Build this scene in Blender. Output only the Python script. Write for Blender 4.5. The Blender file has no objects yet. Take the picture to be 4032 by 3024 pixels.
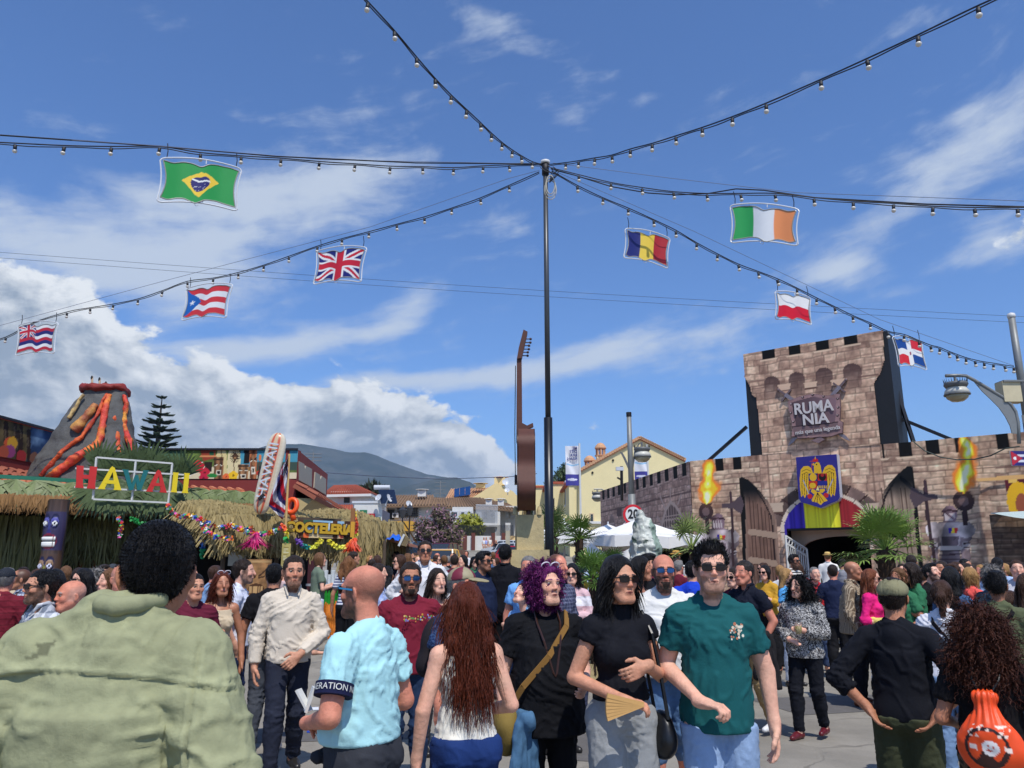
import bpy,math,random
import numpy as np
from mathutils import Vector,Matrix
from math import sin,cos,pi,radians as R_
random.seed(7);NR=np.random.RandomState(11)
SC=bpy.context.scene
COL=SC.collection
# camera
FPX=3029.0;TH=R_(13.06);CT,ST=cos(TH),sin(TH);CH=1.70
cam_d=bpy.data.cameras.new('camera');cam=bpy.data.objects.new('camera',cam_d);COL.objects.link(cam)
cam.location=(0,0,CH);cam.rotation_euler=(pi/2+TH,0,0)
cam_d.sensor_width=36;cam_d.lens=36*FPX/4032;cam_d.clip_start=0.05;cam_d.clip_end=30000
SC.camera=cam
SC.view_settings.view_transform='Standard';SC.view_settings.look='None'
SC.view_settings.exposure=0.0;SC.view_settings.gamma=1.0;SC.view_settings.use_curve_mapping=False
SC.render.engine='CYCLES'
SC.cycles.use_denoising=True
SC.cycles.max_bounces=6;SC.cycles.transparent_max_bounces=12
SC.cycles.sample_clamp_indirect=8
# sun and sky
SUN_EL=R_(59);SUN_AZ=R_(162)
sd=Vector((sin(SUN_AZ)*cos(SUN_EL),cos(SUN_AZ)*cos(SUN_EL),sin(SUN_EL)))
sun_d=bpy.data.lights.new('sun','SUN');sun_d.energy=4.2;sun_d.angle=R_(0.5);sun_d.color=(1.0,0.955,0.89)
sun=bpy.data.objects.new('sun',sun_d);COL.objects.link(sun)
sun.rotation_euler=sd.to_track_quat('Z','Y').to_euler();sun.location=(20,-15,40)
def lin(c):
	"""0-255 sRGB triple -> linear triple"""
	a=np.asarray(c,float)/255.0
	return np.where(a<=0.04045,a/12.92,((a+0.055)/1.055)**2.4)
class NT:
	"""small helper for writing node trees"""
	def __init__(s,nt):s.nt=nt;s.n=nt.nodes;s.l=nt.links
	def node(s,t,**kw):
		n=s.n.new(t)
		for k,v in kw.items():setattr(n,k,v)
		return n
	def put(s,sock,v):
		if v is None:return
		if isinstance(v,bpy.types.NodeSocket):s.l.new(v,sock)
		else:sock.default_value=v
	def m(s,op,a,b=None,c=None,clamp=False):
		n=s.n.new('ShaderNodeMath');n.operation=op;n.use_clamp=clamp
		s.put(n.inputs[0],a);s.put(n.inputs[1],b)
		if c is not None:s.put(n.inputs[2],c)
		return n.outputs[0]
	def noise(s,vec,scale,detail=4,rough=0.55,dist=0.0):
		n=s.n.new('ShaderNodeTexNoise');s.put(n.inputs['Vector'],vec);n.inputs['Scale'].default_value=scale
		n.inputs['Detail'].default_value=detail;n.inputs['Roughness'].default_value=rough;n.inputs['Distortion'].default_value=dist
		return n.outputs['Fac']
	def mix(s,f,a,b,mode='MIX'):
		n=s.n.new('ShaderNodeMix');n.data_type='RGBA';n.blend_type=mode
		s.put(n.inputs[0],f)
		for sk,v in((n.inputs[6],a),(n.inputs[7],b)):
			if isinstance(v,(tuple,list,np.ndarray)):v=(float(v[0]),float(v[1]),float(v[2]),1)
			s.put(sk,v)
		return n.outputs[2]
	def ramp(s,f,lo,hi):
		n=s.n.new('ShaderNodeMapRange');n.interpolation_type='SMOOTHSTEP'
		s.put(n.inputs[0],f);n.inputs[1].default_value=lo;n.inputs[2].default_value=hi
		return n.outputs[0]
	def comb(s,x,y,z):
		n=s.n.new('ShaderNodeCombineXYZ');s.put(n.inputs[0],x);s.put(n.inputs[1],y);s.put(n.inputs[2],z);return n.outputs[0]
world=bpy.data.worlds.new('World');SC.world=world;world.use_nodes=True
W=NT(world.node_tree);W.n.clear()
out=W.node('ShaderNodeOutputWorld');bg=W.node('ShaderNodeBackground');bg.inputs[1].default_value=0.10
sky=W.node('ShaderNodeTexSky',sky_type='NISHITA',sun_disc=False);sky.sun_elevation=SUN_EL;sky.sun_rotation=SUN_AZ
sky.altitude=100;sky.air_density=1.0;sky.dust_density=0.6;sky.ozone_density=2.2
tc=W.node('ShaderNodeTexCoord');sx=W.node('ShaderNodeSeparateXYZ');W.l.new(tc.outputs['Generated'],sx.inputs[0])
dx,dy,dz=sx.outputs
az=W.m('ARCTAN2',dx,dy);el=W.m('ARCSINE',dz)
def azel(u,v):
	xc=(u-2016)/FPX;yc=(1512-v)/FPX
	d=Vector((xc,CT-yc*ST,ST+yc*CT)).normalized()
	return math.atan2(d.x,d.y),math.asin(d.z)
def blob(u,v,su,sv,ang,amp,wave=0.0):
	"""a soft cloud region centred where the photograph has it on the sky: half-lengths in degrees, tilt in degrees"""
	a0,e0=azel(u,v);a0c=cos(e0)
	A=W.m('MULTIPLY',W.m('SUBTRACT',az,a0),a0c);E=W.m('SUBTRACT',el,e0)
	c,s_=cos(R_(ang)),sin(R_(ang))
	p=W.m('ADD',W.m('MULTIPLY',A,c/R_(su)),W.m('MULTIPLY',E,s_/R_(su)))
	q=W.m('ADD',W.m('MULTIPLY',A,-s_/R_(sv)),W.m('MULTIPLY',E,c/R_(sv)))
	r2=W.m('ADD',W.m('MULTIPLY',p,p),W.m('MULTIPLY',q,q))
	return W.m('MULTIPLY',W.m('EXPONENT',W.m('MULTIPLY',r2,-1.0)),amp)
def total(bl):
	t=blob(*bl[0])
	for b in bl[1:]:t=W.m('ADD',t,blob(*b))
	return t
	# cumulus bank low on the sky, heavier to the left
cum=total([(20,1420,6.5,2.7,-14,1.2),(300,1560,5.5,2.3,-25,.95),(760,1640,7,2.6,-4,1.1),(1180,1680,6,2.9,0,1.15),(1620,1720,5.5,2.6,-3,1.05),(1830,1860,3.5,1.6,-20,.8),(500,1820,14,3.4,0,1.1),(-900,1400,20,7,0,1.2),(2330,1790,2.6,1.4,70,.42),(1500,1850,10,2.2,0,1.1),(4000,960,2.6,1.5,25,.55),(60,1160,5,1.6,-12,.6)])
dirv=W.comb(az,W.m('MULTIPLY',el,1.35),0.0)
warp=W.node('ShaderNodeTexNoise');W.put(warp.inputs['Vector'],dirv);warp.inputs['Scale'].default_value=5;warp.inputs['Detail'].default_value=3
wv=W.node('ShaderNodeVectorMath',operation='MULTIPLY_ADD');W.l.new(warp.outputs['Color'],wv.inputs[0]);wv.inputs[1].default_value=(.09,.06,0);W.l.new(dirv,wv.inputs[2])
up=W.node('ShaderNodeVectorMath',operation='ADD');W.l.new(wv.outputs[0],up.inputs[0]);up.inputs[1].default_value=(.010,.020,0)
n1=W.noise(wv.outputs[0],8.5,10,.56);n2=W.noise(up.outputs[0],8.5,10,.56)
cden=W.m('MULTIPLY',W.ramp(W.m('ADD',W.m('MULTIPLY',cum,.62),W.m('MULTIPLY',W.m('SUBTRACT',n1,.5),1.9)),.25,.37),W.ramp(cum,.10,.26))
lit=W.m('MULTIPLY',W.m('SUBTRACT',n1,n2),5.0)
nbig=W.noise(wv.outputs[0],4.5,5,.55)
core=W.ramp(W.m('ADD',W.m('MULTIPLY',cum,.45),W.m('MULTIPLY',W.m('SUBTRACT',nbig,.5),1.3)),.30,.95)
shade=W.m('ADD',W.m('SUBTRACT',.80,W.m('MULTIPLY',core,.56)),lit,clamp=True)
ccol=W.mix(shade,(3.3,4.1,5.2),(8.8,9.2,9.6))
# high thin wisps and streaks
wis=total([(1150,740,9,1.9,18,.50),(1000,870,6,2.4,30,.34),(850,1385,7.5,.95,3,.95),(1330,1330,5.5,.8,10,.95),(1600,1240,3.5,1.4,40,.55),(1500,1500,6,.7,4,.95),(2000,1480,7,1.0,8,.75),(2500,1370,5,1.7,10,.66),(2200,1420,6,1.2,12,.6),(2000,130,5,1.0,-28,.45),(1900,280,3.5,1.7,-60,.32),(2230,450,3.0,.9,-28,.35),(2530,400,1.5,.7,10,.35),(2420,290,.9,.5,0,.3),(250,470,6,1.5,-30,.22),(3270,1060,3.0,.9,10,.48),(2900,1260,4,1.1,25,.45),(3000,1350,6,1.2,14,.5),(1600,300,12,3,30,.18),(300,1010,12,2.4,-8,.72),(700,1060,7,2.2,8,.45),(1380,700,3,3,0,.25),(3300,300,12,4,20,.20),(3800,600,8.5,2.6,27,.88),(3950,940,3.5,2.2,25,.6),(3350,1080,3.0,1.3,5,.55),(1100,900,10,3,25,.30),(2000,870,4,1.4,-45,.28),(300,850,14,2.6,24,.42),(1700,1000,14,5,12,.18)])
mp=W.node('ShaderNodeVectorRotate',rotation_type='Z_AXIS');W.l.new(wv.outputs[0],mp.inputs[0]);mp.inputs['Angle'].default_value=R_(-16)
ms=W.node('ShaderNodeVectorMath',operation='MULTIPLY');W.l.new(mp.outputs[0],ms.inputs[0]);ms.inputs[1].default_value=(1,3.0,1)
n3=W.noise(ms.outputs[0],6.5,9,.6);n4=W.noise(wv.outputs[0],17,8,.6)
far=W.ramp(W.m('ABSOLUTE',az),.7,1.2)
wd=W.m('ADD',W.m('MULTIPLY',wis,.80),W.m('ADD',W.m('MULTIPLY',W.m('SUBTRACT',n3,.5),1.35),W.m('MULTIPLY',W.m('SUBTRACT',n4,.5),.60)))
wd=W.m('ADD',wd,W.m('MULTIPLY',far,.22))
wden=W.m('MULTIPLY',W.ramp(wd,.14,.90),.84)
tint=W.mix(1.0,sky.outputs[0],(.88,1.20,1.66),'MULTIPLY')
c1=W.mix(wden,tint,(6.3,7.1,8.2));c2=W.mix(cden,c1,ccol)
hz=W.ramp(el,.22,-.02)
c3=W.mix(W.m('MULTIPLY',hz,.35),c2,(3.1,4.6,7.2))
world.cycles.sampling_method='MANUAL';world.cycles.sample_map_resolution=256
W.l.new(c3,bg.inputs[0]);W.l.new(bg.outputs[0],out.inputs[0])
# helpers
def P(u,v,Y):
	"""the world point that lies at photograph position u, v and at a distance Y along the ground"""
	xc=(u-2016)/FPX;yc=(1512-v)/FPX;d=CT-yc*ST
	return Vector((xc/d*Y,Y,CH+(ST+yc*CT)/d*Y))
def tag(o,label=None,cat=None,group=None,kind=None):
	for k,v in(('label',label),('category',cat),('group',group),('kind',kind)):
		if v:o[k]=v
	return o
def thing(name,loc,label,cat,group=None,rz=0.0):
	o=bpy.data.objects.new(name,None);COL.objects.link(o);o.location=loc;o.rotation_euler=(0,0,rz)
	o.empty_display_size=.2
	return tag(o,label,cat,group)
def local(parent,V):
	"""world coordinates -> coordinates of the parent (which is only moved and turned about z)"""
	p=parent;chain=[]
	while p is not None:chain.append(p);p=p.parent
	for p in reversed(chain):
		V=V-np.array(p.location);a=-p.rotation_euler[2]
		if a:
			c,s=cos(a),sin(a);V=np.stack([V[:,0]*c-V[:,1]*s,V[:,0]*s+V[:,1]*c,V[:,2]],1)
	return V
def mkobj(name,V,Fc,mat,parent=None,smooth=False,world_space=True,col=None,kind=None):
	V=np.asarray(V,float).reshape(-1,3)
	if parent is not None and world_space:V=local(parent,V)
	org=None
	if parent is None and len(V):
		lo,hi=V.min(0),V.max(0);org=np.array([(lo[0]+hi[0])/2,(lo[1]+hi[1])/2,lo[2]]);V=V-org
	me=bpy.data.meshes.new(name)
	if isinstance(Fc,np.ndarray)and Fc.ndim==2:
		n,k=Fc.shape
		me.vertices.add(len(V));me.vertices.foreach_set('co',V.astype(np.float32).ravel())
		me.loops.add(n*k);me.loops.foreach_set('vertex_index',Fc.astype(np.int32).ravel())
		me.polygons.add(n);me.polygons.foreach_set('loop_start',np.arange(0,n*k,k,dtype=np.int32))
		me.update(calc_edges=True);me.validate()
	else:
		me.from_pydata([tuple(map(float,v))for v in V],[],Fc);me.update()
	if smooth:me.polygons.foreach_set('use_smooth',np.ones(len(me.polygons),bool))
	if col is not None:
		a=me.color_attributes.new('Col','FLOAT_COLOR','POINT')
		c4=np.ones((len(V),4),np.float32);c4[:,:3]=col;a.data.foreach_set('color',c4.ravel())
	o=bpy.data.objects.new(name,me);COL.objects.link(o)
	if mat is not None:
		me.materials.append(mat)
	if parent is not None:o.parent=parent
	if org is not None:o.location=org
	if kind:o['kind']=kind
	return o
class MB:
	"""collects shapes and links them as one mesh object"""
	def __init__(s):s.v=[];s.f=[]
	def add(s,vs,fs):
		o=len(s.v);s.v+=[tuple(v)for v in vs];s.f+=[tuple(i+o for i in f)for f in fs];return s
	def frame_box(s,o,ax,ay,az):
		"""box from corner o along three edge vectors"""
		o,ax,ay,az=map(Vector,(o,ax,ay,az))
		vs=[o,o+ax,o+ax+ay,o+ay,o+az,o+ax+az,o+ax+ay+az,o+ay+az]
		fs=[(0,3,2,1),(4,5,6,7),(0,1,5,4),(1,2,6,5),(2,3,7,6),(3,0,4,7)]
		return s.add(vs,fs)
	def box(s,c,size,rz=0.0):
		a=Vector((cos(rz),sin(rz),0))*size[0];b=Vector((-sin(rz),cos(rz),0))*size[1];d=Vector((0,0,size[2]))
		return s.frame_box(Vector(c)-a/2-b/2-d/2,a,b,d)
	def beam(s,a,b,w,h=None,up=(0,0,1)):
		a,b=Vector(a),Vector(b);h=h or w;d=b-a;u=Vector(up)
		if abs(d.normalized().dot(u))>.98:u=Vector((0,1,0))
		x=d.cross(u).normalized()*w;z=x.cross(d).normalized()*h
		return s.frame_box(a-x/2-z/2,x,d,z)
	def tube(s,pts,r,n=8,cap=True,closed=False):
		pts=[Vector(p)for p in pts];m=len(pts);rs=r if isinstance(r,(list,tuple,np.ndarray))else[r]*m
		o=len(s.v);prev=None
		for i,p in enumerate(pts):
			if closed:t=pts[(i+1)%m]-pts[i-1]
			else:t=pts[min(i+1,m-1)]-pts[max(i-1,0)]
			if t.length<1e-9:t=Vector((0,0,1))
			t.normalize()
			if prev is None:
				x=t.cross(Vector((0,0,1)))
				if x.length<.05:x=t.cross(Vector((0,1,0)))
			else:x=prev-t*prev.dot(t)
			x.normalize();prev=x;y=t.cross(x)
			for k in range(n):
				a=2*pi*k/n;s.v.append(tuple(p+(x*cos(a)+y*sin(a))*rs[i]))
		for i in range(m if closed else m-1):
			j=(i+1)%m
			for k in range(n):
				s.f.append((o+i*n+k,o+i*n+(k+1)%n,o+j*n+(k+1)%n,o+j*n+k))
		if cap and not closed:
			s.f.append(tuple(o+k for k in range(n))[::-1]);s.f.append(tuple(o+(m-1)*n+k for k in range(n)))
		return s
	def lathe(s,prof,c=(0,0,0),n=20,lean=None):
		"""profile of (radius, z)"""
		o=len(s.v);c=Vector(c)
		for r,z in prof:
			for k in range(n):
				a=2*pi*k/n;s.v.append((c.x+r*cos(a),c.y+r*sin(a),c.z+z))
		for i in range(len(prof)-1):
			for k in range(n):
				s.f.append((o+i*n+k,o+i*n+(k+1)%n,o+(i+1)*n+(k+1)%n,o+(i+1)*n+k))
		if prof[0][0]>1e-4:s.f.append(tuple(o+k for k in range(n))[::-1])
		if prof[-1][0]>1e-4:s.f.append(tuple(o+(len(prof)-1)*n+k for k in range(n)))
		return s
	def prism(s,poly,fn,d0,d1):
		"""polygon (list of 2-D points) between depths d0 and d1 of a frame function fn(x, y, d)"""
		n=len(poly);o=len(s.v)
		for d in(d0,d1):s.v+=[tuple(fn(x,y,d))for x,y in poly]
		s.f.append(tuple(o+i for i in range(n)));s.f.append(tuple(o+n+i for i in range(n))[::-1])
		for i in range(n):
			j=(i+1)%n;s.f.append((o+i,o+n+i,o+n+j,o+j))
		return s
	def sph(s,c,r,n=10,m=6):
		c=Vector(c);r=(r,r,r)if not isinstance(r,(tuple,list))else r;o=len(s.v)
		for i in range(m+1):
			t=pi*i/m
			for k in range(n):
				a=2*pi*k/n;s.v.append((c.x+r[0]*sin(t)*cos(a),c.y+r[1]*sin(t)*sin(a),c.z-r[2]*cos(t)))
		for i in range(m):
			for k in range(n):
				s.f.append((o+i*n+k,o+i*n+(k+1)%n,o+(i+1)*n+(k+1)%n,o+(i+1)*n+k))
		return s
	def build(s,name,mat,parent=None,smooth=False,label=None,cat=None,group=None,kind=None):
		o=mkobj(name,np.array(s.v),s.f,mat,parent,smooth)
		return tag(o,label,cat,group,kind)
def B():return MB()
_mats={}
def mat(name,c=(.5,.5,.5),rough=.65,var=.14,sc=6.0,bump=0.0,bsc=60.0,metal=0.0,attr=False,spec=.5,sat=None,trans=0.0,alpha=1.0,emit=None,es=0.0,stretch=(1,1,1),coat=0.0,dirt=0.0,sheen=0.0,sub=0.0):
	"""procedural surface: base colour broken up by two scales of noise, fine relief from a third"""
	if name in _mats:return _mats[name]
	m=bpy.data.materials.new(name);m.use_nodes=True;T=NT(m.node_tree);bs=T.n['Principled BSDF']
	tc=T.node('ShaderNodeTexCoord');vec=tc.outputs['Object']
	if stretch!=(1,1,1):
		q=T.node('ShaderNodeVectorMath',operation='MULTIPLY');T.l.new(vec,q.inputs[0]);q.inputs[1].default_value=stretch;vec=q.outputs[0]
	if attr:
		at=T.node('ShaderNodeVertexColor');at.layer_name='Col';base=at.outputs[0]
	else:base=T.mix(0.0,c,c)
	if var>0:
		n=T.noise(vec,sc,6,.6);f=T.m('ADD',T.m('MULTIPLY',T.m('SUBTRACT',n,.5),2.6*var),1.0)
		n2=T.noise(vec,sc*7.3,3,.6);f=T.m('ADD',f,T.m('MULTIPLY',T.m('SUBTRACT',n2,.5),1.2*var))
		g=T.comb(f,f,f);base=T.mix(1.0,base,g,'MULTIPLY')
	if dirt>0:
		n3=T.noise(vec,sc*.6,8,.7);base=T.mix(T.m('MULTIPLY',T.ramp(n3,.48,.72),dirt),base,(.07,.06,.045))
	T.l.new(base,bs.inputs['Base Color'])
	bs.inputs['Roughness'].default_value=rough;bs.inputs['Metallic'].default_value=metal
	bs.inputs['Specular IOR Level'].default_value=spec
	if coat:bs.inputs['Coat Weight'].default_value=coat;bs.inputs['Coat Roughness'].default_value=.15
	if trans:bs.inputs['Transmission Weight'].default_value=trans
	if sheen:bs.inputs['Sheen Weight'].default_value=sheen
	if sub:bs.inputs['Subsurface Weight'].default_value=sub;bs.inputs['Subsurface Radius'].default_value=(.012,.005,.003);bs.inputs['Subsurface Scale'].default_value=1.0
	if alpha<1:bs.inputs['Alpha'].default_value=alpha
	if emit is not None:
		bs.inputs['Emission Color'].default_value=(*emit,1);bs.inputs['Emission Strength'].default_value=es
	if bump>0:
		bn=T.node('ShaderNodeBump');bn.inputs['Strength'].default_value=min(1,bump);bn.inputs['Distance'].default_value=.02 if bump<=1 else .02*bump
		hh=T.m('ADD',T.noise(vec,bsc,5,.6),T.m('MULTIPLY',T.noise(vec,bsc*.22,3,.5),1.5));T.l.new(hh,bn.inputs['Height']);T.l.new(bn.outputs[0],bs.inputs['Normal'])
	_mats[name]=m
	return m
def M8(name,r,g,b,**k):
	return mat(name,tuple(float(x)for x in lin((r,g,b))),**k)
class Fr:
	"""an upright plane: origin, direction along it, normal towards the viewer"""
	def __init__(s,o,x,n=None):
		s.o=Vector(o);s.x=Vector(x).normalized();s.z=Vector((0,0,1));s.n=s.x.cross(s.z).normalized()if n is None else Vector(n).normalized()
		if n is None and s.n.dot(Vector((0,0,CH))-s.o)<0:s.n=-s.n
	def __call__(s,a,z,d=0.0):return s.o+s.x*a+s.z*z+s.n*d
	def hit(s,u,v,d=0.0):
		q=P(u,v,1.0)-Vector((0,0,CH));o=s.o+s.n*d
		t=(o-Vector((0,0,CH))).dot(s.n)/q.dot(s.n);p=Vector((0,0,CH))+q*t
		return((p-s.o).dot(s.x),(p-s.o).dot(s.z))
def vnoise(pts,freq,seed=0):
	"""smooth value noise, -1..1, at points (n,k)"""
	p=np.asarray(pts,float)*freq
	if p.shape[1]==2:p=np.concatenate([p,np.zeros((len(p),1))],1)
	rs=np.random.RandomState(seed+101);tab=rs.rand(32,32,32)*2-1
	i=np.floor(p).astype(int);f=p-i;f=f*f*(3-2*f);i&=31;j=(i+1)&31
	x0,y0,z0=i.T;x1,y1,z1=j.T;fx,fy,fz=f.T
	a=tab[x0,y0,z0]*(1-fx)+tab[x1,y0,z0]*fx;b=tab[x0,y1,z0]*(1-fx)+tab[x1,y1,z0]*fx
	c=tab[x0,y0,z1]*(1-fx)+tab[x1,y0,z1]*fx;d=tab[x0,y1,z1]*(1-fx)+tab[x1,y1,z1]*fx
	return(a*(1-fy)+b*fy)*(1-fz)+(c*(1-fy)+d*fy)*fz
def fbm(pts,freq,seed=0,oc=3):
	t=0;a=1;s=0
	for k in range(oc):t=t+vnoise(pts,freq*2**k,seed+k)*a;s+=a;a*=.5
	return t/s
class Canvas:
	"""a flat print: colours on a fine grid of the plane, later carried by the mesh itself"""
	def __init__(s,a0,a1,z0,z1,res,base=(128,128,128)):
		s.nx=max(2,int((a1-a0)*res));s.nz=max(2,int((z1-z0)*res))
		s.a=np.linspace(a0,a1,s.nx);s.zz=np.linspace(z0,z1,s.nz)
		s.S,s.Z=np.meshgrid(s.a,s.zz);s.C=np.empty(s.S.shape+(3,));s.C[:]=base;s.mask=np.ones(s.S.shape,bool)
	def pts(s):return np.stack([s.S.ravel(),s.Z.ravel()],1)
	def fb(s,fr,seed=0,oc=3,sx=1,sz=1):
		return fbm(s.pts()*np.array([sx,sz]),fr,seed,oc).reshape(s.S.shape)
	def inside(s,poly):
		x,y=s.S,s.Z;r=np.zeros(x.shape,bool);n=len(poly)
		for i in range(n):
			x0,y0=poly[i];x1,y1=poly[(i+1)%n]
			if y0==y1:continue
			c=(y0>y)!=(y1>y)
			r^=c&(x<(x1-x0)*(y-y0)/(y1-y0)+x0)
		return r
	def put(s,m,col,al=1.0):
		if callable(col):col=col(s.S[m],s.Z[m])
		col=np.asarray(col,float)
		if isinstance(al,np.ndarray):al=al[m][:,None]
		s.C[m]=s.C[m]*(1-al)+col*al
	def poly(s,p,col,al=1.0):s.put(s.inside(p),col,al)
	def ell(s,c,r,col,al=1.0,rot=0.0):
		dx,dz=s.S-c[0],s.Z-c[1];a=dx*cos(rot)+dz*sin(rot);b=-dx*sin(rot)+dz*cos(rot)
		s.put((a/r[0])**2+(b/r[1])**2<1,col,al)
	def line(s,pts,w,col,al=1.0):
		m=np.zeros(s.S.shape,bool)
		for(x0,y0),(x1,y1)in zip(pts,pts[1:]):
			L2=(x1-x0)**2+(y1-y0)**2+1e-12;t=np.clip(((s.S-x0)*(x1-x0)+(s.Z-y0)*(y1-y0))/L2,0,1)
			m|=(s.S-x0-t*(x1-x0))**2+(s.Z-y0-t*(y1-y0))**2<(w/2)**2
		s.put(m,col,al)
	def glow(s,c,r,col,amp=1.0):
		d=((s.S-c[0])/r[0])**2+((s.Z-c[1])/r[1])**2;al=np.clip(amp*np.exp(-d*1.5),0,1)[...,None]
		s.C=s.C*(1-al)+np.array(col,float)*al
	def mesh(s,name,fn,mt,parent,d=0.0,dfn=None,label=None,thick=0.0,cat=None):
		"""fn(a, z, d) gives the world point"""
		nx,nz=s.nx,s.nz
		D=np.full(s.S.shape,d)if dfn is None else d+dfn(s.S,s.Z)
		if isinstance(fn,Fr):
			o,x,n=(np.array(q)for q in(fn.o,fn.x,fn.n))
			V=o+s.S[...,None]*x+D[...,None]*n+s.Z[...,None]*np.array([0,0,1.0])
		else:V=fn(s.S,s.Z,D)
		V=V.reshape(-1,3);idx=np.arange(nx*nz).reshape(nz,nx)
		k=s.mask[:-1,:-1]&s.mask[1:,:-1]&s.mask[:-1,1:]&s.mask[1:,1:]
		Q=np.stack([idx[:-1,:-1][k],idx[:-1,1:][k],idx[1:,1:][k],idx[1:,:-1][k]],1)
		used=np.unique(Q);mp=np.full(nx*nz,-1);mp[used]=np.arange(len(used))
		return tag(mkobj(name,V[used],mp[Q],mt,parent,True,col=lin(np.clip(s.C.reshape(-1,3)[used],0,255))),label,cat)
def stones(S,Z,rh=.30,rw=.52,seed=1,base=(168,138,124),lo=(112,84,76),hi=(205,178,160)):
	"""colour of a printed wall of rough stone blocks"""
	pts=np.stack([S.ravel(),Z.ravel()],1)
	wob=fbm(pts,1.7,seed+5).reshape(S.shape)*.05;Zw=Z+wob;Sw=S+fbm(pts,2.3,seed+6).reshape(S.shape)*.04
	rs=np.random.RandomState(seed);hs=rh*(.72+.6*rs.rand(400));cum_=np.cumsum(hs)-hs.sum()*.3
	r=np.searchsorted(cum_,Zw);fz0=Zw-cum_[np.maximum(r-1,0)];hrow=hs[r];fz1=hrow-fz0
	ww=rw*(.65+.8*rs.rand(400,97));st=np.cumsum(ww,1);tot=st[:,-1]
	ph=rs.rand(400)*5+30;x=np.mod(Sw+ph[r],tot[r])
	stf=(st+(np.arange(400)*1000)[:,None]).ravel();q=np.searchsorted(stf,(x+r*1000).ravel()).reshape(S.shape);qc=np.clip(q-r*97,0,96)
	x1=st[r,qc]-x;x0=ww[r,qc]-x1
	e=np.minimum(np.minimum(x0,x1),np.minimum(fz0,fz1))
	hsh=np.random.RandomState(seed+9).rand(400,97)[r,qc]
	n=fbm(pts,5.0,seed+2,4).reshape(S.shape)
	t=np.clip(.5+.55*(hsh-.5)+.40*n,0,1)[...,None]
	C=np.where(t<.5,np.array(lo)+(np.array(base)-lo)*t*2,np.array(base)+(np.array(hi)-base)*(t-.5)*2)
	g=np.clip(1-e/.026,0,1)[...,None];C=C*(1-.40*g*np.clip(.7+.6*n,.2,1)[...,None])
	top=np.clip(1-np.abs(fz1-.038)/.02,0,1)[...,None];C=C+30*top*np.clip(.5+1.2*n,0,1)[...,None];n5=fbm(pts,13.0,seed+3,2).reshape(S.shape)[...,None];C=C*(1+.16*n5)
	return C
def text(name,body,size,mt,M,parent,ext=.01,bold=0.0,align='CENTER',label=None,shear=0.0,sx=1.0,space=1.0):
	"""raised lettering; M places it (x right, y up, z towards the reader)"""
	cu=bpy.data.curves.new(name,'FONT');cu.body=body;cu.size=size;cu.extrude=ext;cu.offset=bold;cu.align_x=align;cu.align_y='CENTER';cu.shear=shear
	cu.space_character=space;cu.resolution_u=3
	ob=bpy.data.objects.new(name,cu);COL.objects.link(ob);dg=bpy.context.evaluated_depsgraph_get()
	me=bpy.data.meshes.new_from_object(ob.evaluated_get(dg));V=np.array([v.co[:]for v in me.vertices]);V[:,0]*=sx
	Fc=[tuple(p.vertices)for p in me.polygons];bpy.data.objects.remove(ob);bpy.data.meshes.remove(me);bpy.data.curves.remove(cu)
	Mn=np.array(M);V=V@Mn[:3,:3].T+Mn[:3,3]
	return tag(mkobj(name,V,Fc,mt,parent),label)
def fmat(fr,a,z,d,rot=0.0):
	"""matrix for text lying on a plane frame"""
	flip=1 if fr.x.cross(fr.z).dot(fr.n)>0 else-1
	x=fr.x*cos(rot)+fr.z*sin(rot);y=fr.z*cos(rot)-fr.x*sin(rot);o=fr(a,z,d)
	return Matrix(((x.x,y.x,fr.n.x,o.x),(x.y,y.y,fr.n.y,o.y),(x.z,y.z,fr.n.z,o.z),(0,0,0,1)))
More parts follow.
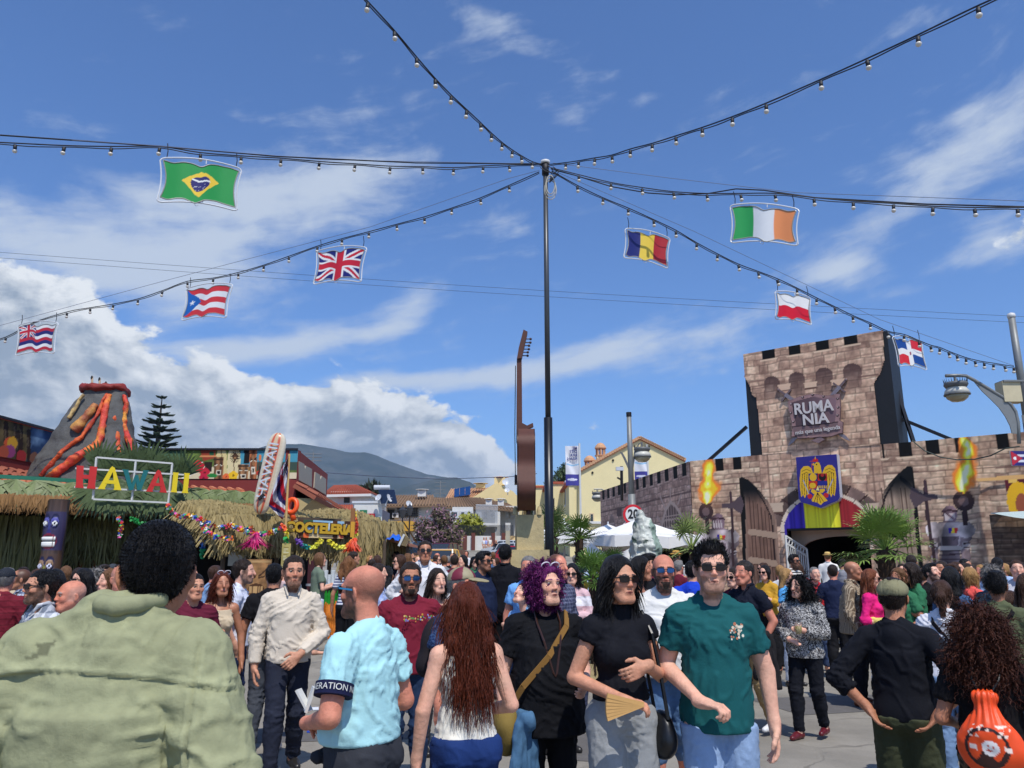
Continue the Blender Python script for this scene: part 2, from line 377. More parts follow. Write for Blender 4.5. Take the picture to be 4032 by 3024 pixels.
	# ground
def ground_mat():
	m=bpy.data.materials.new('worn_concrete');m.use_nodes=True;T=NT(m.node_tree);bs=T.n['Principled BSDF']
	tc=T.node('ShaderNodeTexCoord');v=tc.outputs['Object']
	a=T.noise(v,.55,6,.65);b=T.noise(v,5,6,.7);c=T.noise(v,60,3,.7);d=T.noise(v,1.6,8,.75,.6)
	base=T.mix(T.ramp(a,.35,.65),lin((136,131,122)),lin((160,154,143)))
	base=T.mix(T.m('MULTIPLY',T.ramp(b,.5,.75),.35),base,lin((120,116,108)))
	base=T.mix(T.m('MULTIPLY',T.ramp(d,.60,.74),.45),base,lin((98,94,88)))
	vo=T.node('ShaderNodeTexVoronoi',feature='DISTANCE_TO_EDGE');T.put(vo.inputs['Scale'],.42)
	wv2=T.node('ShaderNodeTexNoise');T.put(wv2.inputs['Vector'],v);wv2.inputs['Scale'].default_value=2.2;wv2.inputs['Detail'].default_value=6
	q=T.node('ShaderNodeVectorMath',operation='MULTIPLY_ADD');T.l.new(wv2.outputs['Color'],q.inputs[0]);q.inputs[1].default_value=(.55,.55,0);T.l.new(v,q.inputs[2]);T.l.new(q.outputs[0],vo.inputs['Vector'])
	cr=T.ramp(vo.outputs['Distance'],.014,.004);base=T.mix(T.m('MULTIPLY',cr,T.m('MULTIPLY',T.ramp(a,.48,.62),.55)),base,lin((86,82,76)))
	vs=T.node('ShaderNodeTexVoronoi');T.put(vs.inputs['Scale'],7);T.l.new(v,vs.inputs['Vector']);sp=T.ramp(vs.outputs['Distance'],.09,.05);base=T.mix(T.m('MULTIPLY',sp,T.m('MULTIPLY',T.ramp(b,.52,.6),.8)),base,lin((66,62,58)))
	base=T.mix(.35,base,T.mix(c,(.08,.08,.075),(.55,.54,.50)),'OVERLAY')
	T.l.new(base,bs.inputs['Base Color']);bs.inputs['Roughness'].default_value=.88;bs.inputs['Specular IOR Level'].default_value=.25
	bn=T.node('ShaderNodeBump');bn.inputs['Strength'].default_value=.5;bn.inputs['Distance'].default_value=.012;T.l.new(T.m('ADD',T.m('MULTIPLY',T.noise(v,90,4,.7),1.0),T.m('MULTIPLY',cr,-1.2)),bn.inputs['Height']);T.l.new(bn.outputs[0],bs.inputs['Normal'])
	return m
M_ground=ground_mat()
xs=np.concatenate([[-5200,-2500,-700,-200,-80],np.linspace(-40,40,61),[80,200,700,2500,5200]]);ys=np.concatenate([[-600,-100,-30],np.linspace(-10,60,71),[65,70,75,80,85,90,95,100,105,150,400,1200,3000,5200]])
def ghgt(x,y):
	"""the square is level; the street beyond climbs gently"""
	return np.clip((y-22)/63,0,1.3)**1.1*3.0
GX,GY=np.meshgrid(xs,ys);GZ=ghgt(GX,GY);idx=np.arange(GX.size).reshape(GX.shape)
tag(mkobj('ground',np.stack([GX,GY,GZ],-1).reshape(-1,3),np.stack([idx[:-1,:-1],idx[:-1,1:],idx[1:,1:],idx[1:,:-1]],-1).reshape(-1,4),M_ground),kind='structure')
M_patch=M8('asphalt_patch',98,95,92,rough=.9,var=.25,sc=5,bump=.4,bsc=120)
for i,pl in enumerate((((3.3,9.4),(5.2,9.9),(5.3,10.9),(3.0,10.5)),((-.4,7.6),(.7,7.3),(.9,8.4),(-.3,8.7)),((-2.6,8.0),(-1.0,8.2),(-1.1,8.9),(-2.9,8.6)))):
	tag(mkobj('asphalt_patch',np.array([(x,y,.004)for x,y in pl]),[(0,1,2,3)],M_patch),kind='structure')
	# shared materials
M_print=mat('printed_canvas',attr=True,rough=.75,var=.05,sc=14,bump=.05,bsc=6,spec=.25)
M_blackcloth=mat('black_tarpaulin',(.006,.006,.007),.55,.25,3,bump=.25,bsc=9)
M_steel_d=M8('dark_steel',38,38,42,rough=.45,metal=.3,var=.1)
M_galv=M8('galvanised_steel',128,130,128,rough=.5,metal=.25,var=.12,sc=4,dirt=.15)
M_cable=M8('black_cable',16,18,26,rough=.6,var=0)
M_white=M8('white_paint',205,205,200,rough=.5,var=.05)
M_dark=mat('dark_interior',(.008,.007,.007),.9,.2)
# castle front: printed canvas on a scaffold
FC=Fr((7.26,23.3,0),(.78,-.63,0))
def c4(x,y,d=0.0):return FC.hit(2800+x/1.5804,1250+y/1.5804,d)
def c4l(*p,d=0.0):return[c4(x,y,d)for x,y in p]
def wood(cv,base=(126,100,92),seed=3,sx=26):return lambda s,z:np.array(base)*(1+.22*fbm(np.stack([s*sx,z*1.2],1),1,seed,3)[:,None]+.06*fbm(np.stack([s*4,z*9],1),1,seed+1,2)[:,None])
castle=thing('castle_facade',FC(3,0,-.5),'printed stone castle front with a tower, knights and an open arched doorway','castle front')
lo_=Canvas(-2.01,9.2,0.0,4.86,38);lo_.C=stones(lo_.S,lo_.Z,.155,.36,4)
# string line and darker upper band
zz=c4(100,985)[1]
lo_.line([(-2.0,4.05),(9.2,4.03)],.05,(92,66,62),.7)
Cn=stones(lo_.S,lo_.Z,.24,.33,8,(176,142,128),(126,96,88),(214,184,166));m=(lo_.S>c4(300,950)[0])&(lo_.S<c4(1060,900)[0]);lo_.C[m]=Cn[m]
for x in(300,352,1000,1062):a=c4(x,900)[0];lo_.line([(a,1.2),(a,4.85)],.035,(110,84,76),.6)
# crenel gaps in black
for x0,x1 in((20,70),(132,182),(1062,1078),(1165,1250),(1338,1425),(1522,1610),(1785,1862)):
	a,b=c4(x0,820)[0],c4(x1,820)[0];lo_.poly([(a,4.48),(b,4.48),(b,4.9),(a,4.9)],(8,8,10));lo_.line([(a-.06,4.46),(b+.06,4.46)],.05,(206,178,160),.8)
lo_.poly([(8.6,4.48),(9.1,4.48),(9.1,4.9),(8.6,4.9)],(8,8,10))
# dark voussoir ring and pale rim
ccx,ccz=c4(718,1330);R0=abs(c4(1000,1330)[0]-ccx)
th_=np.linspace(0,pi,41)
def ring(r0,r1,a0=0,a1=pi,sq=1.0,n=41):t=np.linspace(a0,a1,n);return[(ccx+r1*cos(q),ccz+r1*sq*sin(q))for q in t]+[(ccx+r0*cos(q),ccz+r0*sq*sin(q))for q in t[::-1]]
SQ=(c4(718,1105)[1]-ccz)/R0
R1=R0*1.36
nz_=lo_.fb(5,3,4)
for k in range(9):
	a0,a1=.12+k*(pi-.24)/9,.12+(k+1)*(pi-.24)/9;t=92+18*((k*7)%3-1)
	lo_.poly(ring(R0*1.04,R1,a0+.02,a1-.02,SQ,9),lambda s,z,t=t:np.array((t,t*.80,t*.78))*(1+.25*fbm(np.stack([s,z],1),4,9,3)[:,None]))
	lo_.line([(ccx+R0*cos(a0),ccz+R0*SQ*sin(a0)),(ccx+R1*cos(a0),ccz+R1*SQ*sin(a0))],.05,(58,40,40))
lo_.poly(ring(R0,R0*1.09,-.5,pi+.5,SQ),(196,176,168));
for k in range(12):a0=k*pi/11;lo_.line([(ccx+R0*cos(a0),ccz+R0*SQ*sin(a0)),(ccx+R0*1.09*cos(a0),ccz+R0*1.09*SQ*sin(a0))],.02,(70,50,48))
for x in(408,1010):q=c4(x,1185);lo_.poly([(q[0]-.17,q[1]-.13),(q[0]+.17,q[1]-.13),(q[0]+.2,q[1]+.14),(q[0]-.2,q[1]+.14)],(176,152,140));lo_.line([(q[0]-.17,q[1]-.14),(q[0]+.17,q[1]-.14)],.05,(80,58,54))
# printed timber gate leaves standing open
gl=c4l((175,1000),(192,992),(235,1010),(300,1075),(358,1150),(392,1215),(405,1260),(440,1660),(205,1660))
lo_.poly(gl,wood(lo_));gi=c4l((215,1010),(262,1050),(330,1150),(372,1235),(385,1320),(405,1640),(245,1640),(222,1290))
lo_.poly(gi,wood(lo_,(112,84,76),5));lo_.line(c4l((215,1010),(262,1050),(330,1150),(372,1235),(385,1320),(408,1659)),.04,(38,26,28))
for x in(250,272,296,318,340,362):lo_.line([(c4(x,1300)[0],0),(c4(x,1300)[0],c4(x,1120+(x-250)*.9)[1])],.02,(66,46,42))
for y in(1335,1510):q=c4(248,y),c4(395,y+22);lo_.line(q,.19,(152,126,114));lo_.line([(a,b-.10)for a,b in q],.022,(70,50,46))
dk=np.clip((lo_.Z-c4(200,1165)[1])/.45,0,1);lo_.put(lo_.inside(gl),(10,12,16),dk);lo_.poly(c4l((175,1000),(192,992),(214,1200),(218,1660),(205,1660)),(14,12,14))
gr=c4l((1245,925),(1215,930),(1150,985),(1085,1065),(1045,1150),(1020,1250),(1012,1660),(1330,1660),(1290,1340),(1262,1100))
lo_.poly(gr,wood(lo_,(140,118,108),7));lo_.line(c4l((1210,945),(1140,1020),(1085,1110),(1060,1200),(1052,1400)),.05,(28,20,24))
for x in(1085,1115,1145,1175,1205,1235):lo_.line([(c4(x,1300)[0],0),(c4(x,1300)[0],c4(x,1060)[1])],.02,(76,56,50))
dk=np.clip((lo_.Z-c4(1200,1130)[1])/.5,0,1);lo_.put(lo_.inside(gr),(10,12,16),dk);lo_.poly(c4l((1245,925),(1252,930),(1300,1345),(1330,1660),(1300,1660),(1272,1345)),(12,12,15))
# knights and torches printed either side
def knight(X,f,cw=1.0):
	"""X maps drawing units (x right of the helmet's middle, y down from its top) to the wall"""
	P_=lambda*p:[X(*q)for q in p]
	sh=lambda c:(lambda s,z:np.array(c)*(1+.30*np.sin((s-X(0,0)[0])*9+.8)[:,None]+.25*fbm(np.stack([s,z],1),6,21,3)[:,None]))
	f.poly(P_((-95,110),(-60,100),(0,85),(60,100),(100,108),(118,105),(118,160),(135,160),(138,200),(118,225),(122,270),(134,330),(95,400),(70,330),(60,240),(62,300),(80,420),(-62,420),(-50,300),(-62,225),(-75,300),(-70,370),(-100,400),(-118,330),(-100,240),(-140,190),(-125,130)),sh((112,96,104)))
	f.poly(P_((-70,105),(70,105),(66,210),(50,262),(-50,262),(-66,210)),sh((150,134,142)));f.poly(P_((-52,190),(54,190),(48,262),(-46,262)),sh((66,52,60)),.75)
	for q in(-1,1):
		f.ell(X(q*98,150),(.21*cw,.20*cw),sh((160,146,154)),1,.3);f.line(P_((q*98,245),(q*106,250)),.18*cw,(150,138,146));f.line(P_((q*88,235),(q*118,232)),.035,(52,38,44));f.line(P_((q*86,258),(q*122,256)),.03,(52,38,44))
	f.line(P_((-58,265),(62,265)),.11*cw,(160,148,154));f.line(P_((-58,278),(64,278)),.025,(46,34,40))
	for y in(305,335,365,395):f.line(P_((-62,y),(70,y-4)),.03,(62,46,54))
	f.poly(P_((-46,60),(-44,22),(-22,2),(0,-4),(22,4),(40,26),(44,62),(36,100),(-38,100)),sh((98,78,90)));f.line(P_((-46,34),(0,28),(44,34)),.05,(52,34,44))
	for x in range(-30,34,8):f.line(P_((x,46),(x,92)),.022,(176,160,168))
	for i,c in enumerate(((52,34,140),(232,190,60),(188,50,54))):f.poly(P_((-2+18*i-6,138),(16+18*i-6,138),(16+18*i-6,170),(-2+18*i-6,170)),c)
	for q in(-1,1):f.line(P_((q*4+14,190),(q*20+14,200),(q*8+14,214)),.03,(92,76,84))
def torch(X,f,top=(0,0)):
	f.line([X(0,60),X(8,195)],.12,(44,32,38));f.ell(X(-4,55),(.24,.26),(40,30,38));f.ell(X(-4,55),(.12,.13),(84,70,80));f.poly([X(-36,0),(X(38,-2)),X(16,26),X(-16,26)],(46,34,38))
	c0=X(0,0);u=(f.S-c0[0])/1.0;v=(f.Z-c0[1])/1.5;wb_=f.fb(2.2,41,3,1,.7)*.30;uu=u+wb_*np.clip(v*2,0,1)-.10*v;wd=.42*np.sqrt(np.clip(v,0,1)*4)*np.clip(1-v,0,1)**.8+.04
	fl=np.clip(1.1-np.abs(uu)/wd,0,1)*(v>-.02)*(v<1)*np.clip(.55+f.fb(3.5,43,3,1.2,.8),.1,1)
	f.glow(X(0,-80),(.5,.8),(226,150,100),.30)
	for th_,cc in((.06,(226,120,52)),(.26,(246,176,44)),(.46,(255,232,90)),(.68,(255,248,190))):f.put(fl>0,cc,np.clip((fl-th_)*7,0,1))
knight(lambda x,y:c4(1487+x,1172+y),lo_);torch(lambda x,y:c4(1575+x,1087+y),lo_)
cL=lambda x,y:FC.hit(2150+x/2.369,1600+y/2.369)
knight(lambda x,y:cL(1605+x*1.42,1003+y*1.42),lo_,.95);torch(lambda x,y:cL(1497+x*1.4,905+y*1.4),lo_)
# halberds
for fn,q in((c4,((1330,1022),(1345,1230),(1400,1560))),(cL,((1722,805),(1738,1100),(1745,1480)))):
	p=[fn(*t)for t in q];lo_.line(p,.085,(56,40,46));lo_.poly([(p[0][0]-.05,p[0][1]-.45),(p[0][0],p[0][1]+.1),(p[0][0]+.07,p[0][1]-.45)],(70,50,58))
a=c4(1300,1115);lo_.poly([(a[0]-.18,a[1]+.28),(a[0]+.10,a[1]+.06),(a[0]+.4,a[1]+.03),(a[0]+.4,a[1]-.08),(a[0]+.1,a[1]-.12),(a[0]-.15,a[1]-.30),(a[0]-.26,a[1])],(78,64,72))
a=cL(1770,915);lo_.poly([(a[0]+.18,a[1]+.28),(a[0]-.10,a[1]+.06),(a[0]-.45,a[1]+.03),(a[0]-.45,a[1]-.08),(a[0]-.1,a[1]-.12),(a[0]+.15,a[1]-.30),(a[0]+.26,a[1])],(78,64,72))
# cloth colours in the arch, with light and shade of pleats painted in
def curtain(c):return lambda s,z:np.array(c)*(1+.22*np.sin(s*46+2*np.sin(s*17))[:,None]*np.clip(.4+fbm(np.stack([s*3,z*.2],1),1,3,2),0,1)[:,None])
ys0=c4(800,1310)[1];t=np.linspace(-.55,pi+.55,60);arch=[(ccx+R0*cos(q),ccz+R0*SQ*sin(q))for q in t];arch=[(ccx+R0*.99,0)]+arch+[(ccx-R0*.99,0)];ia=lo_.inside(arch)
x1,x2=c4(583,1250)[0],c4(803,1250)[0]
lo_.put(ia&(lo_.S<x1),curtain((60,44,150)));lo_.put(ia&(lo_.S>=x1)&(lo_.S<x2),curtain((206,196,52)));lo_.put(ia&(lo_.S>=x2),curtain((134,36,44)))
lo_.line([(x1,ys0),(x2,ys0)],.03,(230,220,70));sL,sR=c4(480,1400)[0],c4(985,1400)[0]
lo_.mask&=~((lo_.S>sL)&(lo_.S<sR)&(lo_.Z<ys0))
# red hanging banner at the right, behind it a darker awning corner
a0,a1=c4(1822,1010)[0],9.2;lo_.poly([(a0,c4(1822,1008)[1]),(a1,c4(1822,1008)[1]),(a1,1.5),(a0+.18,1.5)],lambda s,z:np.array((84,30,42))*(1+.15*fbm(np.stack([s,z],1),3,4,2)[:,None]))
for k in range(6):b0=a0+.1+k*.33;zt=c4(1822,1000)[1];lo_.poly([(b0,zt-.12),(b0+.18,zt-.12),(b0+.18,zt+.06),(b0,zt+.06)],(222,176,96))
lo_.line([(a0-.55,zt),(a1,zt+.02)],.09,(206,160,110))
lo_.ell((c4(1925,1150)[0],c4(1925,1150)[1]),(.28,.5),(216,164,40));lo_.ell((c4(1938,1160)[0],c4(1938,1170)[1]),(.14,.3),(150,80,60))
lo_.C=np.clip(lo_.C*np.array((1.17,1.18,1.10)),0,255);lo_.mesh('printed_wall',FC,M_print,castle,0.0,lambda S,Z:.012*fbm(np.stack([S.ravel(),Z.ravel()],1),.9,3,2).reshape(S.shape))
# tower
tw=Canvas(-.03,4.28,4.86,8.06,38);tw.C=stones(tw.S,tw.Z,.20,.32,12,(172,138,124),(118,90,82),(210,178,160))
t_l,t_r=c4(200,250)[0],c4(1086,120)[0]
def px4(x,y):return c4(x,y)
sil=c4l((199,240),(205,372),(238,425),(252,482),(282,505),(290,600),(312,790),(320,880))+[(c4(320,860)[0],4.8),(c4(1062,860)[0],4.8)]+c4l((1058,800),(1040,600),(1015,425),(1028,392),(1056,352),(1082,270),(1077,90))
sil=[(a,b if b<7.9 else 8.2)for a,b in sil];tw.mask=tw.inside(sil)
tw.line(c4l((215,408),(330,388)),.06,(120,92,84),.8);
for y in(365,440):tw.line([c4(205,y),c4(1075,y-150)],.05,(118,88,80),.45)
for cx,hw,yt,yb in((380,48,365,520),(535,50,340,520),(704,53,312,500),(880,58,286,470)):
	n=14;pts=[c4(cx-hw,yb),c4(cx-hw,yt+40)]+[c4(cx-hw*cos(pi*i/n),yt+40-40*sin(pi*i/n))for i in range(n+1)]+[c4(cx+hw,yb)]
	m=tw.inside(pts);zt,zb=c4(cx,yt)[1],c4(cx,yb)[1];al=np.clip((tw.Z-zb)/(zt-zb),0,1)**.7*.86;tw.put(m,(62,44,46),al)
for cx in(457,620,790):q=c4(cx,440-(cx-457)*.09);tw.poly([(q[0]-.16,q[1]-.06),(q[0]+.16,q[1]-.06),(q[0]+.2,q[1]+.12),(q[0]-.2,q[1]+.12)],(190,158,142));tw.line([(q[0]-.17,q[1]-.08),(q[0]+.17,q[1]-.08)],.04,(84,60,56))
for cx,w_ in((295,38),(985,45)):q=c4(cx,440 if cx<500 else 365);tw.line([(q[0]-.3,q[1]),(q[0]+.25,q[1])],.05,(92,66,62),.7)
for x0,x1,yy in((322,398,258),(484,560,232),(652,734,203),(830,915,168)):
	a,b,z=c4(x0,yy)[0],c4(x1,yy)[0],c4((x0+x1)/2,yy)[1];tw.poly([(a,z),(b,z),(b,8.2),(a,8.2)],(8,8,10));tw.line([(a-.06,z-.02),(b+.06,z-.02)],.05,(206,176,158),.8)
tw.C=np.clip(tw.C*np.array((1.17,1.18,1.10)),0,255);tw.mesh('printed_tower',FC,M_print,castle,.012,lambda S,Z:.012*fbm(np.stack([S.ravel(),Z.ravel()],1),.8,5,2).reshape(S.shape))
# scaffold boxes behind the print, clad in black
b=B();b.frame_box(FC(0,4.86,-.02),FC.x*4.17,-FC.n*1.1,Vector((0,0,3.17)));b.build('tower_cladding',M_blackcloth,castle)
b=B();b.frame_box(FC(-1.99,2.6,-.02),FC.x*11.2,-FC.n*.25,Vector((0,0,2.24)));b.build('wall_cladding',M_blackcloth,castle)
b=B()
for s0,s1 in((-1.99,sL-.05),(sR+.05,9.2)):b.frame_box(FC(s0,0,-.02),FC.x*(s1-s0),-FC.n*.25,Vector((0,0,2.598)))
b.build('lower_cladding',M_blackcloth,castle)
for q0,q1 in((FC.hit(2800+222/1.58,1250+680/1.58,-.7),FC.hit(2780,1810,-.7)),(FC.hit(2800+1120/1.58,1250+350/1.58,-.7),FC.hit(2800+1262/1.58,1250+770/1.58,-.7)),(FC.hit(2800+1155/1.58,1250+620/1.58,-.7),FC.hit(2800+1530/1.58,1250+752/1.58,-.7))):
	B().beam(FC(q0[0],q0[1],-.7),FC(q1[0],q1[1]-.1,-.7),.09).build('brace',M_steel_d,castle)
	# doorway: inner wall with a low arch, dark room, red carpeted steps, white iron gate leaf
iw=B();zi=ys0+.05;pL,pR=sL-.1,sR+.3;n=16;acx=(c4(575,1500)[0]+sR+.1)/2;aw=acx-c4(575,1500,-.6)[0];az0,az1=c4(575,1440,-.6)[1],c4(740,1362,-.6)[1]
pts=[(pL,0),(acx-aw,0),(acx-aw,az0)]+[(acx-aw*cos(pi*i/n),az0+(az1-az0)*sin(pi*i/n))for i in range(1,n)]+[(acx+aw,az0),(acx+aw,0),(pR+.4,0),(pR+.4,zi),(pL,zi)]
iw.prism(pts,lambda x,y,d:FC(x,y,d),-.6,-.75);iw.build('inner_wall',M8('beige_plaster',168,146,128,var=.08),castle)
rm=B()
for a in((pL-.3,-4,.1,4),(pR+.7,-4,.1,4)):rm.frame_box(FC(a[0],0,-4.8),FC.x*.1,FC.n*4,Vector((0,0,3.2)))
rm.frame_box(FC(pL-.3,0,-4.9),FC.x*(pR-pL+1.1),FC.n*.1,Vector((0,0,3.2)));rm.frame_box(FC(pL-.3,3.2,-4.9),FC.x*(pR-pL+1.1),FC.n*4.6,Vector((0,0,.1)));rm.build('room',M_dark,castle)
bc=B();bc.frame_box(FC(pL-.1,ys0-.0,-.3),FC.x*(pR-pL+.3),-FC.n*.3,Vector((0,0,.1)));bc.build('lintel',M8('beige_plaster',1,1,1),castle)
for k in range(2):
	B().frame_box(FC(sL-.25,.001 if k==0 else .16,-1.2),FC.x*(sR-sL+.9),FC.n*(1.65-.35*k),Vector((0,0,.158))).build('step',M8('doorstep_stone',150,132,110,var=.2,dirt=.3),castle)
B().frame_box(FC(acx-.7,.322,-1.1),FC.x*1.3,FC.n*1.38,Vector((0,0,.012))).build('carpet',M8('red_carpet',150,24,30,var=.15),castle)
gate=thing('iron_gate',FC(c4(480,1500)[0],.32,.0),'white wrought iron gate leaf standing open in the castle doorway','gate')
g0=Vector(FC(c4(478,1500,.1)[0],0,.15));g1=Vector(FC(c4(595,1500,-.5)[0],0,-.55));gd=g1-g0;zt0,zt1=c4(475,1358,.1)[1],c4(590,1440,-.5)[1]
for t_ in(0,1):B().beam(g0+gd*t_+Vector((0,0,.32)),g0+gd*t_+Vector((0,0,zt0+(zt1-zt0)*t_)),.05).build('gate_frame',M_white,gate)
for z0,z1 in((.36,.36),(1.2,1.2),(zt0-.22,zt1-.22),(zt0,zt1)):B().beam(g0+Vector((0,0,z0)),g1+Vector((0,0,z1)),.04).build('rail',M_white,gate)
for k in range(1,10):B().beam(g0+gd*(k/10)+Vector((0,0,.36)),g0+gd*(k/10)+Vector((0,0,zt0+(zt1-zt0)*k/10-.2)),.022).build('bar',M_white,gate)
sc_=B()
for k in range(7):
	c=g0+gd*((k+.7)/7.4)+Vector((0,0,zt0+(zt1-zt0)*(k+.7)/7.4-.11));sc_.tube([c+gd.normalized()*(.07*cos(a))+Vector((0,0,.07*sin(a)))for a in np.linspace(0,2*pi,11)[:-1]],.012,5,closed=True)
sc_.build('scroll',M_white,gate)
# board with the coat of arms
bd_=thing('coat_of_arms_board',FC(2.0,3.4,.2),'blue board with a golden eagle coat of arms above the castle doorway','crest board')
bo=[(527,870),(655,858),(782,850),(792,980),(803,1118),(790,1140),(745,1158),(683,1187),(615,1166),(560,1150),(545,1130),(535,1000)]
dB=.28;BL=lambda*p:[c4(x,y,dB)for x,y in p]
cv=Canvas(min(q[0]for q in BL(*bo)),max(q[0]for q in BL(*bo)),min(q[1]for q in BL(*bo)),max(q[1]for q in BL(*bo)),120,(52,48,128));cv.mask=cv.inside(BL(*bo))
Y_=(226,178,44);D_=(28,22,20)
for q in(-1,1):
	W_=lambda x,y,q=q:(665+q*(x),y+q*-3)
	w_=[W_(22,985),W_(42,935),W_(62,920),W_(88,922),W_(108,945),W_(114,1000),W_(112,1060),W_(104,1115),W_(92,1100),W_(82,1122),W_(70,1095),W_(60,1110),W_(52,1070),W_(40,1060)]
	cv.poly(BL(*w_),Y_)
	for x in(54,68,82,96):cv.line(BL(W_(x,970),W_(x+4,1040),W_(x+2,1100)),.014,D_)
	for y in(945,965):cv.line(BL(W_(46,y+8),W_(72,y-4),W_(100,y+10)),.012,D_)
	cv.poly(BL(W_(8,1075),W_(38,1062),W_(44,1080),W_(26,1096),W_(12,1090)),Y_)
	cv.line(BL(W_(92,1010),W_(52,1105)),.028,(168,168,176));cv.ell(BL(W_(50,1110))[0],(.07,.07),(196,40,44))
cv.poly(BL((640,960),(640,915),(655,900),(672,902),(682,925),(690,985),(640,990)),Y_);cv.poly(BL((640,905),(622,916),(640,922)),Y_);cv.ell(BL((656,915))[0],(.02,.02),D_)
cv.poly(BL((633,900),(632,882),(648,876),(664,882),(666,898)),(196,36,44));cv.line(BL((648,868),(648,882)),.02,Y_);cv.line(BL((628,905),(626,945)),.02,(190,60,50));cv.line(BL((615,895),(640,893)),.02,(190,60,50))
for(x0,x1,y0,y1,c)in((606,662,970,1018,(34,40,110)),(662,720,968,1016,(186,40,40)),(608,662,1018,1066,(196,52,36)),(662,722,1016,1066,(40,44,128))):cv.poly(BL((x0,y0),(x1,y0),(x1,y1),(x0,y1)),c)
for c,r in(((634,994),(.10,.11)),((632,1046),(.09,.08))):cv.ell(BL(c)[0],r,Y_)
cv.ell(BL((692,992))[0],(.10,.11),D_);cv.ell(BL((692,980))[0],(.05,.05),(170,40,40))
for i in range(5):
	for j in range(2):cv.ell(BL((672+11*i,1050+9*j))[0],(.018,.018),Y_)
cv.line(BL((606,970),(720,968)),.014,Y_);cv.line(BL((662,968),(662,1066)),.014,D_)
cv.poly(BL((650,1085),(676,1085),(726,1140),(700,1150),(683,1168),(660,1152),(630,1146),(625,1136)),Y_)
for x in(640,660,682,704):cv.line(BL((662,1090),(x,1152)),.014,D_)
cv.poly(BL((663,1042),(676,1078),(650,1078)),(232,214,150));cv.line(BL((663,1042),(676,1078),(650,1078),(663,1042)),.012,D_)
cv.mesh('crest_print',FC,M_print,bd_,dB)
B().prism(BL(*bo),lambda x,y,d:FC(x,y,d),.04,dB-.012).build('board',M8('board_edge',180,180,190,var=.05),bd_)
# RUMANIA shield printed proud of the tower
sh_=thing('shield_sign',FC(2.0,5.6,.1),'riveted shield sign reading RUMANIA over two crossed swords on the tower','sign')
dS=.16;SL=lambda*p:[c4(x,y,dS)for x,y in p]
for A_,B_ in(((420,450),(868,770)),((840,388),(480,800))):
	a,b_=FC(*c4(*A_,.05),.05),FC(*c4(*B_,.05),.05);d=(b_-a)
	sw=B();u_=d.normalized();nrm=FC.n.cross(u_)
	sw.prism([(.10,-.055),(.93,-.05),(1.0,0),(.93,.05),(.10,.055)],lambda x,y,dd:a+d*x+nrm*y+FC.n*dd,0,.03);sw.build('blade',M8('sword_steel',150,136,138,rough=.45,metal=.5),sh_)
	hl=B();hl.beam(a,a+d*.10,.06,.06);c0=a+d*.115;hl.beam(c0-nrm*.22,c0+nrm*.22,.05,.05);hl.sph(a,.05,8,6);hl.build('hilt',M8('sword_hilt',120,100,98,rough=.5,metal=.3),sh_)
frm=[(475,520),(498,512),(545,492),(630,474),(720,486),(775,476),(800,474),(805,560),(800,640),(820,650),(818,720),(800,722),(745,742),(680,745),(620,748),(540,755),(532,740),(500,742),(505,690),(497,640),(482,580)]
cw_=Canvas(min(q[0]for q in SL(*frm)),max(q[0]for q in SL(*frm)),min(q[1]for q in SL(*frm)),max(q[1]for q in SL(*frm)),70,(150,118,116));cw_.mask=cw_.inside(SL(*frm));cw_.C*=(1+.2*cw_.fb(5,2))[...,None]
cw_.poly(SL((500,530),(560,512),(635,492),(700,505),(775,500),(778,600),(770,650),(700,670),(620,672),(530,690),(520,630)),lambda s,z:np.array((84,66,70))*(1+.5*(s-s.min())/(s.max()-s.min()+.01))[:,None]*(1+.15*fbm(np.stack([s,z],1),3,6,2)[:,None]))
cw_.poly(SL((505,680),(600,672),(700,664),(790,650),(792,712),(700,730),(600,738),(520,745)),(122,98,98));cw_.line(SL((505,680),(600,672),(700,664),(790,650)),.03,(58,42,46))
for x,y in((498,540),(495,595),(512,650),(570,497),(632,482),(700,492),(788,505),(790,560),(786,610)):cw_.ell(SL((x,y))[0],(.04,.04),(62,46,50));cw_.ell(SL((x-2,y-3))[0],(.018,.018),(200,176,170))
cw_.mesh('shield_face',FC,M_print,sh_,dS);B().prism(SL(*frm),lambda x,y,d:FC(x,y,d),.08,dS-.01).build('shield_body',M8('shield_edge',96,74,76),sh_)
B().prism(SL((620,765),(680,742),(705,758),(665,782)),lambda x,y,d:FC(x,y,d),.05,.15).build('shield_tip',M8('shield_edge2',130,106,106),sh_)
M_let=M8('pale_lettering',206,198,194,rough=.6,var=.12,sc=14)
for w_,(x,y),sz in(('RUMA',(636,562),.46),('NIA',(650,634),.44)):
	q=c4(x,y,dS);text('lettering',w_,sz,M_let,fmat(FC,q[0],q[1],dS+.02),sh_,.014,.010,sx=.88 if w_=='RUMA' else 1.0)
q=c4(662,701,dS);text('small_lettering','más que una legenda',.165,M_let,fmat(FC,q[0],q[1],dS+.015,.03),sh_,.008,.002,sx=.92)
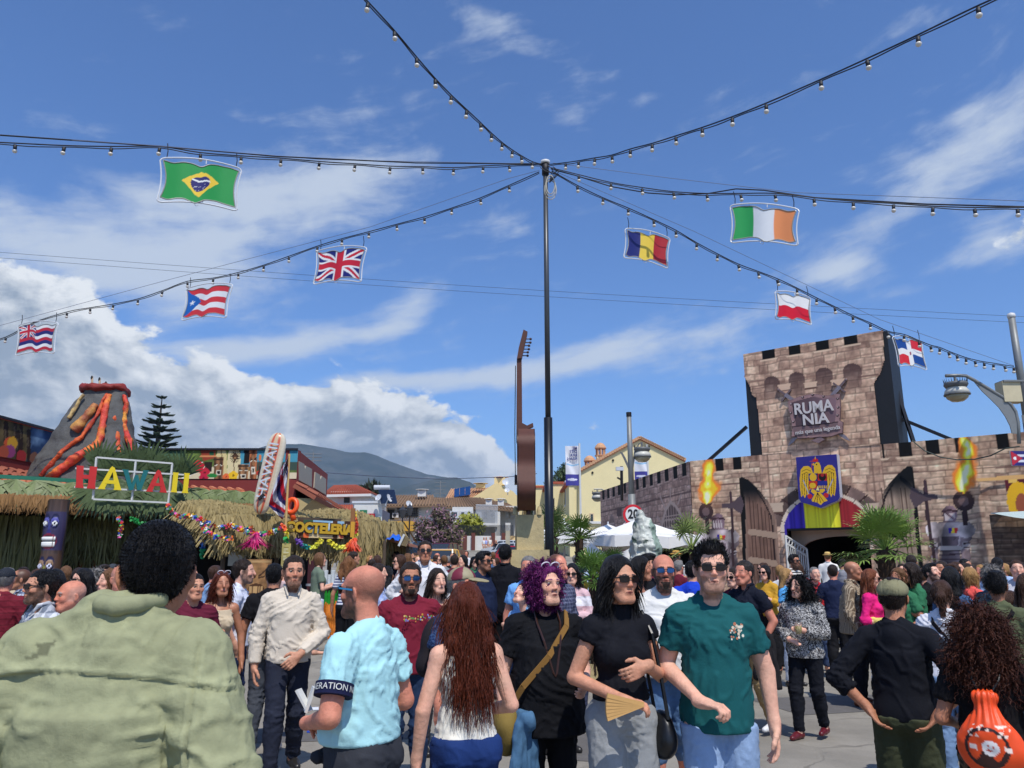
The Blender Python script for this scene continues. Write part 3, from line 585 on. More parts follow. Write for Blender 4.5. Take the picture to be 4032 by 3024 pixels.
# long side wall running back
FS=Fr((4.02,35.3,0),(5.69-4.02,24.57-35.3,0));LS=10.83
sw_=thing('castle_side_wall',FS(5,0,-.3),'long shaded castle wall print with pointed windows running back behind the umbrellas','castle wall')
cs=Canvas(0,LS,0,4.86,30);cs.C=stones(cs.S,cs.Z,.20,.38,31,(164,132,116),(124,96,86),(192,160,142))
for k in range(13):a=.35+k*.82;cs.poly([(a,4.45),(a+.36,4.45),(a+.36,4.9),(a,4.9)],(9,9,11));cs.line([(a-.04,4.43),(a+.40,4.43)],.04,(186,158,144),.7)
cs.line([(0,3.9),(LS,3.9)],.05,(78,58,54),.7)
c5=lambda x,y:FS.hit(2150+x/4.022,1850+y/4.022)
for pts,cc in(([(1800,1000),(1830,800),(1890,600),(1970,480),(2050,540),(2120,640),(2170,760),(2200,1000)],0),([(960,985),(985,830),(1040,690),(1085,790),(1110,985)],1)):
	p=[c5(*q)for q in pts];cs.poly(p,(172,148,134)if cc==0 else(136,112,104));c=np.mean(p,0);pi_=[((a-c[0])*.80+c[0],(b-c[1])*.84+c[1]-.05)for a,b in p];cs.poly(pi_,(96,78,72))
	x0,x1=min(a for a,b in pi_),max(a for a,b in pi_);ins=cs.inside(pi_)
	for k in range(1,8):m=ins&(np.abs(cs.S-(x0+(x1-x0)*k/8))<.022);cs.put(m,(166,142,130))
	zm=c[1];m=ins&(np.abs(cs.Z-zm)<.03);cs.put(m,(170,146,132))
	for k in range(8):q=(x0+(x1-x0)*(k+.5)/8,zm-.25);m=ins&(np.abs(np.hypot(cs.S-q[0],(cs.Z-q[1])*.8)-.12)<.025);cs.put(m,(170,146,132))
for q in(((1810,430),(1880,600)),((2140,400),(2090,540)),((1968,300),(1968,470)),((1760,740),(1830,840))):cs.line([c5(*q[0]),c5(*q[1])],.09,(166,142,130))
cs.poly([c5(1120,620),c5(1200,600),c5(1200,730),c5(1120,740)],(92,74,70))
oa,ob=FS.hit(2150+1040/2.369,1600+1175/2.369),FS.hit(2150+1330/2.369,1600+1170/2.369)
cs.mask&=~((cs.S>oa[0])&(cs.S<LS-.35)&(cs.Z<oa[1]))
cs.C=np.clip(cs.C*1.18,0,255);cs.mesh('printed_wall',FS,M_print,sw_)
b=B();b.frame_box(FS(0,2.6,-.02),FS.x*(LS-.02),-FS.n*.2,Vector((0,0,2.24)));b.frame_box(FS(0,0,-.02),FS.x*(oa[0]-.1),-FS.n*.2,Vector((0,0,2.598)));b.build('wall_cladding',M_blackcloth,sw_)
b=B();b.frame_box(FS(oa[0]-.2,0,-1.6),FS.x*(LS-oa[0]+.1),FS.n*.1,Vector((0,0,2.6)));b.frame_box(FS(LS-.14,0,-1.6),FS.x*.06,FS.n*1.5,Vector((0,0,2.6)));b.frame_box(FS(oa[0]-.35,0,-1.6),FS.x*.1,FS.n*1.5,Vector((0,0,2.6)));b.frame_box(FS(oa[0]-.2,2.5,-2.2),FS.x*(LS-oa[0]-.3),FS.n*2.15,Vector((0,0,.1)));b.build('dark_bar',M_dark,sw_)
B().frame_box(FS(oa[0]-.1,oa[1]-.10,.02),FS.x*(LS-oa[0]+.1),FS.n*.10,Vector((0,0,.09))).build('awning_rail',M_white,sw_)
# dark patterned screen and pale awning corner at the right edge
scn=thing('patterned_screen',FC(7.4,0,1.5),'dark scaly patterned screen under a pale awning corner at the castle wall','screen')
q=[FC.hit(2800+1730/1.58,1250+y/1.58,1.2)for y in(1228,1660)];sc2=Canvas(q[0][0],q[0][0]+2.4,0,q[0][1],36);sc2.C=stones(sc2.S,sc2.Z,.13,.26,77,(104,82,66),(66,48,42),(140,118,98));sc2.mesh('screen_print',FC,M_print,scn,1.2)
B().frame_box(FC(q[0][0],0,1.1),FC.x*2.4,FC.n*.09,Vector((0,0,q[0][1]-.01))).build('screen_frame',M_steel_d,scn)
aw_=thing('awning',FC(8.4,2.6,2.0),'pale glittering awning corner jutting in front of the dark screen','awning')
b=B();p0=FC(q[0][0]+.05,q[0][1]+.02,1.3);p1=FC(q[0][0]+2.5,q[0][1]+.05,1.35);b.v+=[tuple(p0),tuple(p1),tuple(p1+FC.n*1.1+Vector((0,0,-.52))),tuple(p0+FC.x*.5+FC.n*.4+Vector((0,0,-.12))),tuple(p0+Vector((0,0,.02))),tuple(p1+Vector((0,0,.04)))];b.f+=[(0,3,2,1),(4,5,2,3),(0,1,5,4)]
b.build('awning_cloth',M8('pale_awning',176,190,186,rough=.7,var=.35,sc=40),aw_)
# mountain
def mountain(name,Y,prof,deep,seed,mt,rough_=1.0):
	us=np.linspace(prof[0][0],prof[-1][0],260);vs=np.interp(us,[p[0]for p in prof],[p[1]for p in prof])
	rows=26;V=np.zeros((rows,len(us),3))
	for i,(u,v)in enumerate(zip(us,vs)):
		top=P(u,v,Y);base=P(u,v,Y*.62)
		for r in range(rows):
			t=r/(rows-1);y=Y-(Y-Y*.55)*t;x=top.x*(y/Y);z=(top.z+40)*(1-t)**1.15-40
			V[r,i]=(x,y,z)
	n=fbm(V.reshape(-1,3)/Y,22,seed,5).reshape(rows,-1);n2=np.abs(fbm(V.reshape(-1,3)*np.array([1,.35,.35])/Y,16,seed+3,4)).reshape(rows,-1)
	am=np.linspace(0,1,rows)[:,None];k=np.clip(am*6,.12,1)*np.clip((1-am)*3,0,1)
	V[...,2]+=(n*Y*.020-n2*Y*.035)*k*rough_;V[...,1]+=n*Y*.05*k
	idx=np.arange(rows*len(us)).reshape(rows,-1)
	return tag(mkobj(name,V.reshape(-1,3),np.stack([idx[:-1,:-1],idx[1:,:-1],idx[1:,1:],idx[:-1,1:]],-1).reshape(-1,4),mt,None,True),kind='structure')
def scrub_mat():
	m=bpy.data.materials.new('mountain_scrub');m.use_nodes=True;T=NT(m.node_tree);bs=T.n['Principled BSDF'];tc=T.node('ShaderNodeTexCoord');v=tc.outputs['Object']
	a=T.noise(v,.004,9,.65);b=T.noise(v,.03,6,.7);c=T.mix(T.ramp(a,.38,.62),(.030,.042,.026),(.075,.078,.058));c=T.mix(T.m('MULTIPLY',T.ramp(b,.45,.65),.6),c,(.028,.040,.022));c=T.mix(T.m('MULTIPLY',T.ramp(T.noise(v,.011,7,.7),.60,.70),.6),c,(.26,.24,.21))
	T.l.new(c,bs.inputs['Base Color']);bs.inputs['Roughness'].default_value=.95;bs.inputs['Specular IOR Level'].default_value=.1;return m
M_scrub=scrub_mat()
mountain('mountain',4200,[(-1800,1800),(-900,1700),(0,1790),(600,1850),(980,1775),(1060,1748),(1200,1745),(1280,1758),(1370,1778),(1440,1782),(1560,1822),(1690,1866),(1745,1876),(1830,1900),(1900,1945),(1960,1970),(2300,1990),(3000,1980),(4600,1960)],.5,3,M_scrub)
mountain('hill',3000,[(1180,1990),(1330,1950),(1480,1930),(1560,1925),(1700,1890),(1745,1877),(1800,1876),(1850,1895),(1900,1930),(1990,1975),(2300,2010),(2600,2020)],.5,8,M_scrub)
# foliage helpers
def leaf_cloud(n,centres,radii,size,seed,squash=1.0,droop=0.0,aspect=2.2):
	"""leaf-sized faces spread through the volume of several clumps"""
	rs=np.random.RandomState(seed);c=np.array(centres,float);r=np.array(radii,float);w=r**2;k=rs.choice(len(c),n,p=w/w.sum())
	d=rs.randn(n,3);d/=np.linalg.norm(d,axis=1,keepdims=True);rad=r[k]*(rs.rand(n)**.45);p=c[k]+d*rad[:,None]*np.array([1,1,squash])
	a=rs.randn(n,3);a[:,2]-=droop;a/=np.linalg.norm(a,axis=1,keepdims=True);b=np.cross(a,d+rs.randn(n,3)*.5);b/=np.linalg.norm(b,axis=1,keepdims=True)+1e-9
	s=size*(.6+.8*rs.rand(n))[:,None];V=np.stack([p-a*s*aspect*.5,p+b*s*.5,p+a*s*aspect*.5,p-b*s*.5],1)
	return V.reshape(-1,3),np.arange(4*n).reshape(n,4)
def leaf_mat(name,*c,rough=.55,var=.45,sc=1.4):
	return M8(name,*c,rough=rough,var=var,sc=sc,spec=.35)
def branchy(mb,base,top,r0,levels,rs,spread=.6,ends=None):
	base=Vector(base);top=Vector(top);mid=(base+top)/2+Vector((rs.uniform(-1,1),rs.uniform(-1,1),0))*(top-base).length*.08
	mb.tube([base,mid,top],[r0,r0*.8,r0*.6],6)
	if levels==0:
		if ends is not None:ends.append(top)
		return
	for _ in range(3):
		d=(top-base).normalized();L=(top-base).length*rs.uniform(.45,.66);v=Vector((rs.uniform(-1,1),rs.uniform(-1,1),rs.uniform(-.3,.6)))
		branchy(mb,top,top+(d+v*spread).normalized()*L,r0*.58,levels-1,rs,spread,ends)
M_bark=M8('bark',86,72,58,rough=.9,var=.35,sc=5,bump=.7,bsc=25,stretch=(1,1,.3))
def tree(base,h,cr,label,leafc,n=5000,size=.14,trunk_h=.35,seed=1,name='tree',cat='tree',spread=.7,squash=.8,levels=3,group=None,droop=0,extra=None):
	rs=random.Random(seed);t=thing(name,base,label,cat,group);mb=B();ends=[]
	branchy(mb,base,Vector(base)+Vector((0,0,h*trunk_h)),h*.035,levels,rs,spread,ends)
	# gather the limbs towards the crown's shape
	mb.build('trunk',M_bark,t,True)
	cc=Vector(base)+Vector((0,0,h-cr*squash));nr=np.random.RandomState(seed);cen=[]
	for e in range(26):
		d=nr.randn(3);d/=np.linalg.norm(d);d*=nr.rand()**.4*.85;cen.append((cc.x+d[0]*cr,cc.y+d[1]*cr,cc.z+d[2]*cr*squash))
	V,F_=leaf_cloud(n,cen,[cr*.36*nr.uniform(.6,1.15)for _ in cen],size,seed,.85,droop)
	mkobj('crown',V,F_,leafc,t)
	if extra:
		V,F_=leaf_cloud(extra[1],cen,[cr*.42]*len(cen),extra[2],seed+9,.9);mkobj('blossom',V,F_,extra[0],t)
	return t
def fan_palm(base,h,fr,label,nf=26,seed=1,tr=.14,col=(84,104,52),group=None,loc_up=.3,name='fan_palm',dense=18):
	rs=random.Random(seed);t=thing(name,base,label,'palm tree',group);base=Vector(base);top=base+Vector((0,0,h))
	m=B();m.tube([base,base+Vector((0,0,h*.5)),top],[tr*.85,tr*1.0,tr*1.1],10)
	n=int(h*26)
	for i in range(n):
		z=h*(i+.5)/n;a=i*2.4;c,s=cos(a),sin(a);p=base+Vector((c*tr*.9,s*tr*.9,z));q=p+Vector((c*tr*.55,s*tr*.55,.09));m.tube([p,q],[tr*.30,.008],4)
	m.build('trunk',M8('palm_trunk',62,46,34,rough=.95,var=.4,sc=12,bump=.6,bsc=30),t)
	lm=leaf_mat('palm_leaf_%d'%col[0],*col,sc=2.0,rough=.42)
	for i in range(nf):
		m=B();az_=i*2.399+rs.uniform(-.2,.2);el_=rs.uniform(-.25,1.35)if i<nf*.8 else rs.uniform(1.0,1.5);L=fr*rs.uniform(.42,.62)
		d=Vector((cos(az_)*cos(el_),sin(az_)*cos(el_),sin(el_)));e=top+d*L;e.z-=L*.12*(1-sin(el_));m.tube([top,top+d*L*.5,e],[.02,.014,.010],4)
		sd_=d.cross(Vector((0,0,1)));sd_=sd_.normalized()if sd_.length>.1 else Vector((1,0,0));nn=d.cross(sd_).normalized();R=fr*rs.uniform(.42,.58)
		for k in range(dense):
			a=(k/(dense-1)-.5)*4.1;w=d*cos(a)+sd_*sin(a)+nn*rs.uniform(-.10,.10)-nn*.12*abs(sin(a));Lk=R*(1-.22*abs(a)/2.05);s_=(-d*sin(a)+sd_*cos(a)).normalized()*(R*.032)
			p1=e+w*Lk*.45;p2=e+w*Lk*.8+Vector((0,0,-.04*Lk));p3=e+w*Lk+Vector((0,0,-.16*Lk));o=len(m.v)
			m.v+=[tuple(x)for x in(e-s_*.3,e+s_*.3,p1+s_,p1-s_,p2+s_*.8,p2-s_*.8,p3)];m.f+=[(o,o+1,o+2,o+3),(o+3,o+2,o+4,o+5),(o+5,o+4,o+6)]
		m.build('frond',lm,t)
	return t
	# far houses
M_wh=M8('whitewash',212,210,204,rough=.85,var=.07,sc=1.2,dirt=.10);M_cream=M8('cream_render',222,198,142,rough=.85,var=.07,sc=1.0,dirt=.08);M_yel=M8('pale_yellow_render',228,212,160,rough=.85,var=.05,sc=1.0,dirt=.05)
M_tileO=M8('new_clay_tile',168,84,58,rough=.8,var=.25,sc=3);M_tileB=M8('weathered_clay_tile',140,112,86,rough=.85,var=.45,sc=3.5,dirt=.35);M_tileP=M8('pale_clay_tile',196,150,112,rough=.85,var=.3,sc=3)
M_glass=mat('window_glass',(.03,.035,.04),.08,.1,spec=.8);M_shut=M8('dark_shutter',34,48,44,rough=.6,var=.1);M_alum=M8('white_aluminium',200,202,205,rough=.4,var=.03)
def tiled(a,b,c,d,mt,parent,pitch=.24,name='roof'):
	"""roof slope a-b along the eave, d-c along the ridge, as rolls of barrel tiles over a deck"""
	a,b,c,d=map(Vector,(a,b,c,d));n=max(2,int((b-a).length/pitch));nr_=(b-a).cross(d-a).normalized();
	if nr_.z<0:nr_=-nr_
	dk=B();dk.v=[tuple(p)for p in(a,b,c,d)]+[tuple(p-nr_*.10)for p in(a,b,c,d)];dk.f=[(0,1,2,3),(7,6,5,4),(0,4,5,1),(1,5,6,2),(2,6,7,3),(3,7,4,0)]
	r=dk.build(name,mt,parent);m=B()
	for i in range(n):
		t=(i+.5)/n;p=a.lerp(b,t)+nr_*.01;q=d.lerp(c,t)+nr_*.01;w=(b-a).normalized()*pitch*.30;L=(q-p).length;k=max(2,int(L/.42))
		for j in range(k):
			p0=p.lerp(q,j/k)+nr_*.035;p1=p.lerp(q,(j+1)/k)+nr_*.012;wj=w*(1+random.uniform(-.06,.06));o=len(m.v);hz_=nr_*pitch*.32
			m.v+=[tuple(x)for x in(p0-wj,p0-wj*.6+hz_*.8,p0+wj*.6+hz_*.8,p0+wj,p1-wj*.9,p1-wj*.55+hz_*.7,p1+wj*.55+hz_*.7,p1+wj*.9)];m.f+=[(o,o+1,o+5,o+4),(o+1,o+2,o+6,o+5),(o+2,o+3,o+7,o+6),(o,o+3,o+2,o+1)]
	m.build('roof_tiles',mt,r,kind='stuff');return r
def wbox(parent,u0,u1,v0,v1,Y,depth,mt,name='wall'):
	"""block whose front fills the photograph's rectangle u0..u1, v0 (top)..v1 at distance Y"""
	a=P(u0,v1,Y);b=P(u1,v1,Y);t=P((u0+u1)/2,v0,Y);z0=min(P((u0+u1)/2,v1,Y).z,1.2);m=B();m.frame_box((a.x,Y,z0),(b.x-a.x,0,0),(0,depth,0),(0,0,t.z-z0));return m.build(name,mt,parent)
def window(parent,u0,u1,v0,v1,Y,frame=None,bars=0,sill=True,glass=None,split=1):
	a=P(u0,v1,Y);b=P(u1,v0,Y);x0,x1,z0,z1=a.x,b.x,P((u0+u1)/2,v1,Y).z,P((u0+u1)/2,v0,Y).z;y=Y-.03
	m=B();w=.07
	for q in((x0,z0,x1-x0,w),(x0,z1-w,x1-x0,w),(x0,z0+w,w,z1-z0-2*w),(x1-w,z0+w,w,z1-z0-2*w)):m.frame_box((q[0],y-.02,q[1]),(q[2],0,0),(0,.08,0),(0,0,q[3]))
	for k in range(1,split):m.frame_box((x0+(x1-x0)*k/split-.03,y-.018,z0+w),(.06,0,0),(0,.06,0),(0,0,z1-z0-2*w))
	f=m.build('window',frame or M_alum,parent)
	B().frame_box((x0+w,y+.0,z0+w),(x1-x0-2*w,0,0),(0,.02,0),(0,0,z1-z0-2*w)).build('pane',glass or M_glass,f)
	if bars:
		g=B()
		for k in range(bars+1):g.frame_box((x0+(x1-x0)*k/bars-.012,y-.10,z0-.05),(.024,0,0),(0,.024,0),(0,0,z1-z0+.1))
		for k in range(4):g.frame_box((x0,y-.10,z0+(z1-z0)*k/3),(x1-x0,0,0),(0,.02,0),(0,0,.024))
		g.build('grille',M_steel_d,f)
	return f
def aircon(parent,u,v,Y,s=.36):
	p=P(u,v,Y);m=B();m.box((p.x,p.y-.17,p.z),(s,.32,s*.75));o=m.build('air_conditioner',M_alum,parent);f=B();f.tube([(p.x-s*.12,p.y-.35,p.z),(p.x-s*.12,p.y-.325,p.z)],s*.27,16);f.build('fan_grille',M_steel_d,o)
def dish(parent,u,v,Y,r,yaw,mt=None):
	p=P(u,v,Y);m=B();ax=Vector((sin(yaw),-cos(yaw),.45)).normalized();sx_=ax.cross(Vector((0,0,1))).normalized();sy_=sx_.cross(ax);o=0;n=18
	for i in range(5):
		rr=r*i/4;dd=.25*rr*rr/r
		for k in range(n):m.v.append(tuple(p+sx_*rr*cos(2*pi*k/n)+sy_*rr*sin(2*pi*k/n)+ax*dd))
	for i in range(4):
		for k in range(n):m.f.append((i*n+k,i*n+(k+1)%n,(i+1)*n+(k+1)%n,(i+1)*n+k))
	m.beam(p,p+ax*r*.9-sy_*r*.3,.02);m.beam(p,p-ax*.2-Vector((0,0,r*1.3)),.05);return m.build('satellite_dish',mt or M_alum,parent)
def chimney(parent,u,vt,vb,Y,w,mt,cap='slab'):
	p=P(u,vb,Y);q=P(u,vt,Y);h_=q.z-p.z;m=B();m.box((p.x,Y,p.z+h_*.36),(w,w,h_*.72));o=m.build('chimney',mt,parent);c=B()
	for sx_ in(-1,1):
		for sy_ in(-1,1):c.box((p.x+sx_*w*.4,Y+sy_*w*.4,p.z+h_*.80),(w*.16,w*.16,h_*.16))
	c.build('vent_post',mt,o);c=B();c.lathe([(w*.85,h_*.88),(w*.80,h_*.92),(.02,h_*1.0)],(p.x,Y,p.z),4 if cap=='slab' else 12);c.build('chimney_cap',M_tileP if cap=='slab' else mt,o)
FAR0=set(COL.objects)
# row of white houses (about 46 m off)
hA=thing('white_house',P(1250,2100,52),'white house with bright orange hipped roof and one dark shuttered window','house')
wbox(hA,1288,1450,1935,2120,52,8,M_wh)
a0,a1=P(1272,1944,51.4),P(1462,1940,51.4);rt=P(1315,1913,55),P(1400,1911,55)
tiled(a0,a1,rt[1],rt[0],M_tileO,hA,.16);tiled(a1,a1+Vector((0,9,0)),rt[1]+Vector((0,2,0)),rt[1],M_tileO,hA,.16)
B().frame_box(a0+Vector((0,0,-.22)),a1-a0,(0,8,0),(0,0,.16)).build('eave',M_wh,hA);window(hA,1354,1378,1952,1980,52,M_shut,glass=M_shut)
a0,a1=P(1290,2012,49),P(1390,2010,49);tiled(a0,a1,P(1390,1988,51.8),P(1305,1988,51.8),M_tileO,hA,.16);wbox(hA,1290,1388,2013,2130,49.4,2.6,M_wh,'lower_wall')
hB=thing('white_house',P(1440,2150,44),'white house with blank parapet wall, roof dish and solar heater beside orange tiled house','house')
wbox(hB,1388,1500,1978,2140,44,6,M_wh);B().frame_box(P(1386,1981,43.95),(P(1502,1981,44).x-P(1386,1981,44).x,0,0),(0,6.2,0),(0,0,.12)).build('coping',M_alum,hB)
for i,(u,v,c)in enumerate(((1430,2030,(20,110,70)),(1461,2044,(176,30,44)),(1483,2058,(20,100,60)))):
	p=P(u,v,43.9);B().box((p.x,43.9,p.z),(.42,.06,.62)).build('shutter',M8('shutter_%d'%i,*c),hB)
dish(hB,1491,1960,43.5,.20,-.5);dish(hB,1530,1962,43.5,.24,1.2)
p=P(1504,1926,44);m=B();m.tube([p+Vector((-.45,0,.1)),p+Vector((.45,0,.1))],.13,12);m.build('water_tank',M_alum,hB);B().frame_box(p+Vector((-.15,-.3,-.1)),(.9,0,0),(.2,-.1,-.75),(0,.05,.05)).build('solar_panel',M8('solar_panel',24,34,58,rough=.15,var=.05),hB);B().box(P(1506,1962,44)+Vector((0,.2,0)),(.35,.35,1.0)).build('tank_stand',M_wh,hB)
hC=thing('white_house',P(1600,2150,46),'long white house with weathered tile roof, barred window and yellow shop canopy','house')
wbox(hC,1512,1760,1990,2150,46,9,M_wh);tiled(P(1508,1992,45.4),P(1700,1990,45.4),P(1708,1950,50),P(1545,1952,50),M_tileB,hC,.17);tiled(P(1690,1990,45.4),P(1790,1988,45.4),P(1775,1963,49),P(1705,1960,49),M_tileB,hC,.17)
window(hC,1525,1553,2010,2044,46,M_steel_d,6);aircon(hC,1560,2030,46);aircon(hC,1552,2065,46);dish(hC,1609,1985,45,.2,.7)
gl_=B()
for k in range(9):
	for j in range(4):p=P(1572+k*8.5,2004+j*9,45.9);gl_.box(tuple(p),(.05,.05,.5));gl_.box(tuple(p),(.5,.05,.05))
gl_.build('lattice',M_alum,hC,kind='stuff');B().frame_box(P(1533,2090,45),(P(1628,2090,45).x-P(1533,2090,45).x,0,0),(0,1.0,0),(0,0,.55)).build('shop_canopy',M8('canopy_yellow',198,150,50),hC);B().frame_box(P(1546,2092,44.6),(P(1583,2092,45).x-P(1546,2092,45).x,0,0),(0,.9,.3),(0,0,.12)).build('awning',M8('awning_white',208,202,190),hC)
for u in(1545,1583):window(hC,u,u+24,2098,2140,46,M_steel_d)
chimney(hC,1662,1925,1956,48,.5,M_wh,'round')
hD=thing('white_house',P(1900,2150,42),'white house with glazed bay, balcony and climbing plant over its gate','house')
wbox(hD,1760,2045,1992,2150,44,9,M_wh);tiled(P(1755,1996,43.3),P(1935,2000,42.8),P(1880,1962,48),P(1770,1962,48),M_tileB,hD,.17);tiled(P(1930,2000,42.8),P(2045,2010,43),P(2000,1985,47),P(1880,1960,48),M_tileB,hD,.17)
b=B();b.prism([(P(1780,2068,43).x,44.0),(P(1780,2068,43).x,43.0),(P(1862,2068,43).x,43.0),(P(1880,2068,44).x,44.0)],lambda x,y,d:Vector((x,y,d)),P(1800,2068,43).z,P(1800,1996,43).z);b.build('bay',M_wh,hD)
for u0,u1 in((1772,1805),(1811,1834),(1835,1858)):window(hD,u0,u1,2012,2039,42.96,M_alum)
window(hD,1864,1874,2012,2039,43.4,M_alum);window(hD,1905,1917,2016,2044,43.9,M_steel_d);aircon(hD,1941,2030,43.9);aircon(hD,1938,2013,43.9,.3)
bl=B();p0,p1=P(1873,2072,42.3),P(1958,2074,42.3);bl.frame_box(p0,p1-p0,(0,1.7,0),(0,0,.18));bl.build('balcony_slab',M_wh,hD)
bar=B()
for k in range(26):q=p0.lerp(p1,k/25)+Vector((0,.05,.18));bar.frame_box(q,(.02,0,0),(0,.02,0),(0,0,.95))
bar.frame_box(p0+Vector((0,.03,1.13)),p1-p0,(0,.05,0),(0,0,.04));bar.build('balcony_railing',M_alum,hD)
for u in(1886,1959,2000):p=P(u,2140,42.6);B().box((p.x,42.6,2.2),(.28,.28,4.4 if u<1990 else 3.2)).build('pillar',M_wh,hD)
for u in(1925,1972):chimney(hD,u,1962,1992,44,.35,M_wh,'round')
for u in(1990,2010):window(hD,u,u+14,2010,2040,43.9,M_alum,split=2)
hE=thing('yellow_house',P(1850,1990,60),'ochre gabled house with pale tile roof and blue solar panels behind the white row','house')
m=B();pr=[(1800,1990),(1880,1948),(1945,1905),(1962,1904),(2020,1935),(2060,1975),(2060,2060),(1800,2060)];m.prism([(P(u,v,56).x,P(u,v,56).z)for u,v in pr],lambda x,y,d:Vector((x,d,y)),56,64);m.build('wall',M_cream,hE)
tiled(P(1752,1966,57),P(1880,1962,56),P(1925,1922,60),P(1774,1926,60),M_tileP,hE,.17);chimney(hE,1968,1876,1912,57,.8,M_cream);chimney(hE,1892,1902,1922,58,.7,M_cream,'round')
sp_=B();q0,q1,q2,q3=P(1788,1957,56.2),P(1852,1948,56.2),P(1853,1914,57.4),P(1788,1925,57.4)
for k in range(3):
	s=B();t0,t1=k/3+.01,(k+1)/3-.01;v=[q0.lerp(q1,t0),q0.lerp(q1,t1),q3.lerp(q2,t1),q3.lerp(q2,t0)];s.v=[tuple(x)for x in v]+[tuple(x+Vector((0,.12,0)))for x in v];s.f=[(0,1,2,3),(7,6,5,4),(0,4,5,1),(1,5,6,2),(2,6,7,3),(3,7,4,0)];s.build('solar_panel',M8('blue_solar_panel',26,58,104,rough=.12,var=.08),hE)
dish(hE,1989,1900,56,.24,.3);dish(hE,1998,1930,55.5,.2,-.2)
B().frame_box(P(2040,2010,58),(P(2140,2000,58).x-P(2040,2010,58).x,0,0),(0,6,0),(0,0,1.9)).build('side_wing',M_cream,hE)
an=thing('television_aerial',P(1734,1965,46),'thin television aerial mast above the weathered tile roof','aerial');p=P(1733,1960,47);mm=B();mm.tube([p,Vector((p.x,p.y,P(1733,1893,47).z))],.035,5);mm.build('mast',M_galv,an)
m=B();q=Vector((p.x,p.y,P(1733,1900,47).z))
for k in range(5):m.tube([q+Vector((-.35,0,-.22*k)),q+Vector((.35,0,-.22*k))],.015,4)
m.build('antenna_rods',M_galv,an)
# garden wall in front with stone panels, gates
gw=thing('garden_wall',P(1850,2160,39),'low garden wall of cream crazy-paving panels and white panels with brown posts','wall')
for u0,u1,mt_ in((1745,1788,0),(1792,1828,0),(1834,1858,1),(1868,1940,1),(1944,1980,1),(1984,2030,0)):
	a,b_=P(u0,2162,38.4),P(u1,2162,38.4);zt=P(u0,2110,38.4).z;zb=.2
	if mt_:B().frame_box((a.x,38.4,zb),(b_.x-a.x,0,0),(0,.2,0),(0,0,zt-zb)).build('panel',M_wh,gw)
	else:
		cvp=Canvas(a.x,b_.x,zb,zt,16);vp=np.random.RandomState(int(u0)).rand(60,2)*[b_.x-a.x,zt-zb]+[a.x,zb];dd=np.sqrt(((cvp.pts()[:,None]-vp)**2).sum(2));o_=np.sort(dd,1);e_=(o_[:,1]-o_[:,0]).reshape(cvp.S.shape);hh=np.random.RandomState(5).rand(60)[dd.argmin(1)].reshape(cvp.S.shape)[...,None]
		cvp.C=np.array((206,178,128))*(.85+.3*hh);cvp.C[e_<.05]=(150,126,92);cvp.mesh('stone_panel',Fr((0,38.38,0),(1,0,0)),M_print,gw);B().frame_box((a.x,38.40,zb),(b_.x-a.x,0,0),(0,.2,0),(0,0,zt-zb)).build('panel_core',M_wh,gw)
for u in(1743,1790,1831,1863,1942,1982):p=P(u,2160,38.3);B().frame_box((p.x-.09,38.25,-.1),(.18,0,0),(0,.3,0),(0,0,P(u,2098 if u>1840 else 2106,38.3).z+.1)).build('post',M8('brown_post',98,50,38),gw)
pk=B()
for k in range(60):p=P(1745+k*4.6,2112,38.5);pk.frame_box((p.x,38.5,p.z),(.03,0,0),(0,.03,0),(0,0,.55))
pk.build('railing',M_steel_d,gw)
vn=thing('climbing_plant',P(1850,2080,40),'yellow-green climbing plant arched over the garden gate','climber');V,F_=leaf_cloud(1500,[P(u,v,40)for u,v in((1822,2082),(1845,2072),(1862,2076),(1878,2086))],[.55,.7,.65,.45],.10,4);mkobj('leaves',V,F_,leaf_mat('vine_leaf',132,134,40),vn)
# the pink-flowering tree
tree((P(1706,2100,30).x,30,1.02),2.75,1.22,'bushy purple-blossomed Judas tree in front of the white houses',leaf_mat('dusky_leaf',92,84,60,sc=1.2),4200,.075,.3,5,'judas_tree',spread=.85,squash=.86,levels=4,extra=(M8('mauve_blossom',140,104,116,rough=.8,var=.5,sc=2),3600,.05))
# trees by the yellow building and far palm tuft
tree((P(2262,2100,56).x,58,2),7.2,2.5,'tall dark green tree rising behind the pale yellow terrace',leaf_mat('dark_leaf',62,78,44),12000,.12,.4,9,squash=1.25)
tree((P(2178,2100,44).x,44.5,2.2),4.7,1.6,'loose green pepper tree behind the black pole',leaf_mat('olive_leaf',84,98,58),8000,.11,.4,12,squash=1.35,droop=1.2)
V,F_=leaf_cloud(700,[P(1468,1945,58)],[.85],.26,5,.6,.2,5);pt=thing('palm_tree',P(1468,1990,58),'small dark palm top showing between the white houses','palm tree');mkobj('crown',V,F_,leaf_mat('dark_palm',48,58,38),pt);B().tube([(pt.location.x,58,0),P(1468,1940,58)],.2,8).build('trunk',M_bark,pt)
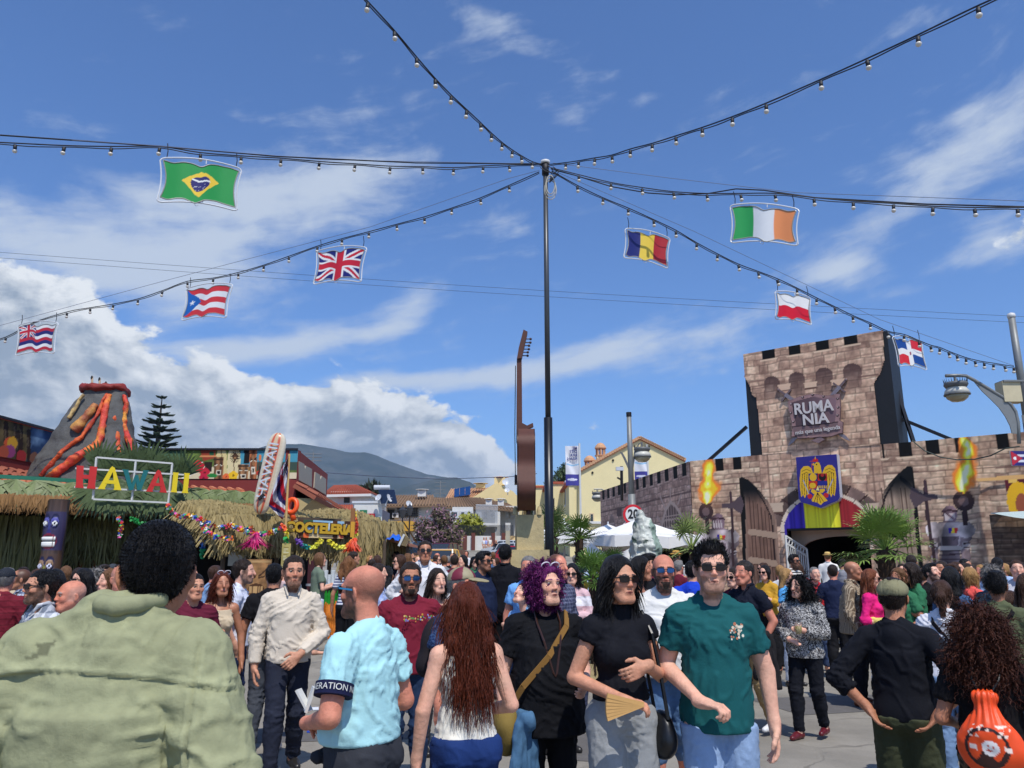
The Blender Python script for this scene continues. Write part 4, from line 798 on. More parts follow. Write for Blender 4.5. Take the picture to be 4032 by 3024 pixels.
# araucaria
ar=thing('norfolk_pine',(P(618,1760,60).x,60,0),'tall dark Norfolk Island pine with tiered branches behind the volcano','conifer');bx=ar.location.x;zt=P(618,1560,60).z;B().tube([(bx,60,0),(bx,60,zt*.6),(bx,60,zt)],[.4,.25,.03],8).build('trunk',M_bark,ar)
rs_=random.Random(4);V_,Fa=[],[];ntier=17
for i in range(ntier):
	t=i/(ntier-1);z=zt*(.985-.62*t**.9);L=.35+3.0*t**.75
	for k in range(8 if i>2 else 5):
		a=k*2*pi/(8 if i>2 else 5)+i*.4+rs_.uniform(-.2,.2);d=Vector((cos(a),sin(a),0));Lk=L*rs_.uniform(.75,1.1);nst=max(6,int(Lk*13))
		for j in range(nst):
			s=(j+1)/nst;p=Vector((bx,60,z))+d*Lk*s+Vector((0,0,Lk*(.16*s*s-.10*s)+.06));w=d.cross(Vector((0,0,1)))
			for q in(-1,1):
				wl=.34*(1-.35*s)*(min(1,Lk));e=p+w*q*wl+d*.16+Vector((0,0,.10));o=len(V_);V_+=[tuple(p-d*.06),tuple(p+d*.10+Vector((0,0,.05))),tuple(e)];V_+=[tuple(p-Vector((0,0,.06))),tuple(p+Vector((0,0,.12))),tuple(e+Vector((0,0,.05)))];Fa+=[(o,o+1,o+2),(o+3,o+4,o+5)]
mkobj('branches',np.array(V_),Fa,leaf_mat('araucaria_leaf',52,66,46),ar)
FAR1=set(COL.objects)
# pale yellow gabled building on the right
yb=thing('yellow_terrace',P(2500,2150,46),'pale yellow gabled building with two round chimneys and balconies down its shaded side','building')
pr=[(2280,1858),(2390,1795),(2520,1732),(2695,1818),(2780,1900),(2780,2250),(2280,2250)];m=B();YY=46
m.prism([(P(u,v,YY).x,max(-.2,P(u,v,YY).z))for u,v in pr],lambda x,y,d:Vector((x,d,y)),YY,YY+14);m.build('wall',M_yel,yb)
for(u0,v0),(u1,v1)in(((2276,1862),(2520,1729)),((2520,1729),(2700,1817))):
	a,b_=P(u0,v0,YY-.15),P(u1,v1,YY-.15);r=B();r.v=[tuple(x)for x in(a,b_,b_+Vector((0,14,0)),a+Vector((0,14,0)))]+[tuple(x+Vector((0,0,.16)))for x in(a,b_,b_+Vector((0,14,0)),a+Vector((0,14,0)))];r.f=[(0,3,2,1),(4,5,6,7),(0,1,5,4),(1,2,6,5),(2,3,7,6),(3,0,4,7)];r.build('roof',M_tileO,yb)
	vt=B();n=26
	for k in range(n):q=a.lerp(b_,(k+.5)/n)+Vector((0,-.02,.12));vt.tube([q,q+Vector((0,.5,.0))],.10,6)
	vt.build('verge_tiles',M_tileP,yb)
for u,vt_,vb in((2322,1793,1850),(2366,1743,1830)):
	p=P(u,vb,YY+1);q=P(u,vt_,YY+1);w=.30;m=B();m.box((p.x,YY+1,(p.z+q.z)/2-.6),(w*1.7,w*1.7,q.z-p.z-.4));o=m.build('chimney',M_yel,yb);c=B()
	for k in range(8):c.box((p.x+.25*cos(k*pi/4),YY+1+.25*sin(k*pi/4),q.z-.58),(.09,.09,.42))
	c.lathe([(.34,-.40),(.36,-.34),(.30,-.2),(.18,-.06),(.01,0)],(p.x,YY+1,q.z),14);c.lathe([(.36,-.84),(.36,-.78),(.2,-.77)],(p.x,YY+1,q.z),14);c.build('chimney_cap',M_tileP,o)
window(yb,2321,2339,2020,2058,YY,M8('stone_surround',214,190,150),sill=True);B().frame_box(P(2280,2062,YY-.12),(P(2500,2062,YY).x-P(2280,2062,YY).x,0,0),(0,.12,0),(0,0,.14)).build('band',M_wh,yb)
for u,v in((2414,1812),(2333,1861)):p=P(u,v,YY-.03);B().sph(p,.07,8,5).build('vent_hole',M_dark,yb)
# stepped terrace running back from its left side
x0=P(2280,2000,YY).x
for k,(yy,zt,w_)in enumerate(((YY+.4,P(2275,1905,YY).z,.55),(YY+6,P(2235,1905,YY+6).z,1.2),(YY+12,P(2215,1920,YY+12).z,1.7))):
	B().frame_box((x0-w_-.3*k,yy,-.1),(w_+.1+.3*k,0,0),(0,7,0),(0,0,zt+.1)).build('terrace_block',M_yel,yb)
	for j in range(2):
		z=2.6+j*2.6;yy2=yy+1.2+1.6*j;f=B().frame_box((x0-w_-.3*k-.03,yy2,z),(.05,0,0),(0,1.4,0),(0,0,1.6)).build('window',M_alum,yb);B().frame_box((x0-w_-.3*k-.045,yy2+.1,z+.1),(.02,0,0),(0,1.2,0),(0,0,1.4)).build('pane',M_glass,f)
	B().frame_box((x0-w_-.3*k-.9,yy+.4,4.3),(.9,0,0),(0,3,0),(0,0,.2)).build('balcony',M_yel,yb);rl=B()
	for j in range(16):rl.box((x0-w_-.3*k-.87,yy+.45+j*.19,5.0),(.03,.03,1.0))
	rl.build('balcony_railing',M_steel_d,yb)
	B().frame_box((x0-w_-.3*k-.2,yy-.1,zt),(w_+.5+.3*k,0,0),(0,7.2,0),(0,0,.14)).build('roof',M_tileO,yb)
HAW0=set(COL.objects)
# Hawaiian themed building on the left
h0=P(0,1873,14.0);h1=P(1010,1925,16.6)
FH=Fr((h0.x,h0.y,0),(h1.x-h0.x,h1.y-h0.y,0));LH=math.hypot(h1.x-h0.x,h1.y-h0.y);ZT,ZB=3.24,2.57
g1=lambda x,y,d=0.0,F_=None:(F_ or FH).hit(x/1.58,1400+y/1.58,d)
M_red=M8('dark_red_render',128,46,42,rough=.85,var=.12,sc=2,dirt=.12);M_thatch=M8('brown_thatch',132,98,58,rough=.9,var=.4,sc=9,stretch=(1,1,.2));M_straw=M8('dry_palm_straw',152,134,88,rough=.8,var=.4,sc=6);M_green=M8('green_batten',30,110,84,rough=.6);M_fan=leaf_mat('cut_palm_leaf',96,108,60,sc=2.5,rough=.5);M_fan2=leaf_mat('dark_palm_frond',72,88,52,sc=2.5)
def fringe(fr,a0,a1,zt,zb,n,seed,w=.012,d0=0.0,dj=.1,rag=.08,ztf=None,lean=.06):
	rs=np.random.RandomState(seed);a=a0+(a1-a0)*rs.rand(n);t=zt+rs.randn(n)*.02+(0 if ztf is None else ztf(a));b=zb+rs.randn(n)*rag+(0 if ztf is None else ztf(a));d=d0+rs.rand(n)*dj;l=rs.randn(n)*lean
	o,x,nn=(np.array(q)for q in(fr.o,fr.x,fr.n));Z=np.array([0,0,1.0]);ww=w*(.6+.9*rs.rand(n));tw=rs.randn(n)*.6
	def pt(a_,z_,d_):return o+a_[:,None]*x+d_[:,None]*nn+z_[:,None]*Z
	xm=(a+l*.4);zm=(t+b)/2;dm=d+.05+rs.rand(n)*.04;c,s=ww*np.cos(tw),ww*np.sin(tw)
	V=np.stack([pt(a-c,t,d-s),pt(a+c,t,d+s),pt(xm-c,zm,dm-s),pt(xm+c,zm,dm+s),pt(a+l-c*.3,b,dm+.02*rs.randn(n)-s),pt(a+l+c*.3,b,dm+.01-s)],1)
	k=np.arange(n)[:,None]*6;return V.reshape(-1,3),np.concatenate([k+np.array([0,1,3,2]),k+np.array([2,3,5,4])])
def fanleaf(m,c,d,n,R,k=15,spread=2.4,droop=.15,seed=0):
	rs=random.Random(seed);d=Vector(d).normalized();n=Vector(n).normalized();s=n.cross(d).normalized()
	for i in range(k):
		a=(i/(k-1)-.5)*spread;w=d*cos(a)+s*sin(a)+n*rs.uniform(-.05,.12);L=R*(1-.25*abs(a)/(spread/2))*rs.uniform(.88,1.08);sd=(-d*sin(a)+s*cos(a))*R*.045;c=Vector(c)
		p1=c+w*L*.45+n*.02;p2=c+w*L*.8+Vector((0,0,-.05*L))*droop*6;p3=c+w*L+Vector((0,0,-L*droop));o=len(m.v)
		m.v+=[tuple(x)for x in(c-sd*.3,c+sd*.3,p1+sd,p1-sd,p2+sd*.6,p2-sd*.6,p3)];m.f+=[(o,o+1,o+2,o+3),(o+3,o+2,o+4,o+5),(o+5,o+4,o+6)]
hb=thing('hawaii_bar',FH(LH/2,0,-1),'Hawaiian themed bar building with thatched eave, palm leaf trim and dark veranda','building')
A0,A1=-3.2,LH+.2
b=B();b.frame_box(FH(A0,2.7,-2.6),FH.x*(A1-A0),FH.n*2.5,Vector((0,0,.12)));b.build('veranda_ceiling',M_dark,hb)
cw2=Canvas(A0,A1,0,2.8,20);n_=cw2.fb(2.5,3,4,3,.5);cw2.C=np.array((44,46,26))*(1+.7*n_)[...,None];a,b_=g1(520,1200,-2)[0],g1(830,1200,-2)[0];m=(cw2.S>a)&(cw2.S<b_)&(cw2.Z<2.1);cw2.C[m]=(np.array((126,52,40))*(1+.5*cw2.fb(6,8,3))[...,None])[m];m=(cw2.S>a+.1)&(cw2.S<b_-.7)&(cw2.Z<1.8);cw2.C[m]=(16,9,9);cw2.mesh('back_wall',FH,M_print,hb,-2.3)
tiled(FH(A0,ZB+.22,.25),FH(A1,ZB+.22,.25),FH(A1,ZT+.12,-1.9),FH(A0,ZT+.12,-1.9),M8('orange_clay_tile',186,112,76,rough=.8,var=.3,sc=3),hb,.2,'roof')
V,F_=fringe(FH,A0,A1,ZB+.30,ZB+.02,3600,5,.012,.22,.10,.03);mkobj('thatch_fringe',V,F_,M_thatch,hb,kind='stuff')
V,F_=fringe(FH,A0,g1(330,1000,0)[0],2.55,.5,2600,6,.014,-1.0,.35,.35,lean=.2);mkobj('hanging_grass',V,F_,leaf_mat('dull_dry_grass',96,96,54),hb,kind='stuff')
V,F_=fringe(FH,g1(430,1000,0)[0],A1,2.55,1.9,2600,7,.014,-.9,.3,.25,lean=.2);mkobj('hanging_grass',V,F_,leaf_mat('dull_dry_grass',96,96,54),hb,kind='stuff')
B().beam(FH(A0,ZT,.02),FH(g1(560,800)[0],ZT-.03,.02),.05,.07).build('green_batten',M_green,hb)
for i in range(27):
	a=A0+.15+i*(A1-A0-.2)/26
	if g1(560,800)[0]<a<g1(1080,800)[0]-.0 and i%2:continue
	m=B();fanleaf(m,FH(a,ZT-.06,.06),FH.x*random.uniform(-.35,.35)+FH.n*.55+Vector((0,0,-1)),FH.n+Vector((0,0,.4)),random.uniform(.5,.66),15,2.3,.14,i);m.build('palm_leaf',M_fan,hb)
for i in range(16):
	a=g1(560+i*36,800)[0];m=B();up_=i%3!=2;fanleaf(m,FH(a,ZT+random.uniform(.0,.25),.25),FH.x*random.uniform(-.5,.5)+FH.n*.2+Vector((0,0,1 if up_ else-1)),FH.n+Vector((0,0,.2)),random.uniform(.45,.7),17,2.2,.06,50+i);m.build('palm_frond',M_fan2,hb)
for i in range(9):
	a=g1(590+i*55,880)[0];m=B();fanleaf(m,FH(a,ZT-.1,.34),FH.x*random.uniform(-.4,.4)+FH.n*.2+Vector((0,0,-1)),FH.n,random.uniform(.55,.75),17,2.0,.06,90+i);m.build('palm_frond',M_fan2,hb)
for x in(330,1230):q=g1(x,1300,-.2)[0];B().tube([FH(q,0,-.3),FH(q,2.6,-.3)],.06,8).build('post',M_bark,hb)
# upper walls with murals
FM=Fr(P(-140,1620,15.0).xy.to_3d(),(P(232,1703,18.0)-P(-140,1620,15.0)).xy.to_3d());FM.o.z=0
mL=(P(232,1703,18.0)-P(-140,1620,15.0)).xy.length
b=B();b.frame_box(FM(-2,3.2,-.3),FM.x*(mL+3),FM.n*.28,Vector((0,0,1.5)));b.build('upper_wall',M_red,hb)
cm=Canvas(-1.6,mL+.3,3.88,4.66,40,(30,50,84));c9=lambda x,y:FM.hit(x/3.568,1500+y/3.568)
cm.C=np.array((36,58,92))*(1+.5*cm.fb(2,3,4))[...,None];m=cm.S<c9(420,800)[0];cm.C[m]=(np.array((92,80,52))*(1+.5*cm.fb(4,5,3))[...,None])[m]
al=np.clip(cm.fb(2.2,15,4)*2.2-.1,0,1);cm.put((cm.S>c9(420,800)[0]),(120,150,180),al)
for x,y0,y1,w in((85,600,1000,90),(215,560,900,60),(300,600,950,70),(255,740,1080,90),(405,710,1100,80)):cm.line([c9(x,y0),c9(x,y1)],w/3.568*17/3029,(48,34,26));cm.line([c9(x-10,y0+90),c9(x-10,y0+200)],.05,(92,78,60))
for x,y,c in((130,880,(206,90,50)),(175,875,(212,160,50)),(145,990,(150,70,120)),(50,1000,(176,84,60)),(300,1060,(170,50,50)),(480,1090,(130,90,70))):cm.ell(c9(x,y),(.16,.14),c)
cm.mesh('mural',FM,M_print,hb,.0);bb=B();bb.beam(FM(-1.6,4.70,.02),FM(mL+.3,4.70,.02),.05);bb.build('mural_frame',M_steel_d,hb)
tiled(FM(-2,3.36,.55),FM(mL+.2,3.36,.55),FM(mL+.2,3.62,0),FM(-2,3.62,0),M8('brown_clay_tile',150,84,62,rough=.8,var=.3),hb,.26,'upper_eave')
# right mural, facing the square
YM=19.0;xm0,xm1=P(470,1880,YM).x,P(1167,1880,YM).x;FR=Fr((xm0,YM,0),(1,0,0));lm=xm1-xm0;zt,zb=4.42,3.71;c8=lambda x,y:FR.hit(700+x/3.403,1750+y/3.403)
cr=Canvas(0,lm,zb,zt,52,(206,196,166));z_=(cr.Z-zb)/(zt-zb);cr.C=np.array((222,206,170))*(1-.0*z_)[...,None]
m=z_>.45+.25*np.clip((cr.S-c8(350,0)[0])*-.6,-1,.5);cr.put(m,lambda s,z:np.array((92,110,52))*(1+.5*fbm(np.stack([s,z],1),4,3,4)[:,None]));m=(cr.S>c8(850,0)[0])&(z_>.4);cr.put(m,(72,148,168));cr.put((cr.S<c8(120,0)[0])&(z_>.3),(70,100,80),.8);cr.put((cr.S>c8(1000,0)[0])&(z_>.3)&(z_<.6),(60,80,70))
cr.poly([c8(*q)for q in((40,400),(120,260),(330,230),(360,330),(60,470))],(236,232,220));cr.poly([c8(*q)for q in((0,300),(60,330),(10,470),(0,470))],(96,170,180))
def sb(x0,x1,y0,c):cr.poly([c8(*q)for q in((x0,470),(x0,y0+90),(x0+20,y0+20),((x0+x1)/2,y0-20),(x1-20,y0+20),(x1,y0+90),(x1,470))],c);cr.line([c8((x0+x1)/2,y0),c8((x0+x1)/2,470)],.02,(90,60,40))
sb(515,660,60,(216,198,140));sb(665,840,60,(222,206,158))
for k in range(20):a=k*pi/10;q=c8(768,165);cr.line([(q[0]+.05*cos(a),q[1]+.05*sin(a)),(q[0]+.125*cos(a),q[1]+.15*sin(a))],.016,(52,36,26))
cr.ell(c8(768,170),(.06,.075),(78,52,36));cr.ell(c8(768,178),(.03,.02),(160,120,80))
def tiki(x0,x1,y0,y1,dark=(62,40,28),mid=(122,84,56),mouth=True):
	W_=x1-x0;cr.poly([c8(*q)for q in((x0,y0),(x1,y0),(x1-W_*.06,y1),(x0+W_*.06,y1))],lambda s,z:np.array(mid)*(1+.35*np.sin(s*40)[:,None]));xm_=(x0+x1)/2;H_=y1-y0
	for q in(-1,1):cr.poly([c8(xm_+q*W_*.06,y0+H_*.34),c8(xm_+q*W_*.42,y0+H_*.22),c8(xm_+q*W_*.36,y0+H_*.40)],dark);cr.line([c8(xm_+q*W_*.08,y0+H_*.36),c8(xm_+q*W_*.34,y0+H_*.38)],.022,(226,216,190))
	cr.line([c8(xm_,y0+H_*.2),c8(xm_,y0+H_*.5)],.05,(150,108,74));cr.line([c8(x0+4,y0+H_*.12),c8(x1-4,y0+H_*.12)],.03,dark)
	if mouth:cr.poly([c8(xm_-W_*.26,y0+H_*.58),c8(xm_+W_*.26,y0+H_*.58),c8(xm_+W_*.24,y0+H_*.82),c8(xm_-W_*.24,y0+H_*.82)],(224,214,190));cr.poly([c8(xm_-W_*.15,y0+H_*.63),c8(xm_+W_*.15,y0+H_*.63),c8(xm_+W_*.13,y0+H_*.76),c8(xm_-W_*.13,y0+H_*.76)],(30,18,16))
cr.poly([c8(*q)for q in((300,70),(515,70),(500,180),(340,225))],(150,64,44));cr.ell(c8(455,120),(.06,.06),(40,90,60));cr.line([c8(310,160),c8(505,160)],.05,(212,140,90));cr.poly([c8(*q)for q in((355,230),(460,230),(450,370),(365,370))],(44,30,26))
tiki(480,615,165,470);tiki(808,950,262,500,mid=(150,108,72));tiki(960,1062,75,470,(40,26,20),(140,84,52));cr.poly([c8(*q)for q in((890,75),(960,75),(960,260),(880,250))],(24,18,18))
cr.line([c8(1100,200),c8(1075,370)],.02,(96,60,40));cr.ell(c8(1101,178),(.035,.08),(222,120,60))
for x,y,r,c in((268,300,.15,(206,30,52)),(362,380,.12,(200,40,60)),(345,450,.11,(196,36,66)),(650,435,.09,(232,110,60)),(745,415,.11,(240,190,40)),(1100,380,.08,(200,60,50))):
	q=c8(x,y)
	for k in range(5):a=k*2*pi/5+.3;cr.ell((q[0]+r*.55*cos(a),q[1]+r*.55*sin(a)),(r*.55,r*.5),c)
	cr.ell(q,(r*.25,r*.25),tuple(int(t*.55)for t in c))
cr.ell(c8(460,418),(.13,.05),(40,130,60));cr.poly([c8(*q)for q in((1085,290),(1145,300),(1145,460),(1070,460))],(34,34,36),.8)
cr.mesh('mural',FR,M_print,hb,0);B().frame_box((xm0-.1,YM+.02,3.3),(lm+.1,0,0),(0,.25,0),(0,0,1.13)).build('upper_wall',M_red,hb);B().beam((xm0,YM-.02,zt+.02),(xm1,YM-.02,zt+.02),.05).build('mural_frame',M_steel_d,hb)
# side wall running back to the right
e0,e1=Vector((xm1,YM+.02,0)),P(1289,1900,24.4);e1.z=0;FX=Fr(e0,e1-e0);LX=(e1-e0).length;cx_=lambda x,y:FX.hit(700+x/3.403,1750+y/3.403)
B().frame_box(FX(0,0,-.3),FX.x*LX,FX.n*.3,Vector((0,0,4.42))).build('side_wall',M_red,hb)
for p in(((1612,225),(1680,262),(1692,330),(1700,285),(1785,330),(1780,570),(1610,480)),((1830,370),(1890,405),(1900,470),(1915,420),(1975,465),(1972,675),(1815,580))):
	B().prism([cx_(*q)for q in p],lambda x,y,d:FX(x,y,d),.0,.03).build('cream_panel',M8('grey_cream_panel',168,160,140),hb)
ze=cx_(1700,700)[1];tiled(FX(-.3,ze-.12,.55),FX(LX+.9,ze-.12,.55),FX(LX+.6,ze+.18,.02),FX(-.3,ze+.18,.02),M8('brown_clay_tile',150,84,62),hb,.24,'side_eave')
B().prism([(.48,ze-.16),(.02,ze-.16),(.02,ze-.75),(.12,ze-.7),(.2,ze-.45)],lambda x,y,d:FX(d,y,x),-.2,LX+.6).build('cornice',M8('ochre_cornice',190,166,112),hb)
B().frame_box(FX(.8,ze-1.6,.01),FX.x*1.9,FX.n*.03,Vector((0,0,.8))).build('red_panel',M_red,hb)
an2=thing('television_aerial',FX(3.8,4.42,-.2),'small aerial standing on the dark red side wall roof','aerial');m=B();p=FX(3.6,4.42,-.2);m.tube([p,p+Vector((0,0,.45))],.02,5);m.build('mast',M_galv,an2)
for k in range(3):B().tube([p+Vector((-.25,0,.2+.1*k)),p+Vector((.25,0,.2+.1*k))],.012,4).build('rod',M_galv,an2)
# volcano
vo=thing('volcano_model',(P(372,1880,18.2).x,18.4,3.2),'grey papier-mache volcano with red and orange lava streams on the bar roof','volcano model')
VY=16.9;v5=lambda x,y:(x/3.568,1500+y/3.568)
rows=[(1475,300,120),(1470,305,200),(1440,375,350),(1400,445,500),(1340,530,700),(1290,600,900),(1250,690,1100),(1210,760,1380),(1190,800,1500)]
def prof(z):
	zs=[P(*v5(c,y),VY).z for c,w,y in rows][::-1];xc=np.interp(z,zs,[P(*v5(c,y),VY).x for c,w,y in rows][::-1]);r=np.interp(z,zs,[w/3.568*VY/3029 for c,w,y in rows][::-1]);return xc,r
zs_=np.linspace(3.2,P(*v5(1475,120),VY).z,50);aa=np.linspace(0,2*pi,97)[:-1];V=[]
for z in zs_:
	xc,r=prof(z)
	for a in aa:V.append((xc+r*cos(a),VY-r*.75*sin(a),z))
V=np.array(V);n=len(aa);cx0,_=prof(4.5);dr=V-np.array([cx0,VY,0]);dr[:,2]=0;dr/=np.linalg.norm(dr,axis=1,keepdims=True);V+=dr*(fbm(V,2.2,3,3)*.09+fbm(V,9,4,2)*.03)[:,None]
Q=[(i*n+k,i*n+(k+1)%n,(i+1)*n+(k+1)%n,(i+1)*n+k)for i in range(len(zs_)-1)for k in range(n)];mkobj('cone',V,Q,M8('volcano_grey',88,88,86,rough=.9,var=.3,sc=3,bump=.8,bsc=20),vo,True)
def lava(nm,pts,w,c,c2,seed,par=vo):
	rs=np.random.RandomState(seed);P3=[]
	for i in range(len(pts)-1):
		for t in np.linspace(0,1,9)[:-1]:
			x=pts[i][0]*(1-t)+pts[i+1][0]*t;y=pts[i][1]*(1-t)+pts[i+1][1]*t;p=P(*v5(x,y),VY-.6);xc,r=prof(p.z);q=(p.x-xc)/r;yy=VY-r*.75*math.sqrt(max(.05,1-q*q))-.06;p=P(*v5(x,y),yy);P3.append(p)
	rr=[w*.80*(1+.10*math.sin(i*.45+seed))*(.75+.5*i/len(P3))for i in range(len(P3))];mb=B();mb.tube(P3,[max(.02,r)for r in rr],10)
	V=np.array(mb.v);V+=np.stack([fbm(V,16,seed+k,3)for k in range(3)],1)*.028;f=np.clip(.5+fbm(V,7,seed+5,3)*1.5,0,1)[:,None];edge=f**1.5
	return mkobj(nm,V,mb.f,M_lava,par,True,col=lin(np.array(c))*(1-edge)+lin(np.array(c2))*edge)
M_lava=mat('lava_paint',attr=True,rough=.6,var=.35,sc=10,bump=1.0,bsc=34)
lava('lava_stream',[(1510,180),(1440,270),(1400,400),(1330,540),(1210,690),(1150,790),(1010,880),(880,980),(790,1090),(680,1220),(560,1350)],.055,(168,48,34),(214,96,40),1)
lava('lava_stream',[(1530,200),(1490,330),(1455,520),(1430,680),(1400,820),(1330,930),(1180,1000),(1030,1100),(900,1210),(780,1300),(680,1380)],.10,(206,66,50),(226,130,46),2)
lava('lava_stream',[(1630,200),(1650,310),(1610,450),(1600,530),(1650,640),(1640,780),(1650,900),(1690,1050),(1700,1200)],.075,(186,52,36),(216,110,44),3)
lava('lava_stream',[(1745,200),(1775,330),(1750,480),(1740,620),(1770,740),(1830,880),(1870,1010),(1900,1120)],.08,(204,56,44),(222,150,50),4)
lava('lava_stain',[(1350,330),(1230,480),(1130,600),(1030,710)],.12,(150,76,52),(196,140,66),6)
lava('lava_stream',[(1170,190),(1110,280),(1030,420),(960,540)],.05,(120,100,70),(200,170,110),7)
xc,r=prof(P(*v5(1475,130),VY).z);m=B();zr=P(*v5(1475,125),VY).z;m.tube([(xc+r*cos(a),VY-r*.75*sin(a),zr+.03*sin(3*a))for a in aa[::3]],[.075+.015*math.sin(5*a)for a in aa[::3]],10,closed=True);V=np.array(m.v);V+=np.stack([fbm(V,8,30+k,2)for k in range(3)],1)*.06;mkobj('crater_rim',V,m.f,M_lava,vo,True,col=lin((138,42,34)))
m=B();m.lathe([(r*.95,zr-.05),(.02,zr-.12)],(xc,VY,0),24);m.build('crater',M_lava if False else M8('crater_red',120,36,30),vo)
for x,yt in((573,130),(620,140),(660,165)):
	p=P(x/1.58,1400+190/1.58,VY-.2);q=P(x/1.58,1400+yt/1.58,VY-.2);t=thing('torch_stick',p,{573:'tallest thin white flame stick on the volcano rim',620:'middle white flame stick on the volcano rim',660:'shortest white flame stick, right end of volcano rim'}[x],'stick');B().tube([p,q],.022,6).build('stick',M8('pale_pipe',206,176,140),t);B().sph(q+Vector((0,-.01,-.03)),(.025,.02,.05),6,4).build('tip',M_blackcloth,t)
	# letters
hs_=thing('hawaii_sign',FH(g1(820,900,.7)[0],ZB+.4,.7),'big HAWAII sign in red, yellow and teal letters on a white metal frame','sign');dS=.95
G=lambda*p:[g1(x,y,dS)for x,y in p]
def bar(p,q,w=.030,nm='frame_bar'):a,b_=G(p,q);B().beam(FH(a[0],a[1],dS-.04),FH(b_[0],b_[1],dS-.04),w).build(nm,M_white,hs_)
for p,q in(((602,632),(1075,670)),((580,893),(1050,915)),((602,632),(580,893)),((1075,670),(1050,915)),((848,652),(822,905)),((470,700),(1170,742)),((462,817),(1170,852))):bar(p,q)
RD,YL,TL=M8('sign_red',196,40,34,rough=.5,var=.06),M8('sign_yellow',228,200,20,rough=.5,var=.05),M8('sign_teal',16,104,104,rough=.5,var=.06)
for nm,mt_,polys in(('letter_h',RD,(((476,685),(520,688),(514,800),(520,826),(466,822),(472,800)),((558,690),(604,694),(590,806),(592,830),(538,827),(546,804)),((512,742),(562,745),(558,768),(510,766)))),('letter_a',YL,(((686,700),(697,690),(712,700),(650,826),(656,833),(606,830),(618,816)),((697,691),(712,700),(748,822),(754,839),(704,836),(710,826)),((664,776),(718,779),(722,800),(652,797)))),('letter_w',TL,(((758,708),(800,712),(798,722),(826,836),(802,840),(768,724)),((804,840),(826,836),(856,748),(840,742)),((838,742),(858,746),(876,838),(852,840)),((852,838),(876,838),(918,728),(926,716),(890,714),(888,728)))),('letter_a',RD,(((972,722),(983,711),(998,722),(946,842),(952,849),(906,846),(916,832)),((983,712),(998,722),(1030,838),(1036,855),(990,851),(996,841)),((950,792),(1002,795),(1006,814),(940,811)))),('letter_i',YL,(((1074,727),(1110,730),(1106,742),(1096,838),(1100,853),(1060,850),(1066,838),(1076,740)),)),('letter_i',YL,(((1143,731),(1179,734),(1175,746),(1165,842),(1170,858),(1128,855),(1136,842),(1146,744)),))):
	m=B()
	for i,p in enumerate(polys):m.prism(G(*p),lambda x,y,d:FH(x,y,d),dS,dS+.04+.002*i)
	m.build(nm,mt_,hs_)
	# totems
def totem(u,vt,vb,Y,wpx,label,paint,turn=0.0):
	p=P(u,vt,Y);q=P(u,vb,Y);w=wpx*Y/3029/2;H_=p.z;t=thing('totem_pole',(p.x,Y,0),label,'totem');cv_=Canvas(-1,1,0,1,1);n,k=60,int(H_*52)
	cv_=Canvas.__new__(Canvas);cv_.nx,cv_.nz=n,k;cv_.a=np.linspace(-1.6,1.6,n);cv_.zz=np.linspace(0,H_,k);cv_.S,cv_.Z=np.meshgrid(cv_.a,cv_.zz);cv_.C=np.empty(cv_.S.shape+(3,));cv_.C[:]=(74,56,46);cv_.C*=(1+.35*cv_.fb(1.5,4,4,4,1))[...,None];cv_.mask=np.ones(cv_.S.shape,bool)
	paint(cv_,H_);lum=cv_.C.mean(-1);rel=np.clip((lum-60)/200,-.2,1)*.03
	def fn(S,Z,D):r=w*(1+.05*np.sin(Z*9))+rel;a=S*1.0+turn;return np.stack([p.x+np.sin(a)*r,Y-np.cos(a)*r,Z],-1)
	cv_.mesh('carved_face',fn,M_print2,t);m=B();m.tube([(p.x,Y+.02,0),(p.x,Y+.02,H_*.5),(p.x,Y+.02,H_+.02)],w*.93,14);m.build('log',M8('totem_wood',62,48,40,bump=.5,bsc=20),t);return t
M_print2=mat('glossy_paint',attr=True,rough=.35,var=.05)
def face(c,z,h,skin,lip,eye_c=(240,240,235),tongue=False,rows=2,nose=None):
	E=lambda x,y,rx,ry,col:c.ell((x,z+h*y),(rx,h*ry),col)
	c.poly([(-1.5,z),(1.5,z),(1.5,z+h),(-1.5,z+h)],skin,.55)
	for q in(-1,1):E(q*.42,.74,.40,.20,(26,22,60));E(q*.42,.72,.34,.13,(90,88,160)if skin[2]>90 else(150,120,90));E(q*.42,.68,.27,.075,(20,18,30));E(q*.42,.68,.22,.055,eye_c);E(q*.42,.68,.05,.04,(20,20,24))
	E(0,.56,.12,.17,nose or tuple(int(t*.9+20)for t in skin));E(0,.46,.20,.06,nose or skin)
	E(0,.22,.80,.20,lip);E(0,.22,.70,.15,(24,16,20))
	for r in range(rows):
		for k in range(6):x=-.56+k*.225;yy=.22+(.07 if rows==2 else 0)*(1 if r else-1);c.poly([(x-.10,z+h*(yy-.055)),(x+.10,z+h*(yy-.055)),(x+.10,z+h*(yy+.055)),(x-.10,z+h*(yy+.055))],(238,236,228))
	if tongue:c.poly([(-.32,z+h*-.06),(.32,z+h*-.06),(.36,z+h*.14),(-.36,z+h*.14)],(206,60,36))
